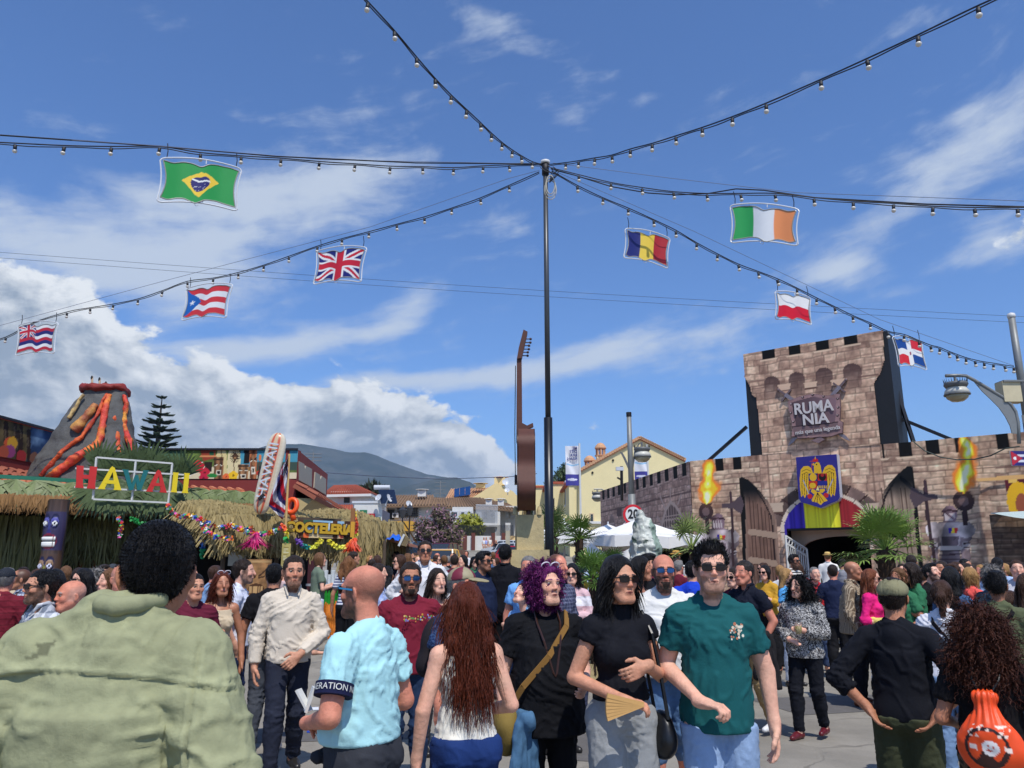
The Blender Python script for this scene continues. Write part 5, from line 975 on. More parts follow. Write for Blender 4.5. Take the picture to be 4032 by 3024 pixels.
def paintA(c,H):
	face(c,H-.80,.62,(44,46,110),(130,34,54));face(c,H-1.48,.62,(86,62,48),(92,66,54),(220,220,240),True,1,(120,120,50))
	z=H-2.12;c.poly([(-1.5,z),(1.5,z),(1.5,z+.52),(-1.5,z+.52)],(96,78,72),.6)
	for q in(-1,1):c.poly([(q*.25,z+.22),(q*1.0,z+.42),(q*.8,z+.12)],(230,228,220));c.ell((q*.62,z+.24),(.08,.03),(20,20,20));c.line([(q*.05,z+.25),(q*1.1,z+.5)],.05,(46,34,34))
	c.poly([(-.12,z+.30),(.12,z+.30),(.42,z+.02),(.2,z-.05),(-.2,z-.05),(-.42,z+.02)],(30,90,176));c.ell((0,z-.13),(.5,.05),(36,24,24))
totem(232,1972,2290,12.9,78,'tall painted totem of stacked grinning masks with a red tongue',paintA)
def paintB(c,H):face(c,H-.55,.5,(24,60,150),(20,70,160));face(c,H-1.2,.55,(30,90,130),(90,60,40),rows=1);c.line([(-.9,H-.1),(.9,H-.1)],.06,(70,64,60))
totem(745,2000,2200,14.5,58,'dark blue grinning totem mask half hidden behind the garland',paintB)
HAW1=set(COL.objects)
# festoon pole, light strings, flags
KD=1.8228
def dp(x,y,Y):return P(x*KD,y*KD,Y)
PY=15.0;p_top=dp(1178,352,PY);px_=P(2176,2180,PY).x
pl=thing('festoon_pole',(p_top.x,PY,0),'tall steel pole with a thick black lower half that carries all the bulb strings','pole')
zj=P(2168,1645,PY).z;B().tube([(p_top.x,PY,0),(p_top.x,PY,zj)],.085,16).build('lower_tube',M8('black_paint',18,20,26,rough=.35,var=.1),pl,True)
B().tube([(p_top.x,PY,zj),(p_top.x,PY,p_top.z)],[.055,.05],12).build('upper_tube',M8('grey_steel_tube',74,76,78,rough=.4,metal=.4,var=.15),pl,True)
B().tube([(p_top.x,PY,p_top.z-.28),(p_top.x,PY,p_top.z)],.075,12).build('collar',M_cable,pl,True);B().lathe([(.09,-.02),(.10,0),(.10,.04),(.05,.06),(.005,.065)],p_top,14).build('cap',M_white,pl,True)
wc=M8('white_cable',190,184,168,rough=.6)
for k in range(3):c=p_top+Vector((.10,-.08,-.55-.05*k));B().tube([c+Vector((.09*cos(a)*(1+.2*k),.02*k,.22*sin(a)))for a in np.linspace(0,2*pi,15)[:-1]],.011,5,closed=True).build('cable_coil',wc,pl)
for k in range(5):a=p_top+Vector((.16*sin(k*2.4)+.05,-.06,-.1-.02*k));B().tube([a,a+Vector((.10,-.03,-.10)),p_top+Vector((.12+.04*k,-.07,-.30)),p_top+Vector((.08,-.07,-.5))],.010,5).build('feed_cable',M_cable,pl)
mb_=B();mb_.lathe([(.026,.0),(.028,-.05),(.024,-.085)],(0,0,0),8);base_sock=mb_
gb=B();gb.lathe([(.028,-.084),(.036,-.095),(.037,-.112),(.026,-.130),(.006,-.138)],(0,0,0),10)
M_bulb=M8('frosted_bulb',214,208,196,rough=.25,var=.03);_sock=_glob=None
def bulb(par,p,s=1.0):
	global _sock,_glob
	if _sock is None:
		_sock=mkobj('tmp',np.array(base_sock.v),base_sock.f,M_cable,par,True,False).data;_glob=mkobj('tmp',np.array(gb.v),gb.f,M_bulb,par,True,False).data
		for o in list(par.children):
			if o.name.startswith('tmp'):bpy.data.objects.remove(o)
	q=np.array(p)-np.array(par.location);a=bpy.data.objects.new('bulb_holder',_sock);COL.objects.link(a);a.parent=par;a.location=q;a.scale=(s,s,s);a.rotation_euler=(random.uniform(-.1,.1),random.uniform(-.12,.12),0)
	b_=bpy.data.objects.new('bulb',_glob);COL.objects.link(b_);b_.parent=a
def string(label,pts,D0,D1,extra=(),twin=.035,r=.011,guide=None,nb=None,bulbs=True,s=1.0):
	"""pts: bulbs from the far end of the photograph's string to its near end; depth runs evenly from D0 to D1"""
	P2=np.array(pts,float);L=np.concatenate([[0],np.cumsum(np.hypot(*np.diff(P2,axis=0).T))]);
	# depth such that bulbs stay evenly spaced: interpolate by bulb number
	n=len(pts);W3=[dp(x,y,D0+(D1-D0)*i/(n-1))for i,(x,y)in enumerate(pts)]
	t=thing('light_string',W3[0],label,'light string','bulb strings hung from the pole');fine=[]
	for i in range(n-1):
		for k in range(4):
			a=k/4;p0,p1,p2,p3=W3[max(i-1,0)],W3[i],W3[i+1],W3[min(i+2,n-1)];fine.append(.5*((2*p1)+(p2-p0)*a+(2*p0-5*p1+4*p2-p3)*a*a+(3*p1-p0-3*p2+p3)*a**3))
	fine.append(W3[-1]);fine=[dp(*pts[0],D0)]+fine[1:]
	B().tube([f+Vector((0,0,.03))for f in fine],r,5).build('cable',M_cable,t)
	B().tube([f+Vector((0,0,.03-twin+.01*math.sin(i*.9)))for i,f in enumerate(fine)],r*.8,5).build('cable',M_cable,t)
	if bulbs:
		for i in range(1 if(Vector(W3[0])-p_top).length<1 else 0,n-1 if(Vector(W3[-1])-p_top).length<.3 else n):bulb(t,W3[i]+Vector((0,0,.0)),s)
	if guide:
		a,b_=W3[0],W3[-1];gq=[dp(x,y,d)for x,y,d in guide];B().tube(gq,.006,4).build('guide_wire',M8('guide_wire',120,128,150,rough=.5),t)
	return W3
string('bulb string rising to the top edge left of centre',[(760,-30),(795,8),(852,70),(900,127),(940,173),(975,209),(1008,240),(1038,268),(1062,291),(1085,311),(1107,327),(1126,339),(1150,352),(1172,358)],8.3,PY)
string('bulb string rising to the top right corner',[(2250,-42),(2113,17),(1983,80),(1873,131),(1773,176),(1655,227),(1582,256),(1517,279),(1460,297),(1409,313),(1362,325),(1322,338),(1285,344),(1250,350),(1222,354),(1184,358)],7.2,PY)
string('nearly level bulb string with the Brazilian flag',[(-70,308),(33,313),(139,318),(241,320),(345,320),(433,333),(521,340),(607,345),(690,352),(767,357),(843,362),(913,363),(980,365),(1044,361),(1100,359),(1172,358)],10.6,PY,guide=[(-40,290,10.8),(300,312,11.3),(700,345,13),(1172,354,PY)])
B().tube([dp(x,y,d)for x,y,d in((0,292,10.7),(345,316,11.6),(600,338,12.5),(900,352,13.8),(1172,354,PY))],.013,5).build('power_cable',M_cable,None,label='extra black cable alongside the left level bulb string',cat='cable')
string('bulb string falling to the left edge under three flags',[(-60,752),(13,730),(70,700),(145,676),(195,667),(245,659),(298,648),(351,630),(405,610),(461,603),(515,591),(570,575),(624,556),(686,534),(739,518),(797,503),(857,487),(917,471),(976,452),(1038,430),(1100,403),(1165,374)],19.5,PY,guide=[(-40,714,19.3),(350,608,18),(800,490,16),(1100,385,15),(1165,368,PY)])
string('bulb string falling right past the Romanian and Polish flags',[(1192,372),(1247,403),(1303,430),(1357,452),(1412,477),(1460,500),(1505,527),(1550,551),(1595,573),(1638,589),(1680,605),(1722,625),(1764,646),(1803,665),(1842,684),(1880,700),(1918,718),(1953,725),(1985,738),(2010,748),(2030,753),(2049,761),(2067,768),(2087,775),(2106,780),(2126,784),(2146,787),(2170,791),(2190,794)],PY,18,guide=[(1195,368,PY),(1500,500,15.7),(1900,690,17),(2190,790,18)],s=1.05)
string('level bulb string to the right edge with the Irish flag',[(1190,365),(1250,380),(1320,397),(1387,408),(1455,417),(1527,421),(1600,421),(1674,421),(1758,430),(1843,438),(1930,443),(2015,449),(2105,452),(2198,452),(2290,452)],PY,10.6,guide=[(1195,352,PY),(1450,385,14.2),(1720,416,12.8),(2260,436,10.8)])
B().tube([dp(x,y,d)for x,y,d in((1200,368,PY),(1240,378,14.9),(1320,403,14.6),(1400,417,14.2),(1460,421,14),(1530,418,13.7),(1590,408,13.5),(1650,411,13.2),(1760,427,12.7),(2000,441,11.6),(2260,448,10.8))],.013,5).build('power_cable',M_cable,None,label='extra black cable crossing the right level bulb string',cat='cable')
for(ya,yb_),lb in(((545,684),'upper of two thin wires across the whole sky'),((557,697),'lower of two thin wires across the whole sky')):
	B().tube([dp(x,ya+(yb_-ya)*(x/2212)+9*math.sin(pi*x/2212),24)for x in range(-200,2500,90)],.006,4).build('overhead_wire',M8('grey_wire',60,70,92),None,label=lb,cat='wire')
B().tube([dp(x,y,50)for x,y in((690,1020),(800,1028),(950,1035),(1100,1030),(1160,1023))],.022,4).build('overhead_wire',M8('grey_wire',60,70,92),None,label='thin wire in front of the mountain',cat='wire')
# flags
def Cc(*c):return np.array(c,float)
WH,=(Cc(226,226,224),)
def union(s,t,sx=1.0,ox=0,oz=0):
	x=(s-ox)*2/sx-1;y=t*2-1;C=np.tile(Cc(34,38,110),(len(s),1));d1=np.abs(x-y)/1.41;d2=np.abs(x+y)/1.41;C[(d1<.20)|(d2<.20)]=WH;C[(d1<.075)|(d2<.075)]=Cc(196,36,54);C[(np.abs(x)<.24)|(np.abs(y)<.32)]=WH;C[(np.abs(x)<.15)|(np.abs(y)<.20)]=Cc(196,36,54);return C
def f_brazil(s,t):
	C=np.tile(Cc(40,146,70),(len(s),1));x,y=(s-.5)*1.5,t-.5;C[np.abs(x)/.40+np.abs(y)/.36<1]=Cc(234,196,62);m=x*x+y*y<.205**2;C[m]=Cc(44,40,104);C[m&(np.abs(y-.10+.9*(x+.16)**2*.7)<.024)]=WH
	for i in range(16):q=np.random.RandomState(i).rand(2)*[.26,.12]+[-.13,-.16];C[(x-q[0])**2+(y-q[1])**2<.00008]=WH
	return C
def f_pr(s,t):
	C=np.where((np.floor(t*5).astype(int)%2==0)[:,None],Cc(206,54,58),WH);m=s<.36*(1-np.abs(t-.5)*2);C[m]=Cc(34,96,172);x,y=(s-.12)*1.5,t-.5;a=np.arctan2(x,y);r=np.hypot(x,y);k=np.abs(((a*5/(2*pi))%1)-.5)*2;C[m&(r<.035+.075*np.maximum(0,(1-(1-k)*1.0))**1.6)]=WH;return C
def f_haw(s,t):b=np.floor((1-t)*8).astype(int)%3;C=np.where((b==0)[:,None],WH,np.where((b==1)[:,None],Cc(186,40,54),Cc(38,40,106)));m=(s<.47)&(t>.5);C[m]=union(s[m],(t[m]-.5)*2,.47);return C
def tri(a,b_,c):return lambda s,t:np.where((s<.335)[:,None],Cc(*a),np.where((s<.665)[:,None],Cc(*b_),Cc(*c)))
def f_dom(s,t):C=np.where(((s<.5)==(t>.5))[:,None],Cc(26,70,140),Cc(206,40,50));C[(np.abs(s-.5)<.085)|(np.abs(t-.5)<.13)]=WH;C[(np.abs(s-.5)<.035)&(np.abs(t-.5)<.06)]=Cc(150,90,100);return C
def flag(label,cor,D0,D1,fn,mir=False,res=60):
	(a,b_,c,d)=[P(u,v,D)for(u,v),D in zip(cor,(D0,D1,D1,D0))];n=(b_-a).cross(d-a).normalized()
	if n.y>0:n=-n
	def F(x,y,o=0):x_,y_=x,y;return a*(1-x_)*y_+b_*x_*y_+c*x_*(1-y_)+d*(1-x_)*(1-y_)+n*o
	t=thing('flag_light',F(.5,.5),label,'flag','lit flag frames hung under the bulb strings');m_=(lambda x:1-x)if mir else(lambda x:x)
	tp_=np.array([(.05,.95),(.15,.92),(.28,.99),(.38,.975),(.50,.89),(.58,.99),(.68,1.02),(.85,.99),(.96,.92)]);bt_=np.array([(.02,.13),(.12,.08),(.24,.16),(.32,.17),(.46,.06),(.58,.18),(.72,.19),(.85,.13),(.96,.08)])
	xs_=np.linspace(0,1,res);T_=lambda x:np.interp(x,tp_[:,0],tp_[:,1]);Bo=lambda x:np.interp(x,bt_[:,0],bt_[:,1])
	nn=int(res*.66);S,Tt=np.meshgrid(np.linspace(0,1,res),np.linspace(0,1,nn));x=.04+.92*S+.05*np.sin(pi*Tt)*(1-S)**3-.04*np.sin(pi*Tt)*S**3;ker=np.ones(5)/5
	def sm(f,x):return sum(f(np.clip(x+o,0,1))for o in(-.03,-.015,0,.015,.03))/5
	y=sm(Bo,x)*(1-Tt)+sm(T_,x)*Tt;wv_=.018*np.sin(x*13+1.2);xm=np.array([m_(v)for v in x.ravel()])
	Vv=np.array([F(p,q,o)for p,q,o in zip(xm,y.ravel(),wv_.ravel())]);C=fn(np.array([m_(v)for v in S.ravel()])if mir else S.ravel(),Tt.ravel());idx=np.arange(S.size).reshape(S.shape);Q=np.stack([idx[:-1,:-1],idx[:-1,1:],idx[1:,1:],idx[1:,:-1]],-1).reshape(-1,4)
	mkobj('flag_panel',Vv,Q,M_flagp,t,True,col=lin(C))
	e=[idx[0,i]for i in range(0,res,2)]+[idx[i,-1]for i in range(1,nn-1,2)]+[idx[-1,i]for i in range(res-1,0,-2)]+[idx[i,0]for i in range(nn-2,0,-2)]
	B().tube([Vv[i]for i in e],.010,6,closed=True).build('rope_light',M8('rope_light',150,148,140,rough=.35,var=.25,sc=30),t)
	fr_=[]
	for k in range(64):
		q=k/64*4;e_=int(q);f=q-e_;bul=.10*math.sin(pi*f);fr_.append([F(f,1.0+bul),F(1.0-bul*.35,1-f),F(1-f,0+bul),F(0+bul*.35,f)][e_])
	fr2=[(fr_[i-1]+fr_[i]+fr_[(i+1)%64])/3 for i in range(64)];B().tube(fr2,.012,6,closed=True).build('outer_frame',M_frame,t)
	for p,q in(((.55,.17),(.55,.09)),((.55,1.0),(.55,1.1)),((.02 if not mir else .98,.12),(0.03 if not mir else .97,.03)),((.95 if not mir else .05,.10),(1 if not mir else 0,.04)),((.95 if not mir else .05,.93),(1 if not mir else 0,.88))):B().tube([F(*p),F(*q)],.009,5).build('strut',M_frame,t)
	c_=F(.48,.06);B().tube([c_+Vector((.03*cos(a),0,.03*sin(a)-.0))for a in np.linspace(0,2*pi,10)[:-1]],.005,4,closed=True).build('hook',M_frame,t)
	for x0 in(.08,.92):p=F(x0,1.02);B().tube([p,p+Vector((.01,0,.12)),p+Vector((-.01,0,.26))],.008,5).build('hanger',M_cable,t)
	return t
M_flagp=mat('flag_film',attr=True,rough=.45,var=.05,sc=3,spec=.3);M_frame=M8('white_tube',214,216,218,rough=.35)
flag('green Brazilian flag in a white frame, largest at upper left',((629,622),(954,665),(936,833),(615,797)),11.2,11.8,f_brazil,res=100)
flag('British Union flag in a white frame',((1246,989),(1447,974),(1423,1112),(1232,1122)),16.4,15.9,lambda s,t:union(s,t),res=80)
flag('Puerto Rican flag in a white frame beside the British one',((733,1137),(919,1119),(892,1253),(713,1264)),17.6,17,f_pr,res=80)
flag('Hawaiian flag in a white frame, lowest at far left',((71,1281),(232,1271),(215,1394),(60,1402)),19,18.5,f_haw,True,res=80)
flag('blue yellow red Romanian flag in a white frame',((2460,899),(2640,939),(2631,1060),(2454,1016)),15.6,15.9,tri((38,44,110),(228,196,72),(170,40,48)))
flag('green white orange Irish flag in a white frame',((2873,808),(3149,824),(3144,970),(2875,958)),12.9,12.2,tri((52,160,84),(222,224,224),(238,148,92)),True)
flag('white over red Polish flag in a white frame',((3050,1147),(3192,1173),(3196,1281),(3051,1258)),16.5,16.9,lambda s,t:np.where((t>.52)[:,None],WH,Cc(206,22,46)))
flag('quartered blue and red Dominican flag in a white frame',((3512,1326),(3629,1345),(3651,1459),(3537,1443)),17.2,17.6,f_dom)
# guitar sculpture on its pedestal, iron fence
GY_=13.0;gx=P(2071,1900,GY_).x
M_stone=M8('sandstone_block',184,166,122,rough=.85,var=.22,sc=2.5,bump=.4,bsc=25,dirt=.3)
pd_=thing('stone_pedestal',(gx,GY_,0),'yellow sandstone pedestal under the guitar sculpture','pedestal')
zc,zs2=P(2080,2027,GY_).z,P(2080,2165,GY_).z;xm_=P(2085,2100,GY_).x
B().box((xm_,GY_+.2,(zc+zs2)/2),(.45,.45,zc-zs2),.06).build('column',M_stone,pd_);B().box((xm_-.015,GY_+.2,zs2/2+.12),(.64,.64,zs2-.24),.06).build('plinth',M_stone,pd_);B().box((xm_-.02,GY_+.2,.12),(2.5,2.5,.24),0).build('base',M_stone,pd_)
B().box((xm_-.36,GY_-.1,1.35),(.07,.5,1.7)).build('side_slab',M8('pale_stone',176,166,140,var=.2),pd_);B().box((xm_-.36,GY_-.36,1.35),(.05,.01,.26)).build('notice',M_white,pd_)
gt=thing('guitar_sculpture',(gx,GY_,zc),'giant rusty brown steel guitar sculpture seen side-on','sculpture');M_rust=M8('rusty_steel',86,48,36,rough=.65,metal=.1,var=.3,sc=2.2,dirt=.25);M_rustd=M8('dark_rusty_steel',66,40,32,rough=.5,metal=.3,var=.25)
zb0,zb1=P(2071,2010,GY_).z,P(2071,1692,GY_).z;Hh=zb1-zb0;out_=[]
vv_=np.linspace(0,1,400);ww_=np.convolve(np.pad(np.interp(vv_,[0,.05,.16,.28,.44,.56,.68,.82,.94,1],[.04,.28,.43,.455,.37,.31,.335,.365,.26,.05]),24,'edge'),np.ones(49)/49,'valid')
for k in range(160):
	a=2*pi*k/160;v=.5-.5*cos(a);w=float(np.interp(v,vv_,ww_));out_.append((w*(1 if a<pi else-1),zb0+Hh*v))
for i,(x0,x1,m_,nm,ins)in enumerate(((P(2040,1850,GY_).x,P(2103,1850,GY_).x,M_rust,'body_rim',0),(P(2036,1850,GY_).x,P(2040,1850,GY_).x+.004,M_rustd,'soundboard',.02),(P(2103,1850,GY_).x-.004,P(2106,1850,GY_).x,M_rustd,'back_plate',.02))):
	B().prism(out_,lambda y,z,x:Vector((x,GY_+y,z+(z-zb0)*0)),x0,x1).build(nm,m_,gt)
nk0,nk1=P(2033,1690,GY_),P(2035,1418,GY_);m=B();m.prism([(nk0.x,nk0.z-.25),(nk0.x+.075,nk0.z-.05),(P(2100,1665,GY_).x,nk0.z+.04),(P(2098,1662,GY_).x,nk0.z+.10),(P(2075,1672,GY_).x,nk0.z+.055),(P(2056,1666,GY_).x,nk0.z+.10),(P(2054,1418,GY_).x,nk1.z),(nk1.x,nk1.z)],lambda x,z,y:Vector((x,y,z)),GY_-.06,GY_+.06);m.build('neck',M_rust,gt)
hd=[(2035,1418),(2054,1415),(2077,1312),(2061,1304),(2043,1372)];B().prism([(P(u,v,GY_).x,P(u,v,GY_).z)for u,v in hd],lambda x,z,y:Vector((x,y,z)),GY_-.10,GY_+.10).build('headstock',M_rust,gt)
for u,v in((2064,1340),(2058,1366),(2053,1392)):
	for q in(-1,1):p=P(u,v+(4 if q>0 else 0),GY_);p.y+=q*.08;m=B();m.tube([p,p+Vector((.09,0,.0))],.010,5);m.sph(p+Vector((.11,0,0)),.024,6,5);m.build('tuning_peg',M_rustd,gt)
B().tube([P(2030,1440,GY_),P(2027,1700,GY_),P(2030,1905,GY_)],.007,4).build('strings',M_steel_d,gt);B().box(P(2033,1890,GY_),(.06,.3,.14)).build('bridge',M_rustd,gt);B().tube([(gx+.04,GY_,zc),(gx+.04,GY_,zb0+.1)],.04,8).build('support_rod',M_rustd,gt)
for q in(-1,1):B().lathe([(.05,0),(.04,.08),(.02,.14)],(gx+.02+q*.2,GY_,zc),8).build('cone_foot',M_stone,gt)
fe=thing('iron_fence',(xm_,GY_-1,0),'low black wrought iron scrollwork fence around the pedestal base','fence');M_iron=M8('wrought_iron',34,28,26,rough=.5,metal=.3)
cor=[(xm_-1.15,GY_-.95),(xm_+1.15,GY_-.95),(xm_+1.15,GY_+1.3),(xm_-1.15,GY_+1.3)]
for i in range(4):
	a,b_=Vector((*cor[i],0)),Vector((*cor[(i+1)%4],0));d=b_-a;L=d.length;u_=d/L;B().tube([a,a+Vector((0,0,1.0))],.028,8).build('post',M_iron,fe);B().sph(a+Vector((0,0,1.04)),.045,8,6).build('finial',M_iron,fe)
	for z in(.30,.36,.92,.86):B().beam(a+Vector((0,0,z)),b_+Vector((0,0,z)),.028).build('rail',M_iron,fe)
	if i in(2,):continue
	n=11
	for k in range(n):
		c=a+u_*(L*(k+.5)/n);sc_=B()
		for zc_ in(.49,.73):
			for q in(-1,1):sc_.tube([c+u_*q*(.045+r_*cos(t_)*1.0)+Vector((0,0,zc_+r_*sin(t_)))for t_,r_ in[(pi*1.2+j*.75,.05*(1-j*.085))for j in range(10)]],.008,5)
		sc_.tube([c-u_*L/n/2+Vector((0,0,.36)),c-u_*L/n/2+Vector((0,0,.86))],.009,5);sc_.build('scroll_panel',M_iron,fe)
		# street lamps
def lantern(par,c,s,mt=M_galv):
	"""lantern hanging below c: crown ring with spikes, cap, glass bowl"""
	r=.26*s;B().tube([c,c-Vector((0,0,.16*s))],.03*s,8).build('stem',mt,par);L_=B();L_.lathe([(.05*s,-.14*s),(r*.95,-.16*s),(r*1.0,-.21*s),(r*.86,-.27*s)],c,20);o=L_.build('crown_ring',M8('lamp_grey',96,98,98,rough=.5),par,True);sp=B()
	for k in range(26):a=2*pi*k/26;q=c+Vector((r*.9*cos(a),r*.9*sin(a),-.16*s));sp.tube([q,q+Vector((.02*cos(a),.02*sin(a),.07*s+.02*(k%3)))],[.010*s,.002],4)
	sp.build('spikes',M_iron,o,kind='stuff');L_=B();L_.lathe([(r*.75,-.27*s),(r*.98,-.36*s),(r*1.05,-.44*s)],c,20);L_.build('shade',M8('lamp_pale',190,188,176,rough=.4),par,True);L_=B();L_.lathe([(r*1.08,-.43*s),(r*1.08,-.46*s),(r*.9,-.46*s)],c,20);L_.build('rim',M8('lamp_grey',1,1,1),par,True);L_=B();L_.lathe([(r*.98,-.46*s),(r*.85,-.53*s),(r*.5,-.60*s),(.01,-.62*s)],c,20);L_.build('bowl',M8('lamp_glass',150,140,110,rough=.12,var=.1,coat=.5),par,True)
RY=18.0;rl_=thing('street_lamp',P(4024,1900,RY).xy.to_3d(),'grey street lamp with curved arm and crowned lantern at the right edge','street lamp');cR=lambda x,y,Y=RY:P(3550+x/2.766,1150+y/2.766,Y);tp_l=cR(1195,262);
B().tube([(tp_l.x,RY,0),(tp_l.x,RY,cR(1290,1340).z)],[.12,.105],14).build('lower_pole',M_galv,rl_,True);B().tube([(tp_l.x,RY,cR(1290,1340).z),(tp_l.x,RY,tp_l.z)],[.088,.078],14).build('upper_pole',M_galv,rl_,True);B().lathe([(.085,-.05),(.095,0),(.08,.06),(.01,.09)],tp_l,12).build('cap',M_white,rl_,True)
ys_=[cR(*q)for q in((480,912),(600,908),(700,912),(800,965),(950,1055),(1100,1145),(1190,1225),(1240,1300),(1268,1420),(1280,1650))];B().tube(ys_,.042,8).build('arm',M_galv,rl_,True)
B().prism([(cR(*q).x,cR(*q).z)for q in((795,985),(880,1085),(960,1160),(1060,1260),(1130,1360),(1180,1460),(1200,1540),(1255,1545),(1262,1420),(1235,1300),(1185,1230),(1090,1150),(940,1065))],lambda x,z,y:Vector((x,y,z)),RY-.012,RY+.012).build('wing_plate',M_galv,rl_);lantern(rl_,cR(578,915),1.03)
bx_=thing('junction_box',cR(1200,1100),'cream metal box strapped to the right street lamp pole','box');B().box(cR(1200,1085)+Vector((.02,.1,0)),(.50,.3,.50)).build('cabinet',M8('cream_metal',196,184,150),bx_);B().box(cR(1200,975)+Vector((.02,.08,0)),(.54,.36,.04)).build('lid',M_galv,bx_)
sg=thing('flag_sign',cR(1280,1620),'small blue and white flag sign with red triangle on the right lamp pole','sign');a=P(3984,1805,RY-.3);cvs=Canvas(a.x-.02,a.x+.9,a.z-.17,a.z+.17,60,(44,44,110));z0_=a.z;x0_=a.x
for k in(-.07,.07):cvs.poly([(x0_,z0_+k-.028),(x0_+.9,z0_+k-.028),(x0_+.9,z0_+k+.028),(x0_,z0_+k+.028)],(214,214,220))
cvs.poly([(x0_-.02,z0_-.17),(x0_+.24,z0_),(x0_-.02,z0_+.17)],(180,40,60));cvs.ell((x0_+.06,z0_),(.035,.035),(230,230,230));FSg=Fr((0,RY-.32,0),(1,0,0));cvs.mesh('sign_face',FSg,M_print,sg);B().frame_box((x0_-.02,RY-.31,z0_-.17),(.92,0,0),(0,.03,0),(0,0,.34)).build('sign_board',M_white,sg)
ml=thing('street_lamp',(P(2482,1900,24).x,24,0),'tall grey double-armed street lamp in front of the yellow gable','street lamp');cM=lambda x,y,Y=24:P(2150+x/2.369,1600+y/2.369,Y);t0_=cM(772,62);B().tube([(t0_.x,24,0),(t0_.x,24,cM(800,820).z)],.115,12).build('lower_pole',M_galv,ml,True);B().tube([(t0_.x,24,cM(800,820).z),(t0_.x,24,t0_.z)],[.09,.075],12).build('upper_pole',M_galv,ml,True);B().tube([(t0_.x,24,t0_.z-.12),(t0_.x,24,t0_.z+.02)],.085,10).build('cap',M_iron,ml)
for pts in(((690,425),(712,432),(740,480),(775,560),(797,690),(782,640),(765,580),(725,490),(705,450)),((905,338),(880,345),(850,380),(830,470),(808,620),(800,700),(792,640),(800,540),(828,400),(860,350),(890,333))):B().prism([(cM(*q).x,cM(*q).z)for q in pts],lambda x,z,y:Vector((x,y,z)),23.97,24.03).build('bracket_arm',M8('lamp_grey',1,1,1),ml)
lantern(ml,cM(893,340),1.0)
wl=thing('wall_lamp',P(2352,1930,36),'hanging lantern on a bracket at the far end of the castle wall','lamp');B().tube([P(2338,1926,36),P(2368,1926,36),P(2385,1935,36)],.03,6).build('arm',M_galv,wl);lantern(wl,P(2351,1926,36),.95)
ut=thing('service_post',P(2447,1900,31),'short dark post with small fittings above the castle side wall','post');B().tube([P(2447,1912,31)-Vector((0,0,.6)),P(2447,1836,31)],.06,8).build('mast',M_iron,ut);B().box(P(2440,1846,31),(.3,.15,.15)).build('camera_box',M_alum,ut);B().beam(P(2430,1880,31),P(2447,1890,31),.06).build('bracket',M_iron,ut)
# road signs
rs1=thing('speed_sign',P(2493,2026,22.5),'round red-rimmed speed limit sign showing 20','road sign');c=P(2493,2026,22.4);R0_=.29
def disc(c,r,y0,y1,mt_,nm,par,n=36,rot=0):B().prism([(c.x+r*cos(2*pi*k/n+rot),c.z+r*sin(2*pi*k/n+rot))for k in range(n)],lambda x,z,y:Vector((x,y,z)),y0,y1).build(nm,mt_,par)
disc(c,R0_,22.40,22.43,M8('sign_red2',190,26,36,rough=.4,var=.04),'rim',rs1);disc(c,R0_*.76,22.385,22.40,M_white,'face',rs1);text('number','20',.36,M_blackcloth,Matrix(((1,0,0,c.x),(0,0,-1,22.38),(0,1,0,c.z),(0,0,0,1))),rs1,.004,.012,sx=.85)
rs2=thing('stop_sign',P(2490,2078,22.5),'red octagonal sign under the speed sign, mostly hidden','road sign');c=P(2492,2080,22.45);disc(c,.30,22.44,22.46,M_white,'border',rs2,8,pi/8);disc(c,.275,22.42,22.44,M8('sign_red2',1,1,1),'face',rs2,8,pi/8)
B().tube([(c.x,22.5,0),(c.x,22.5,P(2493,2000,22.5).z)],.03,8).build('sign_post',M_galv,rs1)
# banner flags with the reversed wording seen through the cloth
def banner(u0,u1,vt,vb,Y,label,pole_u,words=True):
	t=thing('banner_flag',P(pole_u,2060,Y),label,'banner');p=P(pole_u,vt-10,Y);B().tube([(p.x,Y,.5),(p.x,Y,p.z)],.08,8).build('pole',M_white,t);a,b_=P(u0,vb,Y),P(u1,vt,Y);F0=Fr((0,Y-.02,0),(1,0,0));cb=Canvas(a.x,b_.x,a.z,P(u0,vt,Y).z,24,(212,212,216));H_=cb.zz[-1]-cb.zz[0]
	cb.put(cb.Z<cb.zz[0]+H_*.28,(66,64,138));cb.ell(((a.x+b_.x)/2,cb.zz[0]+H_*.15),((b_.x-a.x)*.38,H_*.03),(206,206,220));cb.line([(a.x+.1,cb.zz[0]+H_*.54),((a.x+b_.x)/2,cb.zz[0]+H_*.50),(b_.x-.05,cb.zz[0]+H_*.53)],.12,(140,180,208));cb.C*=(1+.05*np.sin(cb.S*9+cb.Z*4))[...,None]
	cb.mesh('banner_cloth',F0,M_print,t,0,lambda S,Z:.06*np.sin(S*5+Z*1.3));
	if words:
		for i,w in enumerate(('ME','DITE','RRA','NEAN')):text('lettering',w,H_*.105,M8('banner_blue',60,62,120),Matrix(((-1,0,0,b_.x-.10),(0,0,-1,Y-.12),(0,1,0,cb.zz[-1]-H_*(.065+.09*i)),(0,0,0,1))),t,.003,.006,'LEFT',sx=.9)
	return t
banner(2228,2277,1756,1912,60,'white banner flag with reversed blue wording left of the yellow gable',2281);banner(2500,2545,1760,1895,62,'white banner flag with reversed wording partly behind the double lamp',2547)
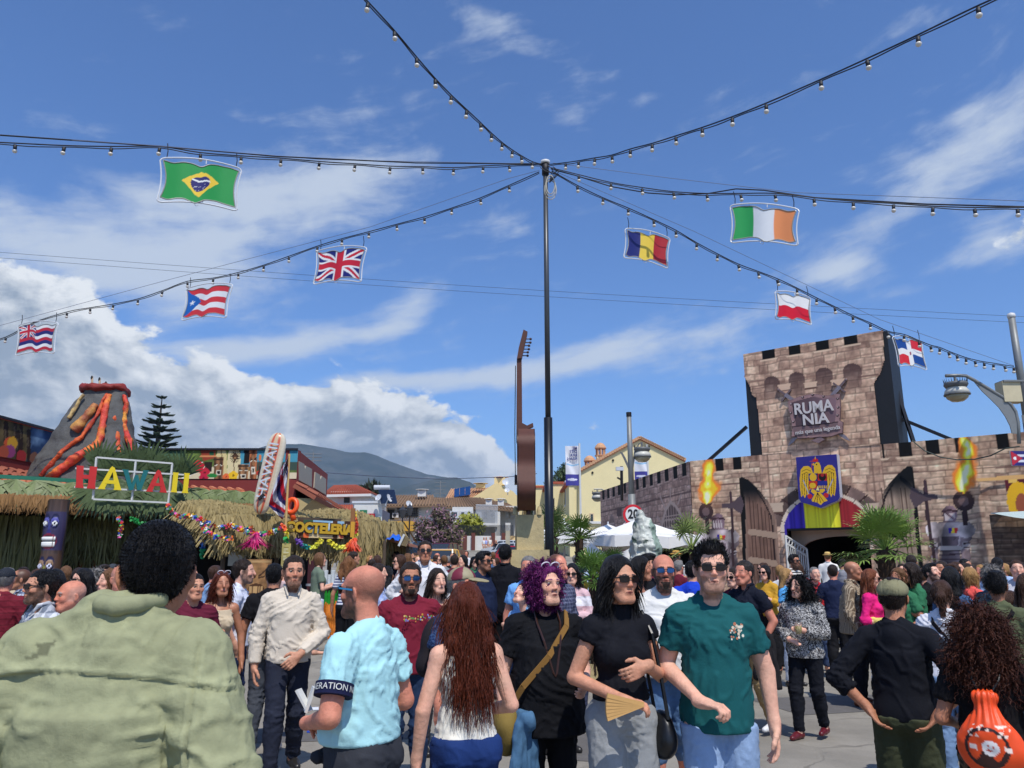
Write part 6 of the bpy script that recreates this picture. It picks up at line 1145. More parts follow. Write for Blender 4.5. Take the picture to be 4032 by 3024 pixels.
# umbrellas, draped cloth, sculpture
M_canvas=M8('white_canvas',230,227,220,rough=.8,var=.05,bump=.2,bsc=8)
def parasol(c,r,h,label,rot=.3,drop=.28,sq=4):
	t=thing('parasol',(c[0],c[1],0),label,'parasol','white cafe parasols');cs_=[Vector((c[0]+r*cos(rot+2*pi*k/(sq*2))*(1.0 if k%2==0 else .93),c[1]+r*sin(rot+2*pi*k/(sq*2))*(1.0 if k%2==0 else .93),h-(.0 if k%2==0 else-.05)))for k in range(sq*2)];ap=Vector((c[0],c[1],h+r*.30));m=B();n=sq*2
	for k in range(n):
		a,b_=cs_[k],cs_[(k+1)%n];o=len(m.v);mid=(a+b_)/2+Vector((0,0,.03));ma,mb2=a.lerp(ap,.5)-Vector((0,0,.05)),b_.lerp(ap,.5)-Vector((0,0,.05));m.v+=[tuple(x)for x in(a,mid,b_,mb2,ap,ma,a-Vector((0,0,drop)),mid-Vector((0,0,drop*.85)),b_-Vector((0,0,drop)))];m.f+=[(o,o+1,o+2,o+3,o+5),(o+5,o+3,o+4),(o+6,o+7,o+1,o),(o+7,o+8,o+2,o+1)]
	m.build('canopy',M_canvas,t);B().tube([(c[0],c[1],0),tuple(ap+Vector((0,0,.08)))],.03,8).build('pole',M_alum,t)
	for k in range(n):B().beam(tuple(cs_[k]-Vector((0,0,.03))),tuple(ap-Vector((0,0,.1))),.02).build('rib',M_alum,t)
p=P(2518,2140,20.5);parasol((p.x,20.5),1.75,P(2518,2150,20.5).z+.18,'nearest white parasol behind the silver sculpture',.25);p=P(2235,2140,23);parasol((p.x-.1,23),1.6,2.4,'white parasol behind the small palm, left of the others',.5);p=P(2395,2100,26);parasol((p.x,26),1.5,P(2395,2118,26).z,'rear white parasol whose top shows over the others',.1)
dc=thing('draped_cloth',P(2400,2200,19.6),'pale drooping cloth hanging under the white parasols','cloth');n,k=26,14;S,T_2=np.meshgrid(np.linspace(0,1,n),np.linspace(0,1,k));tl,tr=P(2310,2120,19.6),P(2492,2150,19.0);V=np.array([tl*(1-s)+tr*s+Vector((0,.05*math.sin(s*20+t*3)-.1*t,-(t*(.25+.95*math.sin(pi*min(1,max(0,s*.9+.1)))**.8))-.28*math.sin(pi*s)*(1-t)))for s,t in zip(S.ravel(),T_2.ravel())]);idx=np.arange(n*k).reshape(k,n);mkobj('cloth',V,np.stack([idx[:-1,:-1],idx[:-1,1:],idx[1:,1:],idx[1:,:-1]],-1).reshape(-1,4),M_canvas,dc,True)
SY=14.2;sp2=thing('silver_sculpture',(P(2542,2200,SY).x,SY,0),'crumpled silver-white tall head sculpture with dark pits beside the speed sign','sculpture')
# smooth bodies: blended round shapes turned into one skin
class Body:
	def __init__(s):s.p=[]
	def cap(s,a,b,ra,rb=None,k=.03,flat=False,op='u'):
		s.p.append(('c',np.array(a,float),np.array(b,float),ra,ra if rb is None else rb,k,flat,op));return s
	def ell(s,c,r,rot=None,k=.03,op='u'):
		s.p.append(('e',np.array(c,float),np.array(r,float),np.eye(3)if rot is None else np.array(rot,float),0,k,False,op));return s
	def tub(s,c,z0,z1,r0,r1,k=.03):
		"""upright oval tube from z0 (half-widths r0) to z1 (half-widths r1) about the line x, y = c"""
		s.p.append(('t',np.array([c[0]-max(r0[0],r1[0]),c[1]-max(r0[1],r1[1]),z0]),np.array([c[0]+max(r0[0],r1[0]),c[1]+max(r0[1],r1[1]),z1]),r0,r1,k,c,'u'));return s
	def chain(s,pts,rs,k=.02):
		for i in range(len(pts)-1):s.cap(pts[i],pts[i+1],rs[i],rs[i+1],k)
		return s
	def bounds(s):
		lo=np.full(3,9.);hi=-lo
		for p in s.p:
			if p[7]!='u':continue
			if p[0]=='c':a=np.minimum(p[1]-p[3],p[2]-p[4]);b=np.maximum(p[1]+p[3],p[2]+p[4])
			elif p[0]=='t':a,b=p[1],p[2]
			else:e=np.abs(p[3]@np.diag(p[2])).sum(1)if False else np.sqrt(((p[3]*p[2])**2).sum(1));a=p[1]-e;b=p[1]+e
			lo=np.minimum(lo,a);hi=np.maximum(hi,b)
		return lo,hi
	@staticmethod
	def _d(p,X,Y,Z):
		if p[0]=='c':
			a,b,ra,rb=p[1:5];ab=b-a;L2=float(ab@ab)+1e-12
			t=((X-a[0])*ab[0]+(Y-a[1])*ab[1]+(Z-a[2])*ab[2])/L2;tc=np.clip(t,0,1)
			d=np.sqrt((X-a[0]-tc*ab[0])**2+(Y-a[1]-tc*ab[1])**2+(Z-a[2]-tc*ab[2])**2)-(ra+(rb-ra)*tc)
			if p[6]:d=np.maximum(d,(t-1)*math.sqrt(L2))
			return d
		if p[0]=='t':
			(x0,y0),z0,z1,r0,r1=p[6],p[1][2],p[2][2],p[3],p[4];t=np.clip((Z-z0)/(z1-z0),0,1);rx=r0[0]+(r1[0]-r0[0])*t;ry=r0[1]+(r1[1]-r0[1])*t
			d=(np.sqrt(((X-x0)/rx)**2+((Y-y0)/ry)**2)-1)*np.minimum(rx,ry);return np.maximum(d,np.maximum(z0-Z,Z-z1))
		c,r,M=p[1:4];x,y,z=X-c[0],Y-c[1],Z-c[2]
		q=[(x*M[0,i]+y*M[1,i]+z*M[2,i])/r[i]for i in range(3)]
		k0=np.sqrt(q[0]**2+q[1]**2+q[2]**2);k1=np.sqrt((q[0]/r[0])**2+(q[1]/r[1])**2+(q[2]/r[2])**2)+1e-9
		return k0*(k0-1)/k1
	def field(s,xs,ys,zs):
		D=np.full((len(xs),len(ys),len(zs)),.12,np.float32)
		for p in s.p:
			if p[0]=='c':a=np.minimum(p[1]-p[3],p[2]-p[4]);b=np.maximum(p[1]+p[3],p[2]+p[4])
			elif p[0]=='t':a,b=p[1],p[2]
			else:e=np.sqrt(((p[3]*p[2])**2).sum(1));a=p[1]-e;b=p[1]+e
			mg=p[5]+.035;sl=[];ok=True
			for g,l,h in zip((xs,ys,zs),a-mg,b+mg):
				i0,i1=np.searchsorted(g,(l,h));i0=max(0,i0-1);i1=min(len(g),i1+1)
				if i1-i0<1:ok=False
				sl.append(slice(i0,i1))
			if not ok:continue
			d=s._d(p,xs[sl[0]][:,None,None],ys[sl[1]][None,:,None],zs[sl[2]][None,None,:]).astype(np.float32)
			o=D[tuple(sl)];k=max(p[5],1e-4)
			if p[7]=='u':
				h=np.maximum(k-np.abs(o-d),0)/k;D[tuple(sl)]=np.minimum(o,d)-h*h*k*.25
			else:
				d=-d;h=np.maximum(k-np.abs(o-d),0)/k;D[tuple(sl)]=np.maximum(o,d)+h*h*k*.25
		return D
def axis(lo,hi,h,fine=()):
	"""grid line positions, finer inside the given intervals (lo, hi, step)"""
	g=[lo]
	while g[-1]<hi:
		x=g[-1];st=h
		for a,b,f in fine:
			if a-h*.5<=x<b:st=min(st,f)
		g.append(x+st)
	return np.array(g)
_E=[((0,0,0),0),((0,1,0),0),((0,0,1),0),((0,1,1),0),((0,0,0),1),((1,0,0),1),((0,0,1),1),((1,0,1),1),((0,0,0),2),((1,0,0),2),((0,1,0),2),((1,1,0),2)]
def nets(D,xs,ys,zs):
	s=D<0;c=np.zeros(tuple(n-1 for n in D.shape),np.int8)
	for i in(0,1):
		for j in(0,1):
			for k in(0,1):c+=s[i:i+c.shape[0],j:j+c.shape[1],k:k+c.shape[2]]
	act=(c>0)&(c<8);I=np.argwhere(act);n=len(I)
	ids=np.full(act.shape,-1,np.int32);ids[act]=np.arange(n)
	acc=np.zeros((n,3));cnt=np.zeros(n);i,j,k=I.T
	for(a,b,e),ax in _E:
		v0=D[i+a,j+b,k+e];o=[a,b,e];o[ax]+=1;v1=D[i+o[0],j+o[1],k+o[2]]
		mk=(v0<0)!=(v1<0);t=v0[mk]/(v0[mk]-v1[mk]);q=np.zeros((mk.sum(),3));q[:]=(a,b,e);q[:,ax]+=t
		acc[mk]+=q;cnt[mk]+=1
	acc/=cnt[:,None];V=np.empty((n,3))
	for d,g in enumerate((xs,ys,zs)):
		f=I[:,d];V[:,d]=g[f]+(g[f+1]-g[f])*acc[:,d]
	Q=[]
	for ax in range(3):
		a0=[slice(1,-1)]*3;a0[ax]=slice(0,-1);a1=[slice(1,-1)]*3;a1[ax]=slice(1,None)
		s0,s1=s[tuple(a0)],s[tuple(a1)];E=np.argwhere(s0!=s1);
		if len(E)==0:continue
		fl=s0[tuple(E.T)];base=E.copy()
		for d in range(3):
			if d!=ax:base[:,d]+=1
		u,w=[(1,2),(2,0),(0,1)][ax]
		def cell(du,dw):
			q=base.copy();q[:,u]-=du;q[:,w]-=dw;return ids[tuple(q.T)]
		f=np.stack([cell(1,1),cell(0,1),cell(0,0),cell(1,0)],1)
		f[~fl]=f[~fl][:,::-1];Q.append(f)
	Q=np.concatenate(Q)if Q else np.zeros((0,4),int)
	return V,Q[(Q>=0).all(1)]
def smooth_mesh(V,Q,it=1):
	for _ in range(it):
		A=np.zeros_like(V);N=np.zeros(len(V))
		for a,b in((0,1),(1,2),(2,3),(3,0)):
			np.add.at(A,Q[:,a],V[Q[:,b]]);np.add.at(A,Q[:,b],V[Q[:,a]]);np.add.at(N,Q[:,a],1);np.add.at(N,Q[:,b],1)
		V=V*.5+A/N[:,None]*.5
	return V
def vnormals(V,Q):
	n=np.cross(V[Q[:,2]]-V[Q[:,0]],V[Q[:,3]]-V[Q[:,1]]);N=np.zeros_like(V)
	for k in range(4):np.add.at(N,Q[:,k],n)
	return N/(np.linalg.norm(N,axis=1,keepdims=True)+1e-12)
def skin_surface(body,h,fx=(),fy=(),fz=(),clips=(),it=1,only=None):
	"""clips: (point, normal) keep the side the normal points away from"""
	lo,hi=body.bounds();lo=lo-2.5*h;hi=hi+2.5*h
	if only is not None:lo=np.maximum(lo,only[0]);hi=np.minimum(hi,only[1])
	xs,ys,zs=axis(lo[0],hi[0],h,fx),axis(lo[1],hi[1],h,fy),axis(lo[2],hi[2],h,fz)
	D=body.field(xs,ys,zs)
	for c in clips:
		p,n=c[0],np.array(c[1],float);n=n/np.linalg.norm(n)
		pl=(xs[:,None,None]-p[0])*n[0]+(ys[None,:,None]-p[1])*n[1]+(zs[None,None,:]-p[2])*n[2]
		if len(c)>2:pl=np.where((np.abs(xs)[:,None,None]<c[2])+0*pl>0,pl,-1)
		D=np.maximum(D,pl.astype(np.float32))
	D[0]=D[-1]=.05;D[:,0]=D[:,-1]=.05;D[:,:,0]=D[:,:,-1]=.05
	V,Q=nets(D,xs,ys,zs)
	if it:V=smooth_mesh(V,Q,it)
	return V,Q
	# crumpled sculpture, made with the same blended shapes
bs_=Body();q0=lambda u,v,o=0:np.array(P(u,v,SY+o))
bs_.cap(q0(2541,2330),q0(2543,2160),.30,.245,k=.1);bs_.cap(q0(2543,2160),q0(2536,2080),.245,.17,k=.1);bs_.cap(q0(2536,2080),q0(2520,2022),.17,.06,k=.06);bs_.cap(q0(2541,2700),q0(2541,2330),.28,.30,k=.1)
bs_.cap(q0(2545,2150,-.25),q0(2545,2195,-.30),.035,.05,k=.04);bs_.cap(q0(2520,2152,-.25),q0(2572,2150,-.25),.045,k=.03);bs_.cap(q0(2522,2215,-.28),q0(2566,2215,-.28),.03,k=.03)
bs_.ell(q0(2525,2170,-.28),(.075,.06,.05),k=.03,op='s');bs_.ell(q0(2566,2168,-.28),(.075,.06,.05),k=.03,op='s')
Vs,Qs=skin_surface(bs_,.022,it=0);Ns=vnormals(Vs,Qs);n_=fbm(Vs*np.array([1,1,.7]),9,5,4);rid=1-np.abs(fbm(Vs,7,8,3))*3;Vs=Vs+Ns*(n_*.05+np.clip(rid,0,1)*.035)[:,None]
pit=fbm(Vs,13,21,2);zt_=q0(2520,2010)[2];zm_=q0(2520,2140)[2];Cs_=np.tile(np.array((178,180,170.)),(len(Vs),1))*(1+.25*fbm(Vs,5,9,3))[:,None];mk_=(pit>np.where(Vs[:,2]>zm_,.30,.48));Cs_[mk_]=(50,66,56);g_=(fbm(Vs,3,44,2)>.3);Cs_[g_]=Cs_[g_]*np.array((.72,.80,.76))
mkobj('crumpled_head',Vs,Qs,mat('crumpled_foil',attr=True,rough=.42,var=.1,sc=12,bump=.4,bsc=30),sp2,True,col=lin(np.clip(Cs_,0,255)))
# palms
def at(u,Y):return(P(u,2150,Y).x,Y,0)
p=P(2281,2122,15.5);fan_palm(at(2281,15.5),p.z,.56,'small fan palm with rough trunk in front of the parasols',24,3,.075,(86,110,44),'fan palms round the square')
p=P(3478,2165,16);fan_palm(at(3483,16),p.z,1.02,'broad bushy fan palm beside the castle doorway',44,5,.16,(122,146,72),'fan palms round the square',dense=20)
p=P(2722,2150,14.6);fan_palm(at(2722,14.6),p.z-.05,.74,'sparse upright fan palm before the left printed knight',15,9,.05,(110,124,60),'fan palms round the square')
p=P(2178,2118,17.5);fan_palm(at(2180,17.5),p.z,.80,'fan palm half hidden by the black pole',22,12,.09,(88,108,56),'fan palms round the square')
p=P(2320,2280,12.0);fan_palm(at(2330,12.0),p.z,.50,'low leafy palm bush between heads under the parasols',24,15,.06,(84,112,46),'fan palms round the square')
p=P(2395,2245,12.6);fan_palm(at(2400,12.6),p.z,.42,'second low palm bush, nearer the silver sculpture',18,17,.05,(84,112,46),'fan palms round the square')
HUT0=set(COL.objects)
# cocktail hut and Hawaiian extras
FHt=Fr((P(870,2100,13.2).x,13.2,0),(P(1500,2100,15.6)-P(870,2100,13.2)).xy.to_3d());LHt=(P(1500,2100,15.6)-P(870,2100,13.2)).xy.length;gh=lambda x,y,d=0.0:FHt.hit(x/1.58,1400+y/1.58,d)
hut=thing('cocktail_hut',FHt(LHt/2,0,-1),'straw-roofed cocktail hut with a painted sign board and a dark bar inside','hut')
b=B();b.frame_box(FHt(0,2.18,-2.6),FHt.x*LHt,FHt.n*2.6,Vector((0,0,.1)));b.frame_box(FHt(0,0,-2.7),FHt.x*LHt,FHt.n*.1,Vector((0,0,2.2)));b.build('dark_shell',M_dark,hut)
rows_=9
for k in range(rows_):
	t=k/(rows_-1);zt_=2.74-.10*t-.30*t*t;V,F_=fringe(FHt,-.2,LHt+.15,zt_,zt_-.34-.12*t,1500,60+k,.014,-1.35+1.5*t,.16,.07,lambda a:.04*np.sin(a*1.9+1)+.02*np.sin(a*5),.14);mkobj('straw_layer',V,F_,M_straw,hut,kind='stuff')
B().frame_box(FHt(0,2.25,-2.6),FHt.x*LHt,FHt.n*2.6+Vector((0,0,.18)),Vector((0,0,.08))).build('roof_deck',M_bark,hut)
V,F_=fringe(FHt,-.25,LHt+.2,2.42,2.02,2600,77,.014,.16,.10,.09,lambda a:.04*np.sin(a*1.9+1),.10);mkobj('straw_skirt',V,F_,M_straw,hut,kind='stuff')
V,F_=fringe(FHt,LHt-1.1,LHt+.3,2.45,1.75,1300,78,.014,.2,.14,.12,None,.16);mkobj('straw_skirt',V,F_,M_straw,hut,kind='stuff')
V,F_=fringe(FHt,gh(1410,1000)[0],gh(1700,1000)[0],2.45,1.95,1500,79,.014,.2,.14,.08,None,.12);mkobj('straw_skirt',V,F_,M_straw,hut,kind='stuff')
for a in(.1,LHt*.33,LHt*.66,LHt-.15,LHt-.6):B().tube([FHt(a,0,-.05),FHt(a,2.3,-.05)],.04,8).build('post',M_bark,hut)
cs1=thing('cocktail_sign',FHt(gh(2000,1080)[0],1.9,.4),'painted beach sign board reading COCTELERIA','sign');q=[gh(1862,1020,.52),gh(2142,1020,.52),gh(1862,1132,.52)]
cc=Canvas(q[0][0],q[1][0],q[2][1],q[0][1],90,(150,190,214));tt_=(cc.Z-cc.zz[0])/(cc.zz[-1]-cc.zz[0]);cc.put(tt_<.25,(214,190,146));cc.put((tt_>.25)&(tt_<.45),(110,164,186));n_=cc.fb(4,4,3);cc.put((tt_>.5)&(n_>.1),(232,236,238),.7);cc.put((tt_>.6)&(cc.S<q[0][0]+.28+.1*n_),(60,92,66));
for x,c in((1880,(232,190,60)),(1905,(232,110,60)),(2125,(232,110,80))):cc.ell(gh(x,1118,.52),(.06,.06),c)
for x in(1872,2085):cc.line([gh(x,1030,.52),gh(x,1130,.52)],.10,(88,58,40))
cc.mesh('sign_face',FHt,M_print,cs1,.52);B().frame_box(FHt(q[0][0],q[2][1],.48),FHt.x*(q[1][0]-q[0][0]),FHt.n*.03,Vector((0,0,q[0][1]-q[2][1]))).build('board',M_bark,cs1)
z_=gh(1985,1078,.52);text('lettering','COCTELERIA',.235,M8('sign_gold',200,160,40,rough=.5),fmat(FHt,gh(1990,1078,.52)[0],z_[1],.54,-.02),cs1,.012,.012,sx=.98,space=1.02);text('letter_outline','COCTELERIA',.235,M8('sign_brown',76,48,24),fmat(FHt,gh(1990,1078,.52)[0],z_[1],.528,-.02),cs1,.008,.026,sx=.98,space=1.02)
mk2=thing('tiki_mask_board',FHt(gh(2130,1080)[0],1.9,.4),'narrow painted tiki mask board beside the cocktail sign','sign');q=[gh(2150,1030,.5),gh(2182,1030,.5),gh(2150,1132,.5)];c2=Canvas(q[0][0],q[1][0]+.02,q[2][1],q[0][1],90,(70,48,38))
xm_2=(q[0][0]+q[1][0])/2;zz2=lambda f:q[2][1]+(q[0][1]-q[2][1])*f
for s_ in(-1,1):c2.ell((xm_2+s_*.05,zz2(.6)),(.035,.03),(120,190,210));c2.line([(xm_2+s_*.02,zz2(.75)),(xm_2+s_*.09,zz2(.85))],.02,(220,210,190))
c2.ell((xm_2,zz2(.3)),(.07,.04),(226,220,210));c2.line([(xm_2,zz2(.7)),(xm_2,zz2(.42))],.03,(150,110,80));c2.mesh('mask_face',FHt,M_print,mk2,.5);B().frame_box(FHt(q[0][0],q[2][1],.47),FHt.x*.2,FHt.n*.025,Vector((0,0,q[0][1]-q[2][1]))).build('board',M_bark,mk2)
ct=thing('bar_counter',FHt(gh(2060,1400)[0],0,.2),'bar counter dressed in green leaves and orange fringe','counter');c0,c1=gh(1975,1420,.35)[0],gh(2130,1420,.35)[0];B().frame_box(FHt(c0,.0,.1),FHt.x*(c1-c0),FHt.n*.35,Vector((0,0,1.28))).build('cabinet',M_bark,ct);B().frame_box(FHt(c0-.05,1.285,.05),FHt.x*(c1-c0+.1),FHt.n*.46,Vector((0,0,.04))).build('counter_top',M_alum,ct)
for k in range(8):
	for r_ in range(1):a=c0+.05+(c1-c0-.1)*k/7;m=B();zt_=1.22;m.prism([(a,zt_),(a+.045,zt_-.12),(a+.03,zt_-.24),(a,zt_-.34),(a-.03,zt_-.24),(a-.045,zt_-.12)],lambda x,z,d:FHt(x,z,d),.46,.475);m.build('leaf',M8('bright_green_cloth',30,140,40,rough=.5,var=.2),ct)
V,F_=fringe(FHt,c0,c1,.95,.35,420,90,.012,.46,.03,.03);mkobj('orange_fringe',V,F_,M8('orange_fringe',206,120,30,rough=.6,var=.35),ct,kind='stuff')
for k in range(5):
	m=B();a=FHt(c0+.12+.075*k,1.326,.3);m.lathe([(.030,0),(.042,.15+.08*(k%2)),(.040,.16+.08*(k%2))],a,10);o=m.build('plastic_cup_stack',M8('clear_white_plastic',206,212,214,rough=.2),None,label='%s white cup stack on the cocktail counter, counted from the left'%('first','second','third','fourth','fifth')[k],cat='cups',group='cup stacks on the counter')
	# garlands of little petals
def garland(pts,Y0,Y1,cols,label,n=None,s=.028,thick=.03):
	W3=[P(x/1.58,1400+y/1.58,Y0+(Y1-Y0)*i/(len(pts)-1))for i,(x,y)in enumerate(pts)];t=thing('flower_garland',W3[0],label,'garland','flower garlands on the Hawaiian bar');L=sum((b_-a).length for a,b_ in zip(W3,W3[1:]));m=max(20,int(L*70));rs=random.Random(len(pts)+int(pts[0][0]));by={}
	for i in range(m):
		f=i/m*(len(W3)-1);k=int(f);p=W3[k].lerp(W3[min(k+1,len(W3)-1)],f-k);ci=int(i/m*len(cols)*4)%len(cols)if len(cols)>4 else int(i/m*len(cols));mb=by.setdefault(ci,B())
		for _ in range(3):
			c=p+Vector((rs.uniform(-1,1),rs.uniform(-1,1),rs.uniform(-1,1)))*thick;a=Vector((rs.uniform(-1,1),rs.uniform(-1,1),rs.uniform(-1,1))).normalized()*s;b_=a.cross(Vector((rs.uniform(-1,1),1,rs.uniform(-1,1)))).normalized()*s;o=len(mb.v);mb.v+=[tuple(c-a),tuple(c+b_),tuple(c+a),tuple(c-b_)];mb.f.append((o,o+1,o+2,o+3))
	for ci,mb in by.items():mb.build('petals',M8('petal_%d_%d_%d'%cols[ci],*cols[ci],rough=.6,var=.1),t,kind='stuff')
MIX=[(214,60,50),(232,190,50),(220,220,214),(50,90,190),(50,160,80),(206,70,150),(226,120,40)]
garland([(1048,932),(1062,960),(1075,985),(1130,1000),(1190,998),(1250,1020)],12.6,12.8,MIX,'multicoloured flower garland starting below the HAWAII sign');garland([(1250,1020),(1265,1060),(1290,1095),(1340,1125),(1400,1140),(1440,1138)],12.8,12.6,MIX,'lower swag of mixed flowers left of the hut');garland([(1250,1020),(1300,1045),(1350,1072),(1400,1068),(1440,1050),(1490,1080),(1530,1085),(1575,1068)],12.8,12.9,MIX,'upper swag of mixed flowers left of the hut')
garland([(1440,1055),(1480,1075),(1540,1100),(1620,1112),(1700,1100),(1745,1075)],12.7,12.8,MIX,'swag of mixed flowers across the hut straw');garland([(1848,1145),(1872,1172),(1905,1192),(1950,1190),(1980,1168),(2000,1145)],13.6,13.9,[(110,70,160),(30,140,130),(214,214,60),(232,220,70)],'purple to yellow flower swag under the cocktail sign');garland([(2040,1150),(2070,1180),(2110,1195),(2150,1190),(2185,1170),(2205,1140),(2215,1090)],13.9,14.2,[(226,214,60),(220,220,80),(236,140,40),(226,220,60)],'yellow and orange flower swag right of the cocktail sign')
garland([(2212,1095),(2216,1050),(2208,1000),(2200,970)],14.1,14.1,[(226,70,60),(236,110,60),(232,200,60)],'short red and pink garland wound up the hut post');garland([(1760,1060),(1780,1090),(1785,1130),(1775,1160)],12.6,12.6,[(236,96,40),(232,210,60),(60,180,90)],'short orange and green garland beside the flag pole')
garland([(735,1010),(760,1050),(750,1090),(742,1130)],14.0,14.0,MIX,'short mixed garland hanging in the dark veranda');garland([(1240,1080),(1255,1140),(1262,1200),(1255,1260)],13.6,13.6,[(30,80,190),(40,110,200),(30,150,90)],'blue and green garland hanging in the bar opening');garland([(820,1010),(860,1040),(900,1050),(930,1045)],14.2,14.2,[(20,140,60),(30,150,70)],'dark green garland under the thatch behind the large man')
def tassel(u,v,Y,h,w,c,label):
	t=thing('tassel',P(u,v,Y),label,'tassel');F0=Fr((P(u,v,Y).x,Y,0),(1,0,0));z=P(u,v,Y).z;V,F_=fringe(F0,-w*.25,w*.25,z,z-h,220,int(u),.010,0,.06,.03,None,w*1.0);mkobj('strands',V,F_,M8('tassel_%d'%c[0],*c,rough=.5,var=.25),t,kind='stuff');B().sph((t.location.x,Y-.02,z),(.05,.05,.05),8,6).build('knot',M8('tassel_%d'%c[0],*c),t)
tassel(1013,2108,12.7,.18,.11,(206,34,110),'bright pink tassel under the straw skirt');tassel(1398,2128,14.0,.18,.08,(216,70,30),'orange-red tassel at the hut corner post')
# inflatable surfboard, flag on bamboo pole, rubber ring, menu board
SBY=13.4;sf=thing('inflatable_surfboard',P(1060,1990,SBY),'beige inflatable surfboard with red stripes reading HAWAII, leaning on the hut roof','surfboard');aT,aB=P(1101,1704,SBY),P(1022,2026,SBY-.1);ax=(aT-aB);La=ax.length;ax.normalize();sdv=Vector((ax.z,0,-ax.x)).normalized();nv=ax.cross(sdv).normalized();nv=-nv if nv.y>0 else nv
nu,nvv=44,96;V=[];C=[]
for j in range(nvv):
	t=j/(nvv-1);w=.178*(1-(2*t-1)**6)**.5*(1-.12*(1-t));w=max(w,.01);lean_=.05*math.sin(pi*t)
	for i in range(nu):
		a=2*pi*i/nu;r_=.10*(1-(2*t-1)**8)**.5*(1-.03*abs(math.sin(t*60))*(abs(cos(a))>.6));V.append(aB+ax*La*t+sdv*(w*cos(a))+nv*(r_*sin(a)+lean_*0));x=cos(a);s_=abs(x);C.append((196,84,52)if(.18<s_<.50 and sin(a)>0)else(200,176,140)if s_<=.18 else(206,188,158)if s_<.75 else(214,204,180))
idx=np.arange(nu*nvv).reshape(nvv,nu);Qf=np.stack([idx[:-1],np.roll(idx,-1,1)[:-1],np.roll(idx,-1,1)[1:],idx[1:]],-1).reshape(-1,4);mkobj('inflated_body',np.array([tuple(v)for v in V]),Qf,mat('inflatable_vinyl',attr=True,rough=.35,var=.06,coat=.3),sf,True,col=lin(np.array(C)))
Mx=Matrix(((ax.x,-sdv.x,nv.x,0),(ax.y,-sdv.y,nv.y,0),(ax.z,-sdv.z,nv.z,0),(0,0,0,1)));c_=aB+ax*La*.52+nv*.13;Mx.translation=c_;text('lettering','HAWAII',.24,M8('surf_blue',190,196,204),Mx,sf,.004,.0,sx=1.15)
B().prism([(0,-.02),(.10,.05),(.13,.02),(.03,-.05)],lambda x,y,d:aB+ax*(.22+x*1.0)+sdv*y+nv*d,.1,.16).build('fin',M_blackcloth,sf)
fp=thing('flag_pole',P(1128,2137,13.0),'bamboo pole with a drooping Hawaiian flag in front of the hut','flag pole');B().tube([P(1120,2140,12.9)-Vector((0,0,1.9)),P(1122,2137,12.9),P(1139,1788,13.0)],.02,8).build('bamboo',M8('bamboo',196,160,100,rough=.5,var=.15),fp)
nx,nz=46,70;S,T_=np.meshgrid(np.linspace(0,1,nx),np.linspace(0,1,nz));lft=[(0,1136),(.15,1118),(.45,1090),(.7,1072),(1,1122)];U=[]
rl2=np.interp(T_,[0,.1,.3,.55,.75,.92,1],[6,22,44,62,70,30,12]);Uu=1138-T_*14-rl2*(1-S);Vv_=1792+T_*225+(1-S)*np.interp(T_,[0,.5,1],[10,30,30])-S*6*T_;dep=12.98+.10*np.sin(S*9+T_*7)*.8-.02;V=np.array([P(a,b_,d)for a,b_,d in zip(Uu.ravel(),Vv_.ravel(),dep.ravel())]);dd_=(T_*1.25-S*.62+.12*np.sin(T_*6))
bnd=np.floor(dd_*6.5).astype(int)%3;Cf=np.where((bnd==0)[...,None],Cc(214,214,218),np.where((bnd==1)[...,None],Cc(196,34,50),Cc(40,42,92)));mm_=(T_<.30)&(S>.1);Cf[mm_&(np.sin(T_*60+S*20)>.2)]=Cc(40,42,92);Cf[mm_&(np.sin(T_*60-S*26)>.75)]=Cc(220,220,222)
idx=np.arange(nx*nz).reshape(nz,nx);mkobj('flag_cloth',V,np.stack([idx[:-1,:-1],idx[:-1,1:],idx[1:,1:],idx[1:,:-1]],-1).reshape(-1,4),M_flagp,fp,True,col=lin(Cf.reshape(-1,3)))
rg=thing('orange_ring',P(1150,1992,13.3),'bright orange inflatable ring on the hut roof behind the flag pole','inflatable');c=P(1149,1992,13.2);B().tube([c+Vector((.085*cos(a),.03*sin(a),.115*sin(a)))for a in np.linspace(0,2*pi,19)[:-1]],.042,8,closed=True).build('tube',M8('neon_orange',236,84,20,rough=.4),rg,True);B().tube([c+Vector((.0,0,-.1)),c+Vector((.05,0,-.24))],.05,8).build('neck',M8('neon_orange',1,1,1),rg,True)
mb3=thing('menu_board',P(1124,2210,12.6),'tall yellow menu board tied to the bamboo pole','menu');a,b_=P(1102,2282,12.6),P(1146,2138,12.6);F0=Fr((0,12.6,0),(1,0,0));cmn=Canvas(a.x,b_.x,a.z,P(1102,2140,12.6).z,130,(176,160,96));cmn.C*=(1+.35*cmn.fb(6,3,3))[...,None]
for k in range(17):z=cmn.zz[-1]-.06-.028*k;cmn.line([(a.x+.03,z),(b_.x-.03-.02*(k%3),z)],.007,(224,220,190)if k%4 else(90,70,40))
cmn.mesh('menu_sheet',F0,M_print,mb3);B().frame_box((a.x,12.61,a.z),(b_.x-a.x,0,0),(0,.02,0),(0,0,cmn.zz[-1]-a.z)).build('board',M_bark,mb3)
eb=thing('electric_cabinet',P(935,2190,14.4),'grey-white wall cabinet beside the dark red doorway','cabinet');p=P(935,2187,14.4);B().box((p.x,14.4,p.z),(.27,.16,.37)).build('cabinet_body',M8('pale_grey_plastic',176,176,168),eb);B().box((p.x+.0,14.31,p.z),(.24,.02,.34)).build('cabinet_door',M8('pale_grey_plastic',1,1,1),eb)
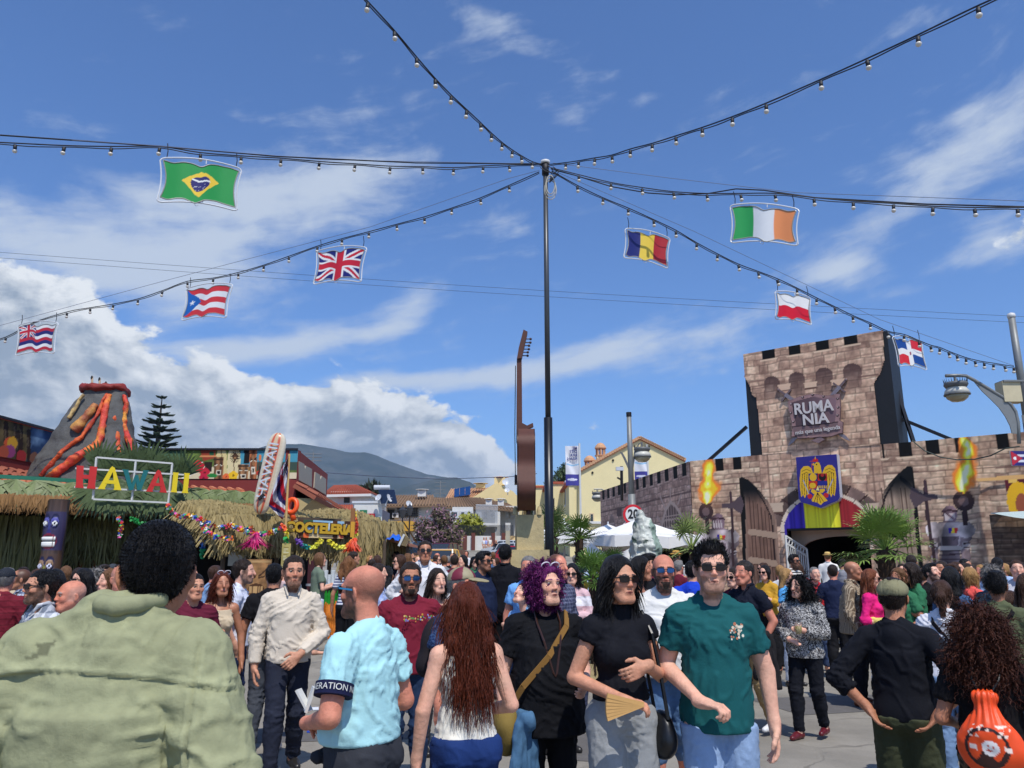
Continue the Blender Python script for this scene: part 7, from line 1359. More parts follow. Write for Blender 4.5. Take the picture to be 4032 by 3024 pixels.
tpY=11.4;tpt=thing('tiki_pot',(P(1019,2250,tpY).x,tpY,0),'large round carved tiki barrel with angry eyes and bared teeth','tiki pot');p=P(1019,2202,tpY);n,k=70,60;cvp=Canvas.__new__(Canvas);cvp.nx,cvp.nz=n,k;cvp.a=np.linspace(-pi,pi,n);cvp.zz=np.linspace(p.z-.62,p.z,k);cvp.S,cvp.Z=np.meshgrid(cvp.a,cvp.zz);cvp.C=np.empty(cvp.S.shape+(3,));cvp.C[:]=(158,116,74);cvp.C*=(1+.3*cvp.fb(3,4,3,1,6))[...,None];cvp.mask=np.ones(cvp.S.shape,bool);zz3=p.z
for q in(-1,1):cvp.line([(q*.12+.25,zz3-.24),(q*.70+.25,zz3-.15)],.03,(70,44,28));cvp.line([(q*.14+.25,zz3-.26),(q*.62+.25,zz3-.24),(q*.66+.25,zz3-.17)],.022,(60,38,24))
cvp.ell((.25,zz3-.42),(.75,.085),(80,50,30))
for kx in range(8):cvp.poly([(-.33+.155*kx,zz3-.47),(-.22+.155*kx,zz3-.47),(-.22+.155*kx,zz3-.37),(-.33+.155*kx,zz3-.37)],(196,156,104))
cvp.line([(-pi,zz3-.03),(pi,zz3-.03)],.03,(190,150,100));cvp.mesh('carved_barrel',lambda S,Z,D:np.stack([p.x+np.sin(S)*(.155+.03*np.clip((Z-p.z+.62)/.62,0,1)),tpY-np.cos(S)*(.155+.03*np.clip((Z-p.z+.62)/.62,0,1)),Z],-1),M_print,tpt);B().lathe([(.15,0),(.15,p.z-.62)],(p.x,tpY,0),16).build('stand',M_bark,tpt)
B().lathe([(.02,p.z-.03),(.18,p.z-.02)],(p.x,tpY,0),20).build('lid',M_bark,tpt)
HUT1=set(COL.objects)
# stall with blue tarpaulin and tilted mirror panel, wooden sign post, white container end
st_=thing('market_stall',P(1550,2200,20),'small brown-roofed stall with a bright blue tarpaulin on top','stall');q=[P(1512,2112,20),P(1512,2126,20),P(1612,2152,18.6),P(1608,2142,18.6)];m=B();m.v=[tuple(x)for x in q]+[tuple(x+Vector((0,1.8,0)))for x in q];m.f=[(0,1,2,3),(7,6,5,4),(0,4,5,1),(1,5,6,2),(2,6,7,3),(3,7,4,0)];m.build('roof',M8('brown_stall_wood',140,84,52),st_);tp2=B();c=P(1548,2118,19.6);V_=[]
Sx,Tx=np.meshgrid(np.linspace(-1,1,12),np.linspace(0,1,8));V=np.array([(c.x+s*.17,19.3+t*.8,c.z+.10-.10*abs(s)**2+.03*math.sin(s*7+t*5)-.12*(1-t)**2)for s,t in zip(Sx.ravel(),Tx.ravel())]);idx=np.arange(96).reshape(8,12);mkobj('tarpaulin',V,np.stack([idx[:-1,:-1],idx[:-1,1:],idx[1:,1:],idx[1:,:-1]],-1).reshape(-1,4),M8('blue_tarp',20,100,210,rough=.45),st_,True)
for u in(1515,1606):B().tube([P(u,2140,19)-Vector((0,0,2.2)),P(u,2130,19)],.04,6).build('post',M_bark,st_)
mp_=thing('mirror_panel',P(1590,2130,18),'tilted white-edged shiny panel beside the blue tarpaulin','panel');B().prism([(P(u,v,18).x,P(u,v,18).z)for u,v in((1573,2145),(1592,2106),(1610,2118),(1600,2152))],lambda x,z,y:Vector((x,y,z)),18,18.05).build('mirror',M8('mirror_gold',170,140,100,rough=.15,metal=.8),mp_);B().beam(P(1570,2150,17.97),P(1592,2104,17.97),.05).build('frame',M_white,mp_)
sp3=thing('wooden_post',P(1390,2100,14.6),'upright wooden board post at the right end of the hut','post');B().box(P(1389,2050,14.4),(.075,.06,.45)).build('board',M8('brown_board',140,92,50,var=.25,stretch=(1,1,.2)),sp3);B().box(P(1389,2085,14.37),(.07,.06,.28)).build('lower_board',M8('yellow_board',206,150,40),sp3)
cn=thing('white_container',P(1515,2100,26),'end of a pale grey container between the hut and the white houses','container');a,b_=P(1500,2160,26),P(1530,2160,24);h_=P(1515,1998,25).z;m=B();m.v=[(a.x,26,0),(b_.x,24,0),(b_.x,24,h_-.25),(a.x,26,h_),(a.x-.05,27.5,0),(a.x-.05,27.5,h_)];m.f=[(0,1,2,3),(4,0,3,5)];m.build('side_wall',M_alum,cn);m=B();d=Vector((b_.x-a.x,-2,0));m.prism([(.1,.4),(.9,.4),(.9,h_-.5),(.1,h_-.3)],lambda x,z,y:Vector((a.x,26,0))+d*x+Vector((.03*1,.03,z))*1+Vector((y,0,0)),.02,.05);m.build('panel',M8('grey_mauve',130,124,134),cn)
# two wrought lanterns by the tree
for i,(u,v,lb)in enumerate(((1585,2040,'black street lantern left of the purple tree'),(1613,2030,'second black street lantern nearer the purple tree'))):
	Yl=52+3*i;t=thing('street_lantern',(P(u,v,Yl).x,Yl,0),lb,'street lamp','black lanterns by the purple tree');c=P(u,v,Yl);B().tube([(c.x,Yl,0),(c.x,Yl,c.z)],.05,8).build('post',M_iron,t);B().lathe([(.12,0),(.24,.5),(.26,.54),(.02,.8)],c,4).build('lantern',M8('lantern_glass',60,60,62,rough=.3),t);B().tube([c+Vector((0,0,.78)),c+Vector((0,0,.95))],.02,5).build('finial',M_iron,t)
	# parked cars along the far side
def car(u,v,Y,L,col,label,yaw=0.0,taxi=False):
	p=P(u,v,Y);t=thing('parked_car',(p.x,Y,ghgt(p.x,Y)),label,'car','cars parked at the far side',yaw);X0=-L/2
	body=[(0,.32),(0,.62),(.05,.78),(.95,.92),(1.35,.98),(L-1.0,1.0),(L-.1,.92),(L,.6),(L,.32)];cab=[(1.0,.93),(1.65,1.42),(2.0,1.46),(L-1.3,1.44),(L-.45,.98)]
	fn=lambda ins:(lambda x,z,y:Vector((X0+x,y*(1-ins*(z-.9)),z)))
	def put(m,nm,mt_,par=t,sm=False):o=mkobj(nm,np.array(m.v),m.f,mt_,par,sm,False);return o
	pc=M8('car_paint_%d_%d_%d'%col,*col,rough=.22,var=.02,coat=.6);m=B();m.prism(body,fn(0),-.86,.86);put(m,'body',pc);m=B();m.prism(cab,fn(.28),-.80,.80);put(m,'glasshouse',M_glass);m=B();m.prism([(1.62,1.41),(1.7,1.46),(2.0,1.50),(L-1.3,1.48),(L-1.2,1.42)],fn(.28),-.81,.81);put(m,'roof',pc)
	for x in(.85,L-.85):
		for y in(-.82,.82):m=B();m.tube([(X0+x,y-.1,.32),(X0+x,y+.1,.32)],.32,16);w=put(m,'wheel',M_blackcloth,t,True);m=B();m.tube([(X0+x,y-.11,.32),(X0+x,y+.11,.32)],.18,12);put(m,'rim',M_galv,w,True)
	for y in(-.6,.6):m=B();m.box((X0+.0,y,.68),(.06,.34,.14));put(m,'headlight',M_white);m=B();m.box((X0+L,y,.72),(.05,.28,.16));put(m,'tail_light',M8('sign_red2',1,1,1))
	for x in(1.35,2.1,L-1.25):
		for y in(-1,1):m=B();m.beam((X0+x,y*.80,.95),(X0+x+(.28 if x<2 else 0),y*.70,1.44),.05);put(m,'pillar',pc)
car(1640,2140,62,4.2,(40,54,70),'dark blue parked car left of the purple tree',.5);car(1570,2135,64,4.1,(30,40,50),'second dark parked car, partly behind the stall',.3);car(1742,2160,44,4.0,(214,160,60),'yellow-orange car behind the man in the white shirt',1.35);car(1748,2150,58,4.0,(80,20,34),'dark red car roof under the purple tree',1.1)
car(2000,2150,66,4.3,(206,208,210),'white parked car left of the pedestal',-.5);car(2004,2165,58,4.2,(196,200,204),'nearer silver-white car beside the pedestal',-.5);car(2012,2180,50,4.0,(176,28,40),'red parked car just left of the pedestal',-.5)
B().frame_box((P(1830,2165,81).x,80,ghgt(0,80)-.25),(17,0,0),(0,3.5,0),(0,0,.40)).build('pavement',M8('pale_paving',150,144,132),None,kind='structure')
# cable garland across the castle front right
B().tube([FC(*FC.hit(2800+x/1.58,1250+y/1.58,.3),.3)for x,y in((1250,765),(1330,830),(1430,870),(1530,885),(1640,882),(1740,860),(1830,815),(1920,802))],.016,5).build('power_cable',M8('green_cable',40,56,50),None,label='green cable drooping across the castle front',cat='cable')
# scraps on the ground
for u,v,c,lb in((1215,2800,(214,218,226),'crushed white and blue carton on the ground near the beige-shirted man'),(1208,2888,(30,70,170),'flat blue scrap of packaging on the ground'),(2720,2840,(206,206,200),'white paper scrap on the ground behind the shorts'),(3530,2990,(214,204,190),'pale paper scrap on the ground beside the cargo trousers'),(2010,2730,(60,56,50),'small dark flattened scrap near the fence')):
	Yq=1.7/math.tan(math.atan((v-1512)/FPX)-TH);p=P(u,v,Yq);m=B();m.frame_box((p.x,Yq,.006),(.11,.03,.0),(-.02,.07,.01),(0,.0,.012));m.build('scrap',M8('scrap_%d'%c[0],*c),None,label=lb,cat='litter')
	# the drawings above were measured from the photograph at trial distances; here each group is set to its true size and distance
def enlarge(objs,K):
	C0=np.array((0,0,CH));done=set()
	for o in objs:
		if o.parent is None:o.location=C0+K*(np.array(o.location)-C0)
		if o.type=='MESH' and o.data.name not in done:
			done.add(o.data.name);me=o.data;V=np.empty(len(me.vertices)*3,np.float32);me.vertices.foreach_get('co',V);me.vertices.foreach_set('co',V*K);me.update()
enlarge(FAR1-FAR0,2.2);enlarge(HAW1-HAW0,1.3);enlarge(HUT1-HUT0,1.3)
enlarge([o for o in COL.objects if o is yb or(o.parent and(o.parent is yb or o.parent.parent is yb))],1.5)
# air: a closed box of thin even haze round everything
hzb=B();hzb.frame_box((-5400,-5400,-70),(10800,0,0),(0,10800,0),(0,0,590));hz_m=bpy.data.materials.new('air');hz_m.use_nodes=True;T=NT(hz_m.node_tree);T.n.clear();o_=T.node('ShaderNodeOutputMaterial');pv=T.node('ShaderNodeVolumePrincipled');pv.inputs['Color'].default_value=(.55,.74,1.0,1);pv.inputs['Density'].default_value=1.2e-4;pv.inputs['Anisotropy'].default_value=.2;T.l.new(pv.outputs[0],o_.inputs['Volume'])
hzb.build('haze',hz_m,None,kind='stuff')
SC.cycles.volume_bounces=0
# people
SKIN={'fair':(222,168,142),'mid':(200,142,112),'tan':(176,118,88),'ruddy':(206,132,106),'brown':(140,92,66)}
HAIRC={'black':(16,13,13),'dark':(44,32,24),'brown':(66,42,28),'lbrown':(112,78,50),'blond':(168,128,78),'grey':(128,124,120),'white':(190,186,180),'red':(104,48,24),'purple':(104,28,92),'auburn':(92,38,18)}
def rotz(a):return np.array([[cos(a),-sin(a),0],[sin(a),cos(a),0],[0,0,1]])
def rotx(a):return np.array([[1,0,0],[0,cos(a),-sin(a)],[0,sin(a),cos(a)]])
def roty(a):return np.array([[cos(a),0,sin(a)],[0,1,0],[-sin(a),0,cos(a)]])
# poses for one arm (for the person's own left, +x; mirrored for the right): elbow, wrist, direction of the fingers, palm normal, curl
ARM={'down':((.262,.02,1.13),(.272,-.03,.885),(0,-.08,-1),(-1,0,0),.5),'swing_f':((.24,-.04,1.13),(.225,-.17,.92),(-.05,-.35,-1),(-1,0,0),.6),'swing_b':((.25,.09,1.14),(.27,.10,.89),(0,.05,-1),(-1,0,0),.6),'waist':((.275,.03,1.14),(.07,-.23,1.06),(-1,-.25,-.25),(0,.4,-1),.7),'fist':((.25,.06,1.15),(.12,-.21,1.02),(-.8,-.55,-.12),(0,0,-1),1.25),'chest':((.25,-.02,1.14),(.05,-.23,1.22),(-.9,-.1,-.35),(0,1,0),.6),'hip':((.38,.08,1.16),(.22,.03,1.0),(-.6,-.2,-.7),(-.7,.1,.2),.5),'hipback':((.37,.12,1.14),(.20,.11,.97),(-.6,.25,-.75),(-.7,.1,.2),.4),'cup':((.24,-.01,1.12),(.10,-.25,1.17),(-.5,-.7,.15),(-.85,.3,0),.9),'phone':((.24,-.05,1.14),(.08,-.29,1.26),(-.4,-.6,.5),(-.6,.4,.4),.8),'cross':((.25,-.04,1.15),(-.06,-.19,1.16),(-1,0,.05),(0,1,0),.4),'raise':((.27,-.12,1.30),(.12,-.2,1.52),(-.4,-.1,.9),(0,1,0),.5),'pocket':((.27,.08,1.14),(.20,-.02,.93),(-.2,-.25,-1),(-1,0,0),.5),'front':((.275,-.01,1.12),(.06,-.24,.98),(-.7,-.2,-.6),(0,1,0),.6),'bag':((.26,.05,1.13),(.19,-.14,1.08),(-.3,-.7,-.3),(-1,0,.2),.8),'up':((.34,-.1,1.42),(.22,-.2,1.62),(-.2,-.1,1),(0,-1,0),.4),}
def hand(bd,w,d,n,L=1.0,curl=.5,side=1,fine=True):
	"""palm, four fingers of unequal length that curl, and a thumb; returns the hand's middle"""
	d=np.array(d,float);d/=np.linalg.norm(d);n=np.array(n,float);n=n-d*(n@d);n/=np.linalg.norm(n)
	s=np.cross(d,n)*side
	w=np.array(w,float);pc=w+d*.048*L
	bd.ell(pc,(.040*L,.015*L,.048*L),np.stack([s,n,d],1),k=.014)
	bd.cap(w-d*.02,w+d*.03*L,.026*L,.024*L,k=.02)
	if not fine:
		bd.ell(w+d*.11*L+n*.015,(.036*L,.014*L,.05*L),np.stack([s,n,d],1),k=.02);bd.cap(w+d*.03+s*.025,w+d*.085*L+s*.048*L,.013*L,.01*L,k=.01);return pc
	for i,(o,l)in enumerate(((.031,.072),(.0105,.082),(-.0105,.076),(-.031,.060))):
		b=w+d*.088*L+s*o*L;c=curl*(1+.10*i);fan=s*o*1.6
		d1=d*cos(c*.45)+n*sin(c*.45)+fan*.5;d2=d*cos(c*1.15)+n*sin(c*1.15)+fan*.3;d3=d*cos(c*1.75)+n*sin(c*1.75)
		p1=b+d1*l*.45*L;p2=p1+d2*l*.32*L;p3=p2+d3*l*.26*L
		bd.cap(b-d*.02,b,.010*L,.0098*L,k=.008);bd.chain([b,p1,p2,p3],[.0098*L,.0092*L,.0085*L,.007*L],k=.004)
	t0=w+d*.022*L+s*.024*L;t1=t0+(d*.55+s*.72+n*.35)*.040*L;t2=t1+(d*.85+s*.25+n*.40)*.032*L;t3=t2+(d*.9+n*.35)*.022*L
	bd.chain([t0,t1,t2,t3],[.016*L,.0125*L,.0105*L,.009*L],k=.010)
	return pc
def head_parts(bd,hc,Rh,s=1.0,face=1.0,fine=True):
	"""skull, jaw, brow, nose, lips, chin, ears"""
	def T(p):return hc+Rh@(np.array(p,float)*s)
	def E(c,r,k=.02,rot=None,op='u'):bd.ell(T(c),np.array(r)*s,Rh if rot is None else Rh@rot,k=k,op=op)
	def Cp(a,b,ra,rb=None,k=.012):bd.cap(T(a),T(b),ra*s,(rb if rb is not None else ra)*s,k=k*s)
	w=face
	E((0,.018,.040),(.0755*w,.094,.082));E((0,-.018,.005),(.066*w,.074,.088),.03);E((0,-.028,-.055),(.053*w,.058,.052),.03)
	Cp((-.020,-.068,-.094),(.020,-.068,-.094),.020,k=.03)
	for q in(-1,1):
		Cp((q*.052*w,.0,-.045),(q*.026,-.06,-.090),.018,.016,k=.03)
		E((q*.041*w,-.064,-.018),(.022,.018,.020),.022)
		if fine:
			E((q*.0315,-.098,.012),(.019,.014,.012),.012,op='s')
			E((q*.081*w,.014,-.004),(.008,.020,.032),.006,rotz(-q*.45)@roty(q*.15));E((q*.086*w,.004,.0),(.005,.010,.018),.004,op='s')
			Cp((q*.012,-.088,.030),(q*.044,-.080,.030),.009,.007,k=.016)
		else:E((q*.079*w,.012,-.004),(.009,.018,.030),.01)
	if fine:
		Cp((0,-.087,.022),(0,-.107,-.018),.0065,.0085,k=.016)
		for q in(-1,1):E((q*.010,-.098,-.022),(.0075,.010,.0065),.009)
		Cp((-.019,-.083,-.053),(0,-.093,-.050),.0050,.0066,.010);Cp((.019,-.083,-.053),(0,-.093,-.050),.0050,.0066,.010)
		Cp((-.014,-.084,-.0615),(.014,-.084,-.0615),.0070,k=.010)
		E((0,-.099,-.0560),(.019,.004,.0014),.002,op='s')
	else:
		Cp((0,-.088,.02),(0,-.110,-.020),.010,.013,k=.015);Cp((-.016,-.086,-.056),(.016,-.086,-.056),.011,k=.012)
	return T
def hair_ribbons(roots,dirs,length,mt,parent,T,n_seg=9,w=.004,wave=.0,wfreq=6,grav=1.2,out=.25,seed=0,push=None,curl=0.0,tip=.3,col=None,name='hair_strand'):
	"""many thin tapered locks grown from the scalp; they bend down, wave and keep clear of the head and body"""
	rs=np.random.RandomState(seed);n=len(roots);p=roots.copy();d=dirs/np.linalg.norm(dirs,axis=1,keepdims=True)
	L=length*(.8+.4*rs.rand(n));st=L/n_seg;V=[];ph=rs.rand(n)*6.28;clump=fbm(roots,14,seed,2)*3
	side=np.cross(d,np.array([0,0,1.0])+rs.randn(n,3)*.3);side/=np.linalg.norm(side,axis=1,keepdims=True)+1e-9
	for i in range(n_seg+1):
		t=i/n_seg;ww=w*(1-(1-tip)*t**2)
		off=0
		if wave:off=side*(np.sin(ph*.4+clump+t*wfreq*L[:,None].T[0]/.3*2.2)*wave*min(1,t*3))[:,None]
		if curl:
			a=ph+t*wfreq*4;u=np.cross(side,d);off=(side*np.cos(a)[:,None]+u*np.sin(a)[:,None])*curl*min(1,t*4)
		q=p+off
		tw=side*np.cos(ph+t*2)[:,None]+np.cross(side,d)*np.sin(ph+t*2)[:,None]
		V.append(q-tw*ww);V.append(q+tw*ww)
		d=d+np.array([0,0,-1])*grav*st[:,None]*(6 if grav else 0)+rs.randn(n,3)*.05;d/=np.linalg.norm(d,axis=1,keepdims=True)
		p=p+d*st[:,None]
		if push is not None:p=push(p)
	V=np.stack(V,1);m=2*(n_seg+1);base=np.arange(n)[:,None]*m
	f=np.concatenate([base+np.array([2*i,2*i+1,2*i+3,2*i+2])for i in range(n_seg)])
	return V.reshape(-1,3),f
def mirror(v,sg):return np.array([v[0]*sg,v[1],v[2]],float)
def person(label,u,v,D,yaw=0,sex='m',skin='mid',hair='short',hc='dark',top=('tee',(90,90,90)),bot=('jeans',(40,52,80)),shoes=(40,38,36),arms=('down','down'),step=0.0,head=(0,0),build=1.0,belly=0.0,beard=None,glasses=None,hat=None,H=None,lean=0.0,extras=(),feetz=0.0,group=None,cat='person',fine=None,hd=0.0,hx=0.0,seed=None,hs=1.0,name='person'):
	"""u, v: where the top of the head is in the photograph; D: distance; yaw 0 faces the camera, 90 faces right"""
	seed=seed if seed is not None else int(u*7+v)%9973;rs=np.random.RandomState(seed)
	if H is None:H=P(u,v,D).z-feetz
	H=float(np.clip(H,1.05,1.98));S=H/(1.75-hd)
	tp=P(u,v,D);a=R_(yaw)-math.atan2(tp.x,D)
	fine=D<7.4 if fine is None else fine
	Rhd=rotz(R_(head[0]))@rotx(R_(-head[1]))
	hcen=np.array([hx,-.03-lean,1.628-hd]);loc0=rotz(a)@(hcen*S)
	root=thing(name,(tp.x-loc0[0],D-loc0[1],feetz),label,cat,group,a)
	fem=sex=='f';w=build*(.90 if fem else 1.0);wb=belly
	sh=.160*w if fem else .174*w
	# joints
	nb=np.array([hx*.5,.005-lean*.7,1.475]);J={}
	hipx=.092 if fem else .088
	legs={}
	for sg,nm in((1,'l'),(-1,'r')):
		stp=step*sg;fx_=.11*sg*(1.0 if not fem else .85)
		ank=np.array([fx_,stp*.5+.02,.085+(max(0,stp)*.15)]);kn=np.array([(hipx+.008)*sg,-.025+min(0,stp)*.33+max(0,stp)*.12,.50])
		legs[sg]=(np.array([hipx*sg,0,.93]),kn,ank)
	armj={}
	for sg,ps in((1,arms[0]),(-1,arms[1])):
		q=ARM[ps]if isinstance(ps,str)else ps;kx=sh/.185
		e,wr,d,n=(mirror(z,sg)for z in q[:4]);e=e.copy();e[0]=sg*abs(e[0])*(.55+.45*kx)+(0 if True else 0);
		if abs(wr[0])>.2:wr[0]*=(.6+.4*kx)
		if wb>0:wr[1]-=wb*.8;
		shd=np.array([sg*(sh-.002),.005-lean*.6,1.390]);e[1]-=lean*.4
		armj[sg]=(shd,e,wr,d,n,q[4])
	ra=(.040 if fem else .048)*math.sqrt(build);rf=(.034 if fem else .042)*math.sqrt(build)
	def torso(b,g=0.0,k=.035):
		b.ell((0,-.0-lean*.5,1.29),(.150*w+g,.104*w+g,.150+g),k=k);b.ell((0,-.012-wb*.5-lean*.2,1.10),((.122 if fem else .140)*w+wb*.8+g,.100*w+wb+g,.15+g),k=.06)
		b.ell((0,.0-wb*.2,.955),((.160 if fem else .150)*w+g,.106*w+wb*.5+g,.115+g),k=.05)
		b.cap((-sh+.05,.01-lean*.6,1.375),(sh-.05,.01-lean*.6,1.375),.052+g*.8,k=.04)
		for q in(-1,1):
			b.cap((q*.030,.022-lean*.7,1.478),(q*(sh-.03),.01-lean*.6,1.408),.036+g*.7,.036+g*.7,k=.03)
			if fem:b.ell((q*.070,-.080-lean*.5,1.255),(.058+g*.6,.052+g*.4,.056+g*.6),k=.05)
			else:b.ell((q*.072,-.050-lean*.5,1.30),(.075+g*.6,.05+g*.5,.06+g*.6),k=.05)
			b.ell((q*.072,.066+(.012 if fem else 0),.93),(.078+g*.6,.060+g*.5,.085+g*.6),k=.05)
	def arm(b,sg,g=0.0,frac=2.0,k=.03,flare=0.0):
		s0,e,wr=armj[sg][:3]
		b.ell(s0,(.050*math.sqrt(build)+g*.8,.052+g*.8,.052+g*.8),k=.035)
		if frac<=1:b.cap(s0,s0+(e-s0)*frac,ra+.006+g,ra+g+flare,k=.018,flat=True)
		else:
			b.cap(s0,e,ra+.006+g,ra-.004+g,k=.018);k=.006
			b.cap(e,e+(wr-e)*(frac-1),rf+.004+g,(rf+(.026-rf)*(frac-1))+g+flare,k=k,flat=frac<2)
	def leg(b,sg,g=0.0,frac=2.0,k=.03,flare=0.0,wide=0.0):
		h0,kn,an=legs[sg];t=.085*math.sqrt(w)
		if frac<=1:b.cap(h0,h0+(kn-h0)*frac,t+g+wide*.5,(t+(.058-t)*frac)+g+flare,k=k,flat=True)
		else:b.cap(h0,kn,t+g+wide*.5,.058+g+wide,k=k);b.cap(kn,kn+(an-kn)*(frac-1),.056+g+wide,(.056+(.036-.056)*(frac-1))+g+flare+wide,k=k,flat=True);b.ell(kn+(an-kn)*.3+np.array([0,.018,0]),(.050+g+wide,.055+g+wide,.12),k=.05)
		# skin: one continuous body
	bd=Body();torso(bd,-.009 if top[0]not in('strapless','strap','none','tank')else-.004);T=head_parts(bd,hcen,Rhd,hs,1.0 if not fem else .94,fine)
	bd.cap(nb+np.array([0,.01,-.04]),T((0,.022,-.05)),.060 if not fem else .050,.054 if not fem else .045,k=.03)
	hands={}
	for sg in(1,-1):
		arm(bd,sg);_,e,wr,d,n,cu=armj[sg];hands[sg]=hand(bd,wr,d,n,(.92 if fem else 1.05),cu,sg*-1 if True else sg,fine)
		leg(bd,sg);an=legs[sg][2];bd.cap(an,an+np.array([0,.0,-.03]),.036,.034);bd.cap(an+np.array([0,.03,-.045]),an+np.array([sg*.02,-.15,-.055]),.032,.026)
	px=D/770.0
	h=max(.010,px*1.15)
	if fine:
		hf=.0046 if D<5.2 else .0058
		fz=[(hcen[2]-.13,hcen[2]+.13,hf)];fxx=[(-.10,.10,hf)];fyy=[(hcen[1]-.13,hcen[1]+.12,hf)]
		for sg in(1,-1):
			c=hands[sg]+0;fz.append((c[2]-.11,c[2]+.11,.0062));fxx.append((c[0]-.11,c[0]+.11,.0062));fyy.append((c[1]-.10,c[1]+.10,.0062))
		V,Q=skin_surface(bd,.013,fxx,fyy,fz,it=1)
	else:V,Q=skin_surface(bd,h,it=0,fz=[(hcen[2]-.13,hcen[2]+.13,max(.007,h*.6))],fx=[(-.1,.1,max(.007,h*.6))],fy=[(hcen[1]-.13,hcen[1]+.12,max(.007,h*.6))])
	# colours of the skin: lips, brows, beard, shaved scalp, plus some painted shade
	hl=(V-hcen)@Rhd/hs;sk=np.array(SKIN[skin]if isinstance(skin,str)else skin,float);C=np.tile(sk,(len(V),1))
	nz_=fbm(V,30,seed,3);C*=(1+.10*nz_+.05*fbm(V,140,seed+1,2))[:,None];C[:,0]*=1+.03*fbm(V,16,seed+8,2)
	def blend(m,col,al):
		m=np.clip(m,0,1)[:,None]*al;C[:]=C*(1-m)+np.array(col,float)*m
	x,y,z=hl.T;fr=(y<-.03);ax_=np.abs(x);inhead=(np.abs(z)<.15)&(ax_<.12)
	def gs(cx,cy,cz,rx,ry,rz,xx=None):return np.exp(-(((ax_ if xx is None else xx)-cx)/rx)**2-((y-cy)/ry)**2-((z-cz)/rz)**2)
	blend(gs(.0,-.11,-.02,.014,.03,.018),sk*np.array((1.0,.82,.80)),.6);blend(gs(.045,-.075,-.02,.022,.04,.02),sk*np.array((1.02,.84,.82)),.5)
	blend((gs(0,-.098,-.0565,.023,.03,.0085)>.45).astype(float)*fr,(176,96,88)if fem else sk*np.array((.84,.66,.66)),.75 if fem else .6)
	blend(((np.abs(z+.0568)<.0018)&(ax_<.021)&fr).astype(float),(70,30,28),.8)  # shade of the mouth crease, painted into the colour
	hcol=np.array(HAIRC[hc]if isinstance(hc,str)else hc,float)
	blend(((np.abs(z-(.034-.25*np.maximum(0,ax_-.032)))<(.0052 if not fem else .0035))&(ax_>.013)&(ax_<.050)&fr&(y<-.05)).astype(float),hcol*.8+10,.85)
	blend(((gs(.031,-.09,.012,.018,.05,.0075)>.5)&fr).astype(float),sk*.62,.5)  # eye hollows darkened: shade put into the skin colour
	if beard:
		bc,amt=beard;bc=np.array(HAIRC[bc],float)
		bm=(z<-.028-.25*np.maximum(0,.0))&(y<.03)&(z>-.17)&inhead;lipz=(np.abs(z+.056)<.010)&(ax_<.022)
		edge=np.clip((-.030-z-.35*np.maximum(0,-y-.05)*0+(ax_-.035)*1.1)/.012,0,1);mo=np.clip(1-np.abs(z+.040)/.008,0,1)*(ax_<.030)
		m=np.maximum(edge*np.clip((.022-y)/.02,0,1),mo*fr)*bm*(~lipz);sbz=(ax_>.06)&(y<.012)&(y>-.045)&(z<.03)&(z>-.09);m=np.maximum(m,sbz*.9)
		m=m*(inhead&(y<.02))*np.clip(.75+.5*fbm(V,55,seed+2,2),0,1);blend(m,bc*(1+.25*fbm(V,90,seed,2))[:,None],amt)
	if hair in('bald','buzz','fade'):
		m=np.clip((y+.045+.2*np.maximum(0,.07-z))/.03,0,1)*np.clip((z+.045)/.02,0,1)*(ax_<.082)*inhead
		if hair=='bald':m=m*np.clip((.085-z+.25*y)/.04,0,1);blend(m,hcol*.6+sk*.4,.42)
		else:m=m*np.clip((y+.085+(z-.07)*-.4)/.02,0,1);blend(m,hcol,.80 if hair=='buzz' else .62)
	bare=M_skin if fine else M_skinf
	S3=S
	def mk(nm,V,Q,mt,smooth=True,col=None,parent=None,label=None,kind=None):
		o=mkobj(nm,V*S3,Q,mt,parent or root,smooth,world_space=False,col=col,kind=kind)
		return tag(o,label,kind=kind)
	body=mk('body',V,Q,bare,col=lin(np.clip(C,0,255)))
	# eyes
	if fine and not glasses and D<7.2:
		for q in(-1,1):
			e=MB();c=T((q*.0310,-.0790,.011));e.sph(c,.0105*hs,10,8);ev=np.array(e.v);d=(ev-c)@Rhd;ec=np.where((np.hypot(d[:,0],d[:,2])<.0060)[:,None]&(d[:,1:2]<0),np.array([[42,28,20]]),np.array([[150,138,130]]))
			o=mkobj('eye',ev*S,e.f,M_eye,root,True,False,col=lin(ec))
	if glasses:
		gm=M_lens if glasses!='mirror' else M_mirror
		g=MB()
		for q in(-1,1):
			pts=[]
			for k in range(12):
				a2=2*pi*k/12;cx,cz=.034*q,.012;ex,ez=.026,.0185
				pts.append((cx+ex*np.sign(cos(a2))*abs(cos(a2))**.6,cz+ez*np.sign(sin(a2))*abs(sin(a2))**.7))
			g.prism(pts,lambda X,Z,dd:T((X,-.108+abs(X)*.30+dd,Z)),-.0025,.0025)
		lens=mk('sunglasses',np.array(g.v),g.f,gm,False)
		f=MB()
		for q in(-1,1):f.beam(T((q*.056,-.090,.020)),T((q*.084,.005,.014)),.004,.007)
		f.beam(T((-.014,-.110,.018)),T((.014,-.110,.018)),.004,.005);f.beam(T((-.058,-.093,.026)),T((-.012,-.109,.029)),.004,.004);f.beam(T((.058,-.093,.026)),T((.012,-.109,.029)),.004,.004)
		mk('glasses_frame',np.array(f.v),f.f,M_blueplastic if glasses=='blue' else M_blackplastic,False,parent=lens)if False else mkobj('glasses_frame',np.array(f.v)*S,f.f,M_blueplastic if glasses=='blue' else M_blackplastic,lens,False,False)
		# hair
	hm=hair_mat(hc)
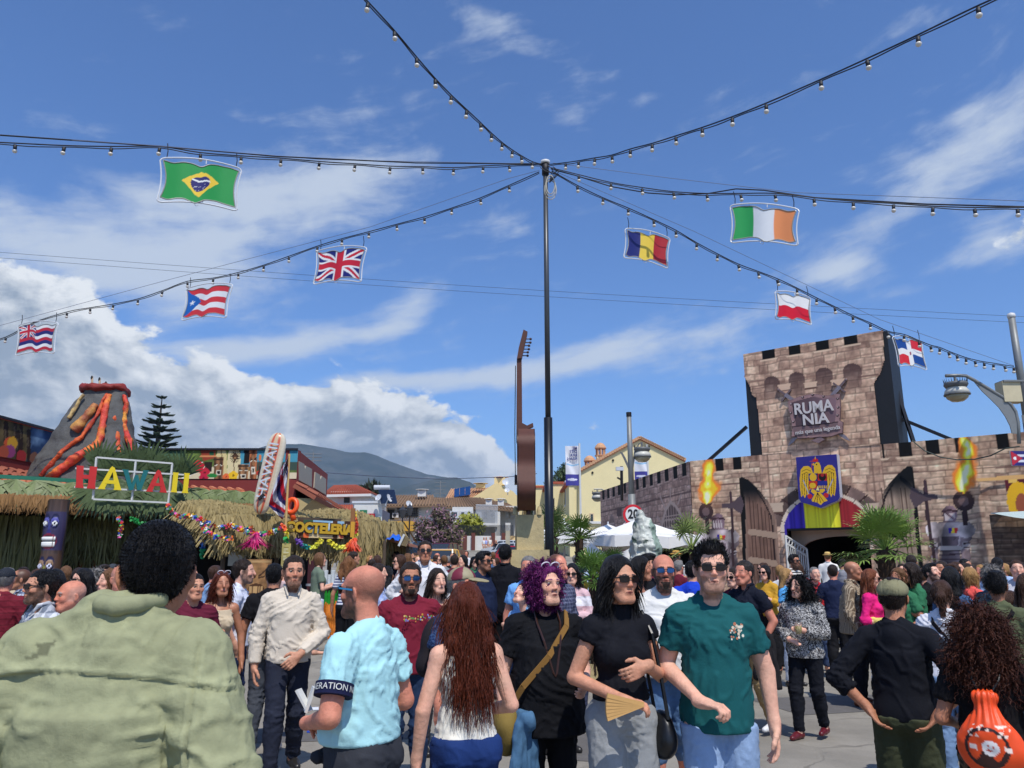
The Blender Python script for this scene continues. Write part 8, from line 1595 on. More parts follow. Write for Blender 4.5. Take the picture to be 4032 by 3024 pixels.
	if hair not in('bald','buzz')and not(hat and hair=='none')and hair!='none':
		hb=Body();th={'fade':.010,'short':.009,'crop':.007,'quiff':.016}.get(hair,.015)
		E=lambda c,r,k=.02,op='u',rot=None:hb.ell(T(c),np.array(r)*hs,Rhd if rot is None else Rhd@rot,k=k,op=op)
		wf=1.0 if not fem else .94
		E((0,.020,.044),(.078*wf+th*.7,.096+th*.7,.083+th))
		if hair in('quiff','fade'):E((0,-.045,.105),(.055,.055,.030),.03)
		if hair in('short','fade','crop','quiff'):
			E((0,.048,-.01),(.060*wf,.056,.066),.03)
			E((0,-.128,.022),(.088,.082,.071),.008,'s');E((0,-.075,-.085),(.12,.09,.06),.01,'s')
			for q in(-1,1):E((q*.092,.004,-.012),(.026,.036,.038),.006,'s');E((q*.056,-.088,.070),(.034,.040,.034),.010,'s')
		else:
			E((0,-.122,.022),(.058,.080,.086),.012,'s')
		if hair in('long','wavy','curly'):
			Lh={'long':1.32,'wavy':1.24,'curly':1.34}[hair];bw=1.0 if hair!='curly' else 1.35
			for q in(-1,1):
				hb.cap(T((q*.062*bw,.02,.01)),np.array([q*.085*bw,.045-lean*.6,1.46]),.038*bw,.036*bw,k=.04);hb.cap(np.array([q*.085*bw,.045-lean*.6,1.46]),np.array([q*.070*bw,.095-lean*.5,Lh]),.036*bw,.018,k=.03)
			hb.cap(T((0,.07,.0)),np.array([0,.115-lean*.5,Lh+.02]),.058*bw,.035,k=.05)
		elif hair=='bob':
			for q in(-1,1):hb.cap(T((q*.066,.0,.01)),T((q*.074,.0,-.085)),.034,.030,k=.04)
			hb.cap(T((0,.065,.0)),T((0,.06,-.09)),.058,.045,k=.05)
		elif hair=='pony':
			E((0,.055,.0),(.06,.05,.06),.03);hb.cap(T((0,.105,.035)),T((0,.145,.0)),.026,.034,k=.02);hb.cap(T((0,.145,.0)),T((0,.13,-.16)),.034,.016,k=.03)
		elif hair=='bun':
			E((0,.055,.0),(.06,.05,.06),.03);E((0,.085,.10),(.038,.036,.036),.01)
		elif hair=='curls':
			E((0,.03,.04),(.105,.105,.095),.03);E((0,.02,-.05),(.105,.07,.08),.04)
			E((0,-.122,-.01),(.064,.075,.075),.015,'s')
		step_=max(.0075,px*1.1)if hair!='fade' else max(.006,px)
		Vh,Qh=skin_surface(hb,step_,it=1)
		amp={'curly':.014,'wavy':.009,'curls':.012,'quiff':.005}.get(hair,.0035)
		N=vnormals(Vh,Qh);stv=Vh*np.array([1,1,.35 if hair in('long','wavy')else 1.0])
		Vh=Vh+N*(fbm(stv,34 if amp<.01 else 22,seed,3)*amp*(1.6 if D>2.6 else .5))[:,None]
		ho=mk('hair',Vh,Qh,hm)
		nst=0
		if D<11:nst=7000 if D<2.6 else int({'long':2200,'wavy':2800,'curly':2300,'curls':1500}.get(hair,1900)*(1.0 if D<5.5 else .45))
		if nst:
			pick=rs.randint(0,len(Vh),nst*2);Nn=N[pick];r0=Vh[pick];hlz=(r0-hcen)@Rhd
			long_=hair in('long','wavy','curly','bob','pony','curls')
			back=Rhd@np.array([0,.6,-.2])if not long_ else np.array([0,.0,-1.0])
			if hair in('quiff',):back=np.array([0,-.3,.6])
			dd=Nn*(.22 if not long_ else .16)+back+rs.randn(len(r0),3)*(.16 if not long_ else .10)
			if long_:fr_=np.clip((-hlz[:,1]-.01)/.05,0,1)[:,None];dd=dd+(Rhd@np.array([1.0,0,0]))[None]*np.sign(hlz[:,:1])*fr_*1.1+(Rhd@np.array([0,.7,0]))[None]*fr_
			if hair in('curly','curls'):dd=dd*.55+Nn*.45+rs.randn(len(r0),3)*.30
			ln=.013 if D<2.6 else{'long':.16,'wavy':.22,'curly':.11,'curls':.05,'bob':.07,'pony':.05,'bun':.03,'quiff':.024}.get(hair,.016)
			keep=~((hlz[:,1]<-.058)&(np.abs(hlz[:,0])<.062)&(hlz[:,2]<.088));r0,dd,Nn=r0[keep],dd[keep],Nn[keep];r0=r0-Nn*.003;er=np.array((.084*wf,.104,.095))*hs;ec=T((0,.018,.040))
			def push(p,er=er,ec=ec):
				q=(p-ec)@Rhd/er;r=np.linalg.norm(q,axis=1,keepdims=True);return np.where(r<1,ec+(q/np.maximum(r,1e-6)*er)@Rhd.T,p)
			Vs,Fs=hair_ribbons(r0[:nst],dd[:nst],ln,None,None,T,n_seg=(9 if long_ else 3),w=({'curls':.0042,'curly':.0034}.get(hair,.0019)if long_ else .0009 if D<2.6 else .0015)*(1 if D<5 else 1.5),wave=(.009 if hair=='wavy' else .002),grav=(.5 if long_ else 0),curl=(.007 if hair in('curly','curls')else 0),seed=seed,wfreq=5,push=push)
			mk('hair_locks',Vs,Fs,hm,parent=ho,kind='stuff')
	if beard and beard[1]>.85 and D<9:
		bb=Body();bb.ell(T((0,-.05,-.085)),np.array((.052,.048,.040))*hs,Rhd,k=.02);bb.ell(T((0,-.082,-.040)),np.array((.030,.018,.008))*hs,Rhd,k=.01)
		for q in(-1,1):bb.cap(T((q*.062,-.01,-.02)),T((q*.045,-.045,-.075)),.012,.020,k=.02)
		bb.ell(T((0,-.105,-.057)),np.array((.020,.022,.0085))*hs,Rhd,k=.004,op='s')
		Vb,Qb=skin_surface(bb,max(.006,px),it=1);Vb=Vb+vnormals(Vb,Qb)*(fbm(Vb,60,seed,2)*.003)[:,None];mk('beard',Vb,Qb,hair_mat(beard[0]))
		# clothes
	hg=max(.0105,px*1.15)if D>2.6 else .0062
	def wrinkle(V,Q,amp=.007,fq=9,seed2=0,foci=(),st=(1,1,.45)):
		if D>14:return V
		N=vnormals(V,Q);p=V*np.array(st);ang=fbm(V,2.5,seed+31,1)*1.5;pr=np.stack([p[:,0]+.25*V[:,2]*np.sin(ang),p[:,1]+.2*V[:,2]*np.cos(ang*1.3),p[:,2]],1);a_=fbm(pr,fq,seed+seed2,2);b_=fbm(pr+3.3,fq*2.1,seed+seed2+5,2);dd=a_*amp*.8+np.clip(1-np.abs(b_)*5.5,0,1)*amp*.95-amp*.2;dd=dd*(np.clip((V[:,2]-V[:,2].min())/.035,.15,1)if seed2==1 else 1)
		for c,r,am in foci:
			dist=np.linalg.norm(V-np.array(c),axis=1);fo=np.exp(-(dist/r)**2);dd=dd+fo*am*(np.clip(1-np.abs(fbm(V*np.array([1,1,2.2]),fq*1.5,seed+7,2))*3.2,0,1)-.3)
		return V+N*dd[:,None]
	def side_col(c):return tuple(float(t)for t in lin(c))
	bt,bc=bot[0],bot[1];HEM=top[3]if len(top)>3 and top[3]else{'tank':.99,'strap':1.0,'strapless':1.0,'vest':.98,'slvl':1.03,'none':2}.get(top[0],.90 if not fem else .93)
	if bt!='none':
		b=Body();g=.014
		if bt in('jeans','slim','wide','cargo','shorts','leggings'):
			wide={'wide':.016,'cargo':.022,'shorts':.014,'leggings':-.004,'slim':.0}.get(bt,.008)
			b.ell((0,0-wb*.2,.955),((.162 if fem else .150)*w+g,.108*w+wb*.4+g,.115+g),k=.05);b.ell((0,-wb*.4,1.04),((.135 if fem else .145)*w+wb*.5+g,.102*w+wb*.8+g,.10),k=.05)
			for q in(-1,1):
				b.ell((q*.075,.075+(.01 if fem else 0),.93),(.08+g,.065+g,.09+g),k=.05);leg(b,q,g,2.0 if bt!='shorts' else 1.05,wide=wide,flare=.014 if bt=='wide' else .006)
			wz=1.06 if fem else 1.02;wz=min(wz,HEM+.03)
		else:
			zl={'skirt':.42,'mini':.62,'long':.30}[bt];b.ell((0,0,.96),(.168*w+g,.118*w+g,.12+g),k=.04)
			b.cap((0,0,1.0),(0,0,zl),.13*w,.20*w,k=.04,flat=True);wz=min(1.08,HEM+.03)
		Vb,Qb=skin_surface(b,hg,clips=[((0,0,wz),(0,0,1))],it=1)
		Vb=wrinkle(Vb,Qb,.006,8,3,[(legs[1][1],.12,.016),(legs[-1][1],.12,.016),((0,-.08,.88),.10,.012),(legs[1][2],.12,.016),(legs[-1][2],.12,.016)],(1,1,.8))
		o=mk('trousers' if bt not in('skirt','mini','long','shorts')else{'shorts':'shorts'}.get(bt,'skirt'),Vb,Qb,cloth_mat(bc,'denim' if bt in('jeans','wide','shorts')else 'cloth',bot[2]if len(bot)>2 else None))
	tt,tcol=top[0],top[1];sleeve={'tee':.62,'polo':.55,'long':1.93,'shirt':1.93,'rolled':1.45,'tank':0,'vest':0,'none':0,'jacket':1.95,'blouse':1.9,'dress':.4,'strap':0,'strapless':0,'slvl':.28}[tt]
	if tt!='none':
		b=Body();g={'jacket':.026,'blouse':.024,'shirt':.018,'tank':.008,'strap':.008,'strapless':.008,'slvl':.010}.get(tt,.014);torso(b,g)
		loose=0 if tt in('tank','strap','strapless','slvl')else 1
		hem={'tank':.99,'strap':1.0,'strapless':1.0,'vest':.98,'slvl':1.03}.get(tt,.90 if not fem else .93)
		if len(top)>3 and top[3]:hem=top[3]
		if loose:b.tub((0,-wb*.4-.004),hem-.03,1.29,((.158 if not fem else .172)*w+wb*.7+g*.6,(.128 if not fem else .126)*w+wb*.8+g*.6),((.142 if not fem else .122)*w+wb*.5+g,(.098 if not fem else .096)*w+wb*.6+g),k=.05)
		else:b.tub((0,-wb*.4-.002),hem-.03,1.12,((.168 if fem else .160)*w+wb*.7+g,.122*w+wb*.8+g),((.128 if fem else .140)*w+wb*.7+g,.102*w+wb*.9+g),k=.04)
		if hem<.9:b.cap((0,-wb*.4,1.02),(0,-wb*.3,hem),.118*w+wb*.4,.128*w+wb*.4,k=.05,flat=True)
		for q in(-1,1):
			if sleeve:arm(b,q,g*.8+(.010 if tt=='jacket' else .004),sleeve,k=.03,flare=.009 if sleeve<1 else(.006 if tt!='blouse' else .004))
			if tt=='blouse':e,wr=armj[q][1:3];b.ell(e+(wr-e)*.55,(.062,.062,.062),k=.05)
		cl=[((0,0,hem),(0,0,-1))]
		if tt in('tank','strap','strapless','vest'):
			for q in(-1,1):
				cl.append(((q*(sh-.038),0,1.4),(q,0,.30)))
		if tt=='strapless':cl.append(((0,0,1.34),(0,0,1)))
		if tt=='strap':cl.append(((0,0,1.385),(0,0,1)))
		nk=.004 if tt in('slvl','jacket')else .012 if not fem else .022
		Vc,Qc_=None,None
		if tt not in('strap','strapless'):nr=.070 if not fem else(.060 if tt!='blouse' else .066);e_=np.array([0,-.016,(-.004 if not fem else-.022)])if tt!='slvl' else np.array([0,-.01,.03]);b.cap(nb+np.array([0,.034,-.07]),nb+e_,nr+.014,nr+(.004 if tt!='slvl' else-.006),k=.03,flat=True)
		if tt in('shirt','blouse'):b.cap((0,-.125-lean,1.48),(0,-.150-lean*.6-(.03 if fem else 0)-wb*.3,1.33),.062,.012,k=.006,op='s')
		if tt=='slvl':b.cap(nb+np.array([0,.0,-.03]),nb+np.array([0,0,.035]),.064,.058,k=.02,flat=True)
		Vc,Qc_=skin_surface(b,hg,clips=cl,it=1)
		foci=[(armj[1][1],.10,.020),(armj[-1][1],.10,.020),((.12,.0,1.3),.10,.012),((-.12,0,1.3),.10,.012)]
		Vc=wrinkle(Vc,Qc_,{'jacket':.006 if D<3 else .012,'shirt':.012,'blouse':.014,'slvl':.006,'tank':.008}.get(tt,.010),8,1,foci,(1,1,.40))
		nm={'tee':'t_shirt','polo':'polo_shirt','long':'long_sleeved_top','shirt':'shirt','rolled':'shirt','tank':'sleeveless_top','vest':'waistcoat','jacket':'jacket','blouse':'blouse','dress':'dress_top','strap':'strap_top','strapless':'strapless_top','slvl':'sleeveless_top'}[tt]
		pr=top[2]if len(top)>2 else None
		if D<3:
			N=vnormals(Vc,Qc_);X,Yv,Z=Vc.T;bk=Yv>.0;gv=lambda t,s_=.0035:np.exp(-(t/s_)**2);ys_=1.372-.45*X*X+.008*np.sin(X*9);dd=bk*(-.006*gv(Z-ys_)+.0035*gv(Z-ys_-.008,.004)-.002*gv(Z-ys_+.009,.002))
			for q in(-1,1):t_=np.abs(X-q*(.205+.22*(1.40-Z)*.25))*1.0;dd+=-.005*gv(t_)*(Z<1.43)*(Z>1.0)*bk+.003*gv(t_-.009,.004)*(Z<1.42)*bk
			for x0,x1,z0,z1 in((-.055,.035,1.425,1.478),):bx=np.maximum(np.maximum(x0-X,X-x1),np.maximum(z0-Z,Z-z1));dd+=bk*(-.003*gv(bx,.003)+(bx<0)*.002*fbm(Vc,60,3,2))
			for q in(-1,1):
				e=armj[q][1];dd+=.013*np.clip(1-np.abs(fbm(Vc*np.array([1,1,1.9]),11,55,2))*3,0,1)*np.exp(-(np.linalg.norm(Vc-(armj[q][0]*.35+e*.65),axis=1)/.16)**2)
			dd+=bk*.006*np.clip(1-np.abs(fbm(Vc*np.array([1,1,.35])+np.array([[.3,0,0]])*Z[:,None],7,66,2))*3.4,0,1)*np.clip((ys_-Z)/.06,0,1)
			Vc=Vc+N*dd[:,None];f_=fbm(Vc,6,12,4)*.10+fbm(Vc,60,13,2)*.07+.10*gv(Z-ys_-.012,.014)*bk+.07*np.clip(dd/.01,-1,1);rip=bk*(np.exp(-((X-.125)/.045)**2-((Z-1.415+.3*(X-.125))/.016)**2)>.45)*(fbm(Vc,45,4,2)>-.1);colJ=np.array(tcol,float)*(1+f_)[:,None];colJ[rip]*=.72
			gm=mk(nm,Vc,Qc_,mat('faded_jacket_cloth',attr=True,rough=.9,var=.05,sc=30,bump=.22,bsc=520,spec=.15),col=lin(np.clip(colJ,0,255)))
		else:gm=mk(nm,Vc,Qc_,cloth_mat(tcol,'cloth',pr))
		if tt in('polo','shirt','jacket'):
			c=Body();kz=.003 if tt=='jacket' else 0
			for q in(-1,1):
				c.cap(nb+np.array([q*.055,-.045,.030]),nb+np.array([q*.062,.015,.045]),.014,.016,k=.012);c.cap(nb+np.array([q*.062,.015,.040]),nb+np.array([q*.035,.066,.034]),.015+kz,.015+kz,k=.012);c.cap(nb+np.array([q*.035,.066,.034]),nb+np.array([0,.078,.030]),.015+kz,.016+kz,k=.012)
				c.cap(nb+np.array([q*.058,-.045,.028]),nb+np.array([q*.045,-.095,-.035]),.013,.009,k=.012)
			Vk,Qk=skin_surface(c,max(.006,px*.8),it=1);mk('collar',Vk,Qk,cloth_mat(tcol,'cloth',pr),parent=gm)
			# shoes
	for sg in(1,-1):
		an=legs[sg][2]
		if shoes is None:break
		b=Body();z0=an[2]-.085;tilt=max(0,step*sg)*.25
		b.cap(an+np.array([0,.035,-.048]),an+np.array([sg*.012,-.07,-.045-tilt*.2]),.041,.040,k=.03);b.cap(an+np.array([sg*.012,-.07,-.045]),an+np.array([sg*.02,-.165,-.058]),.040,.030,k=.02);b.cap(an+np.array([0,.01,.0]),an+np.array([0,.02,-.04]),.040,.042,k=.02)
		if D<13:Vz,Qz=skin_surface(b,max(.011,px),clips=[((0,0,an[2]-.080),(0,0,-1))],it=1);mk('shoe',Vz,Qz,cloth_mat(shoes,'leather'))
	if hat:add_hat(hat,T,Rhd,hs,mk,px)
	for ex in extras:ex(root,mk,dict(T=T,J=armj,hands=hands,nb=nb,S=S,px=px,R=Rhd,sh=sh,legs=legs,w=w,wb=wb,lean=lean,hcen=hcen))
	return root
_skin_at=dict(attr=True,rough=.56,var=.10,sc=40,bump=.25,bsc=260,sub=.03,spec=.4)
M_skin=mat('skin',**_skin_at);M_skinf=mat('skin_far',attr=True,rough=.5,var=.0)
M_eye=mat('eye',attr=True,rough=.12,var=0);M_lens=mat('dark_lens',(.012,.008,.008),.06,0);M_mirror=M8('mirror_lens',70,120,190,rough=.05,var=0,metal=.9)
M_blackplastic=mat('black_plastic',(.012,.010,.010),.25,0);M_blueplastic=M8('blue_plastic',30,140,190,rough=.35,var=0)
def hair_mat(c):
	cc=HAIRC[c]if isinstance(c,str)else c;nm='hair_%d_%d_%d'%tuple(cc)
	return M8(nm,*cc,rough=.45,var=.38,sc=26,bump=1.0,bsc=95,stretch=(1,1,.14),spec=.3)
def cloth_mat(c,kind='cloth',pr=None):
	nm='%s_%s_%s'%(kind,'_'.join(str(int(x))for x in c),pr or 'plain')
	if nm in _mats:return _mats[nm]
	if kind=='leather':return M8(nm,*c,rough=.35,var=.15,sc=20)
	m=M8(nm,*c,rough=.85,var=.16 if kind=='denim' else .07,sc=9 if kind=='denim' else 5,bump=.16,bsc=420,sheen=.0,spec=.2)
	if pr:
		T=NT(m.node_tree);bs=T.n['Principled BSDF'];lk=bs.inputs['Base Color'].links[0];base=lk.from_socket
		tcn=T.node('ShaderNodeTexCoord');o=tcn.outputs['Object'];s=T.node('ShaderNodeSeparateXYZ');T.l.new(o,s.inputs[0]);x,y,z=s.outputs
		k,c2=pr.split(':')if ':' in pr else(pr,'230,228,222');c2=[float(t)for t in lin([float(q)for q in c2.split(',')])]
		xy=T.m('ADD',x,T.m('MULTIPLY',y,.8))
		if k=='stripes':f=T.ramp(T.m('SINE',T.m('MULTIPLY',z,130)),.0,.2)
		elif k=='vstripes':f=T.ramp(T.m('SINE',T.m('MULTIPLY',xy,260)),.1,.4)
		elif k=='plaid':
			fa=T.ramp(T.m('SINE',T.m('MULTIPLY',z,62)),-.1,.25);fb_=T.ramp(T.m('SINE',T.m('MULTIPLY',xy,62)),-.1,.25);f=T.m('MULTIPLY',T.m('ADD',fa,fb_),.5)
		elif k=='check':
			fa=T.ramp(T.m('SINE',T.m('MULTIPLY',z,190)),.2,.6);fb_=T.ramp(T.m('SINE',T.m('MULTIPLY',xy,190)),.2,.6);f=T.m('MULTIPLY',T.m('ADD',fa,fb_),.5)
		elif k=='floral':f=T.ramp(T.noise(o,26,3,.6,1.5),.52,.56)
		elif k=='leopard':f=T.ramp(T.noise(o,38,2,.5,2.5),.50,.54)
		elif k=='bands':
			f=T.ramp(T.m('SINE',T.m('MULTIPLY',z,26)),.1,.25)
		elif k=='quilt':f=T.m('MULTIPLY',T.ramp(T.m('SINE',T.m('MULTIPLY',z,110)),.7,.95),.5)
		elif k=='camo':f=T.ramp(T.noise(o,11,3,.6,.6),.50,.53)
		else:f=T.ramp(T.noise(o,14,4,.6,1.0),.45,.6)
		T.l.new(T.mix(f,base,c2),bs.inputs['Base Color'])
	return m
def add_hat(hat,T,Rh,hs,mk,px):
	kind,c=hat[0],hat[1];b=Body();st=max(.0065,px)
	if kind=='cap':
		b.ell(T((0,.018,.052)),np.array((.088,.108,.086))*hs,Rh);V,Q=skin_surface(b,st,clips=[(T((0,0,.045)),-(Rh@np.array([0,.12,1.0])))],it=1);hl=(V-T((0,0,0)))@Rh
		if len(hat)>2:
			ang=np.arctan2(hl[:,0],hl[:,1]);sel=(np.floor((ang+pi)/(pi/3))%2)>0;colr=lin(np.where(sel[:,None],np.array(c),np.array(hat[2])));o=mk('cap',V,Q,mat('cap_cloth',attr=True,rough=.6,var=.08),col=colr)
		else:o=mk('cap',V,Q,cloth_mat(c))
		bm=Body();bm.ell(T((0,-.125,.048)),np.array((.078,.080,.010))*hs,Rh@rotx(.16),k=.005);V,Q=skin_surface(bm,st*.8,it=0,clips=[(T((0,-.075,.0)),(Rh@np.array([0,1.0,0])))]);mk('peak',V,Q,cloth_mat(hat[2]if len(hat)>2 else c),parent=o)
	elif kind=='flat':
		b.ell(T((0,.010,.058)),np.array((.094,.112,.074))*hs,Rh@rotx(.12));b.ell(T((0,-.085,.055)),np.array((.072,.060,.016))*hs,Rh,k=.03);b.ell(T((0,.07,.045)),np.array((.080,.055,.045))*hs,Rh,k=.03)
		V,Q=skin_surface(b,st,clips=[(T((0,0,.028)),-(Rh@np.array([0,.05,1.0])))],it=1)
		hl=(V-T((0,0,0)))@Rh;V=V+vnormals(V,Q)*(-.003*np.exp(-((np.abs(hl[:,0])-.045)/.003)**2)+.002*fbm(V,30,3,2))[:,None];mk('flat_cap',V,Q,cloth_mat(c))
	elif kind in('straw','brim'):
		b.ell(T((0,.012,.085)),np.array((.082,.096,.072))*hs,Rh);V,Q=skin_surface(b,st,clips=[(T((0,0,.055)),-(Rh@np.array([0,0,1.0]))),(T((0,0,.138)),(Rh@np.array([0,0,1.0])))],it=1);o=mk('hat',V,Q,cloth_mat(c))
		bm=Body();rr=1.35 if kind=='straw' else 1.75;bm.ell(T((0,.008,.060)),np.array((.098*rr,.115*rr,.009))*hs,Rh,k=.005);V,Q=skin_surface(bm,st*.8,it=0);mk('brim',V,Q,cloth_mat(c),parent=o)
		bd_=Body();bd_.ell(T((0,.012,.070)),np.array((.086,.100,.016))*hs,Rh);V,Q=skin_surface(bd_,st*.8,it=0);mk('hat_band',V,Q,cloth_mat((30,26,24)),parent=o)
		# carried things
def wpt(root,d,p):a=root.rotation_euler[2];return Vector(tuple(rotz(a)@(np.array(p,float)*d['S'])))+root.location
def x_cup(label,col,side=1,h=.12,r=.038):
	def f(root,mk,d):
		hp=d['hands'][side]+np.array([0,-.035,.02]);c=wpt(root,d,hp);t=thing('plastic_cup',c,label,'cup');B().lathe([(r*.78,-h/2),(r,h/2),(r*.94,h/2),(r*.74,-h/2+.006)],c,16).build('cup_wall',mat('clear_plastic',(.8,.8,.8),.08,0,trans=.9,alpha=.45),t,True);B().lathe([(.001,-h/2+.008),(r*.74,-h/2+.008),(r*.86,h*.15),(.001,h*.15)],c,14).build('drink',M8('drink_%d'%col[0],*col,rough=.1),t,True)
	return f
def tubethrough(root,d,pts,r,nm,mt_,par):return B().tube([wpt(root,d,p)for p in pts],r,6).build(nm,mt_,par)
def x_handbag(label,col,side=1):
	def f(root,mk,d):
		s=side;w=d['w'];c=np.array([s*.235*w,-.03,.86]);t=thing('handbag',wpt(root,d,c),label,'bag');b=Body();b.ell(c,(.055,.10,.115),k=.03);b.ell(c+[0,0,-.04],(.06,.11,.08),k=.04);V,Q=skin_surface(b,.009);mkobj('bag_body',np.array([wpt(root,d,v)for v in V]),Q,cloth_mat(col,'leather'),t,True)
		tubethrough(root,d,[c+[0,-.08,.08],(s*.21*w,-.09,1.15),(s*.17*w,-.08,1.36),(s*.15*w,.0,1.468),(s*.17*w,.09,1.36),(s*.22*w,.08,1.1),c+[0,.08,.08]],.010,'strap',cloth_mat(col,'leather'),t)
	return f
def x_crossbag(label,col,side=1,z=.88,sz=1.0,scol=None):
	def f(root,mk,d):
		w=d['w'];wb=d['wb'];c=np.array([side*.22*w,-.03-wb*.3,z]);t=thing('shoulder_bag',wpt(root,d,c),label,'bag');b=Body();b.ell(c,(.07*sz,.13*sz,.13*sz),k=.03);b.ell(c+[side*.03,0,.03],(.05*sz,.12*sz,.07*sz),k=.03);V,Q=skin_surface(b,.010);mkobj('bag_body',np.array([wpt(root,d,v)for v in V]),Q,cloth_mat(col),t,True)
		pts=[c+[0,-.06,.10],(side*.16*w,-.135-wb,1.08),(side*.03,-.155-wb*.7,1.24),(-side*.09*w,-.11,1.40),(-side*.12*w,0,1.475),(-side*.09*w,.11,1.40),(side*.03,.135,1.24),(side*.17*w,.12,1.05),c+[0,.06,.10]]
		m=B();P3=[wpt(root,d,p)for p in pts]
		for a,b_ in zip(P3,P3[1:]):m.beam(a,b_,.032,.008,up=tuple((a+b_)/2-root.location-Vector((0,0,1.25))))
		m.build('strap',cloth_mat(scol or col),t)
	return f
def x_backpack(label,col):
	def f(root,mk,d):
		c=np.array([0,.20,1.22]);t=thing('backpack',wpt(root,d,c),label,'backpack');b=Body();b.ell(c,(.145,.085,.20),k=.04);b.cap(c+[-.09,0,-.12],c+[.09,0,-.12],.085,k=.05);b.cap(c+[-.06,.05,-.06],c+[.06,.05,-.06],.05,k=.02);V,Q=skin_surface(b,.010);mkobj('pack_body',np.array([wpt(root,d,v)for v in V]),Q,cloth_mat(col),t,True)
		for q in(-1,1):tubethrough(root,d,[(q*.09,.13,1.38),(q*.11,.03,1.475),(q*.115,-.10,1.38),(q*.13,-.12,1.22),(q*.15,.0,1.10),(q*.12,.13,1.08)],.022,'strap',cloth_mat(col),t)
	return f
def x_cloth(label,col,side=1,L=.55,kind='denim',off=(0,0,0),w=.17):
	"""a jacket or shirt folded over the forearm"""
	def f(root,mk,d):
		hp=d['hands'][side];e=d['J'][side][1];wr=d['J'][side][2];c=wr*.75+e*.25+np.array(off);t=thing('folded_garment',wpt(root,d,c),label,'clothes');b=Body();
		b.cap(c+[0,-.07,.02],c+[0,.07,.02],.05,k=.04)
		for k in range(5):x=(k/4-.5)*w;b.cap(c+[x*.4,x*.5-.02,0],c+[x*1.2,x*.6-.03+.02*(k%2),-L*(.8+.2*math.sin(k*2.1))],.030,.034+.008*(k%2),k=.016)
		V,Q=skin_surface(b,.010);N=vnormals(V,Q);V=V+N*(fbm(V*np.array([1,1,.4]),20,5,3)*.022)[:,None];mkobj('folded_cloth',np.array([wpt(root,d,v)for v in V]),Q,cloth_mat(col,kind),t,True)
	return f
def x_waistcloth(col):
	"""a pullover tied round the hips: part of what the person wears"""
	def f(root,mk,d):
		b=Body();b.tub((0,.0),.62,1.0,(.19,.165),(.172,.125),k=.05);b.cap((-.16,-.05,.98),(.14,-.13,.95),.03,k=.03);V,Q=skin_surface(b,.011,clips=[((0,0,.985),(0,0,1))]);V=V+vnormals(V,Q)*(fbm(V*np.array([1,1,.3]),13,8,3)*.022)[:,None];mk('tied_pullover',V,Q,cloth_mat(col))
	return f
def x_glasses_up(col=(226,220,224)):
	def f(root,mk,d):
		g=B()
		for q in(-1,1):c=d['T']((q*.034,-.060,.118));ax=d['R']@np.array([1,0,0]);ay=d['R']@np.array([0,-.55,.83]);g.tube([Vector(tuple(c+ax*.030*cos(a)+ay*.022*sin(a)))for a in np.linspace(0,2*pi,15)[:-1]],.0035,5,closed=True)
		mk('raised_glasses',np.array(g.v),g.f,M8('pale_plastic_frame',*col,rough=.3),False)
	return f
def x_cuffband(col,side,word=None):
	def f(root,mk,d):
		s0,e=d['J'][side][0],d['J'][side][1];dr=(e-s0)/np.linalg.norm(e-s0);c=s0+(e-s0)*.60;u_=np.cross(dr,[0,0,1]);u_/=np.linalg.norm(u_);v_=np.cross(dr,u_);m=B();r=.0815;m.tube([Vector(tuple(c-dr*.026)),Vector(tuple(c+dr*.026))],r,24);o=mk('sleeve_band',np.array(m.v),m.f,cloth_mat(col),False)
		if word:
			cam_dir=rotz(-root.rotation_euler[2])@np.array([-root.location[0],-root.location[1],0]);n=cam_dir-dr*(cam_dir@dr);n/=np.linalg.norm(n);x=np.cross(-dr,n)*1.0;M=Matrix.Identity(4)
			cu=bpy.data.curves.new('w','FONT');cu.body=word;cu.size=.036;cu.extrude=.001;cu.align_x='CENTER';cu.align_y='CENTER';ob=bpy.data.objects.new('w',cu);COL.objects.link(ob);me=bpy.data.meshes.new_from_object(ob.evaluated_get(bpy.context.evaluated_depsgraph_get()));V=np.array([q.co[:]for q in me.vertices]);Fc=[tuple(q.vertices)for q in me.polygons];bpy.data.objects.remove(ob);rr=r+.003;a=V[:,0]/rr
			Vw=c+(-dr)[None]*V[:,1:2]+n[None]*(np.cos(a)*rr+V[:,2])[:,None]+x[None]*(np.sin(a)*rr)[:,None];mk('lettering',Vw,Fc,M_white,False,parent=o)
	return f
def x_patch(c,cols,r=(.035,.04),seed=1,nm='shirt_print',blobs=34):
	"""small printed motif lying on the chest"""
	def f(root,mk,d):
		m=B();rs=np.random.RandomState(seed);C=[]
		for k in range(blobs):
			q=rs.uniform(-1,1,2)*r;rr=rs.uniform(.004,.008);a0=rs.rand()*6;o=len(m.v);yy=c[1]-.15*abs(c[0]+q[0])*0
			for a in np.linspace(0,2*pi,7)[:-1]:m.v.append((c[0]+q[0]+rr*cos(a+a0),yy+.45*(c[0]+q[0]-c[0])*(1 if c[0]>0 else-1)*1.0-.001*k*.3,c[2]+q[1]+rr*1.2*sin(a+a0)));C.append(cols[k%len(cols)])
			m.f.append(tuple(range(o,o+6)))
		mk(nm,np.array(m.v),m.f,M_print,False,col=lin(np.array(C)),kind='stuff')
	return f
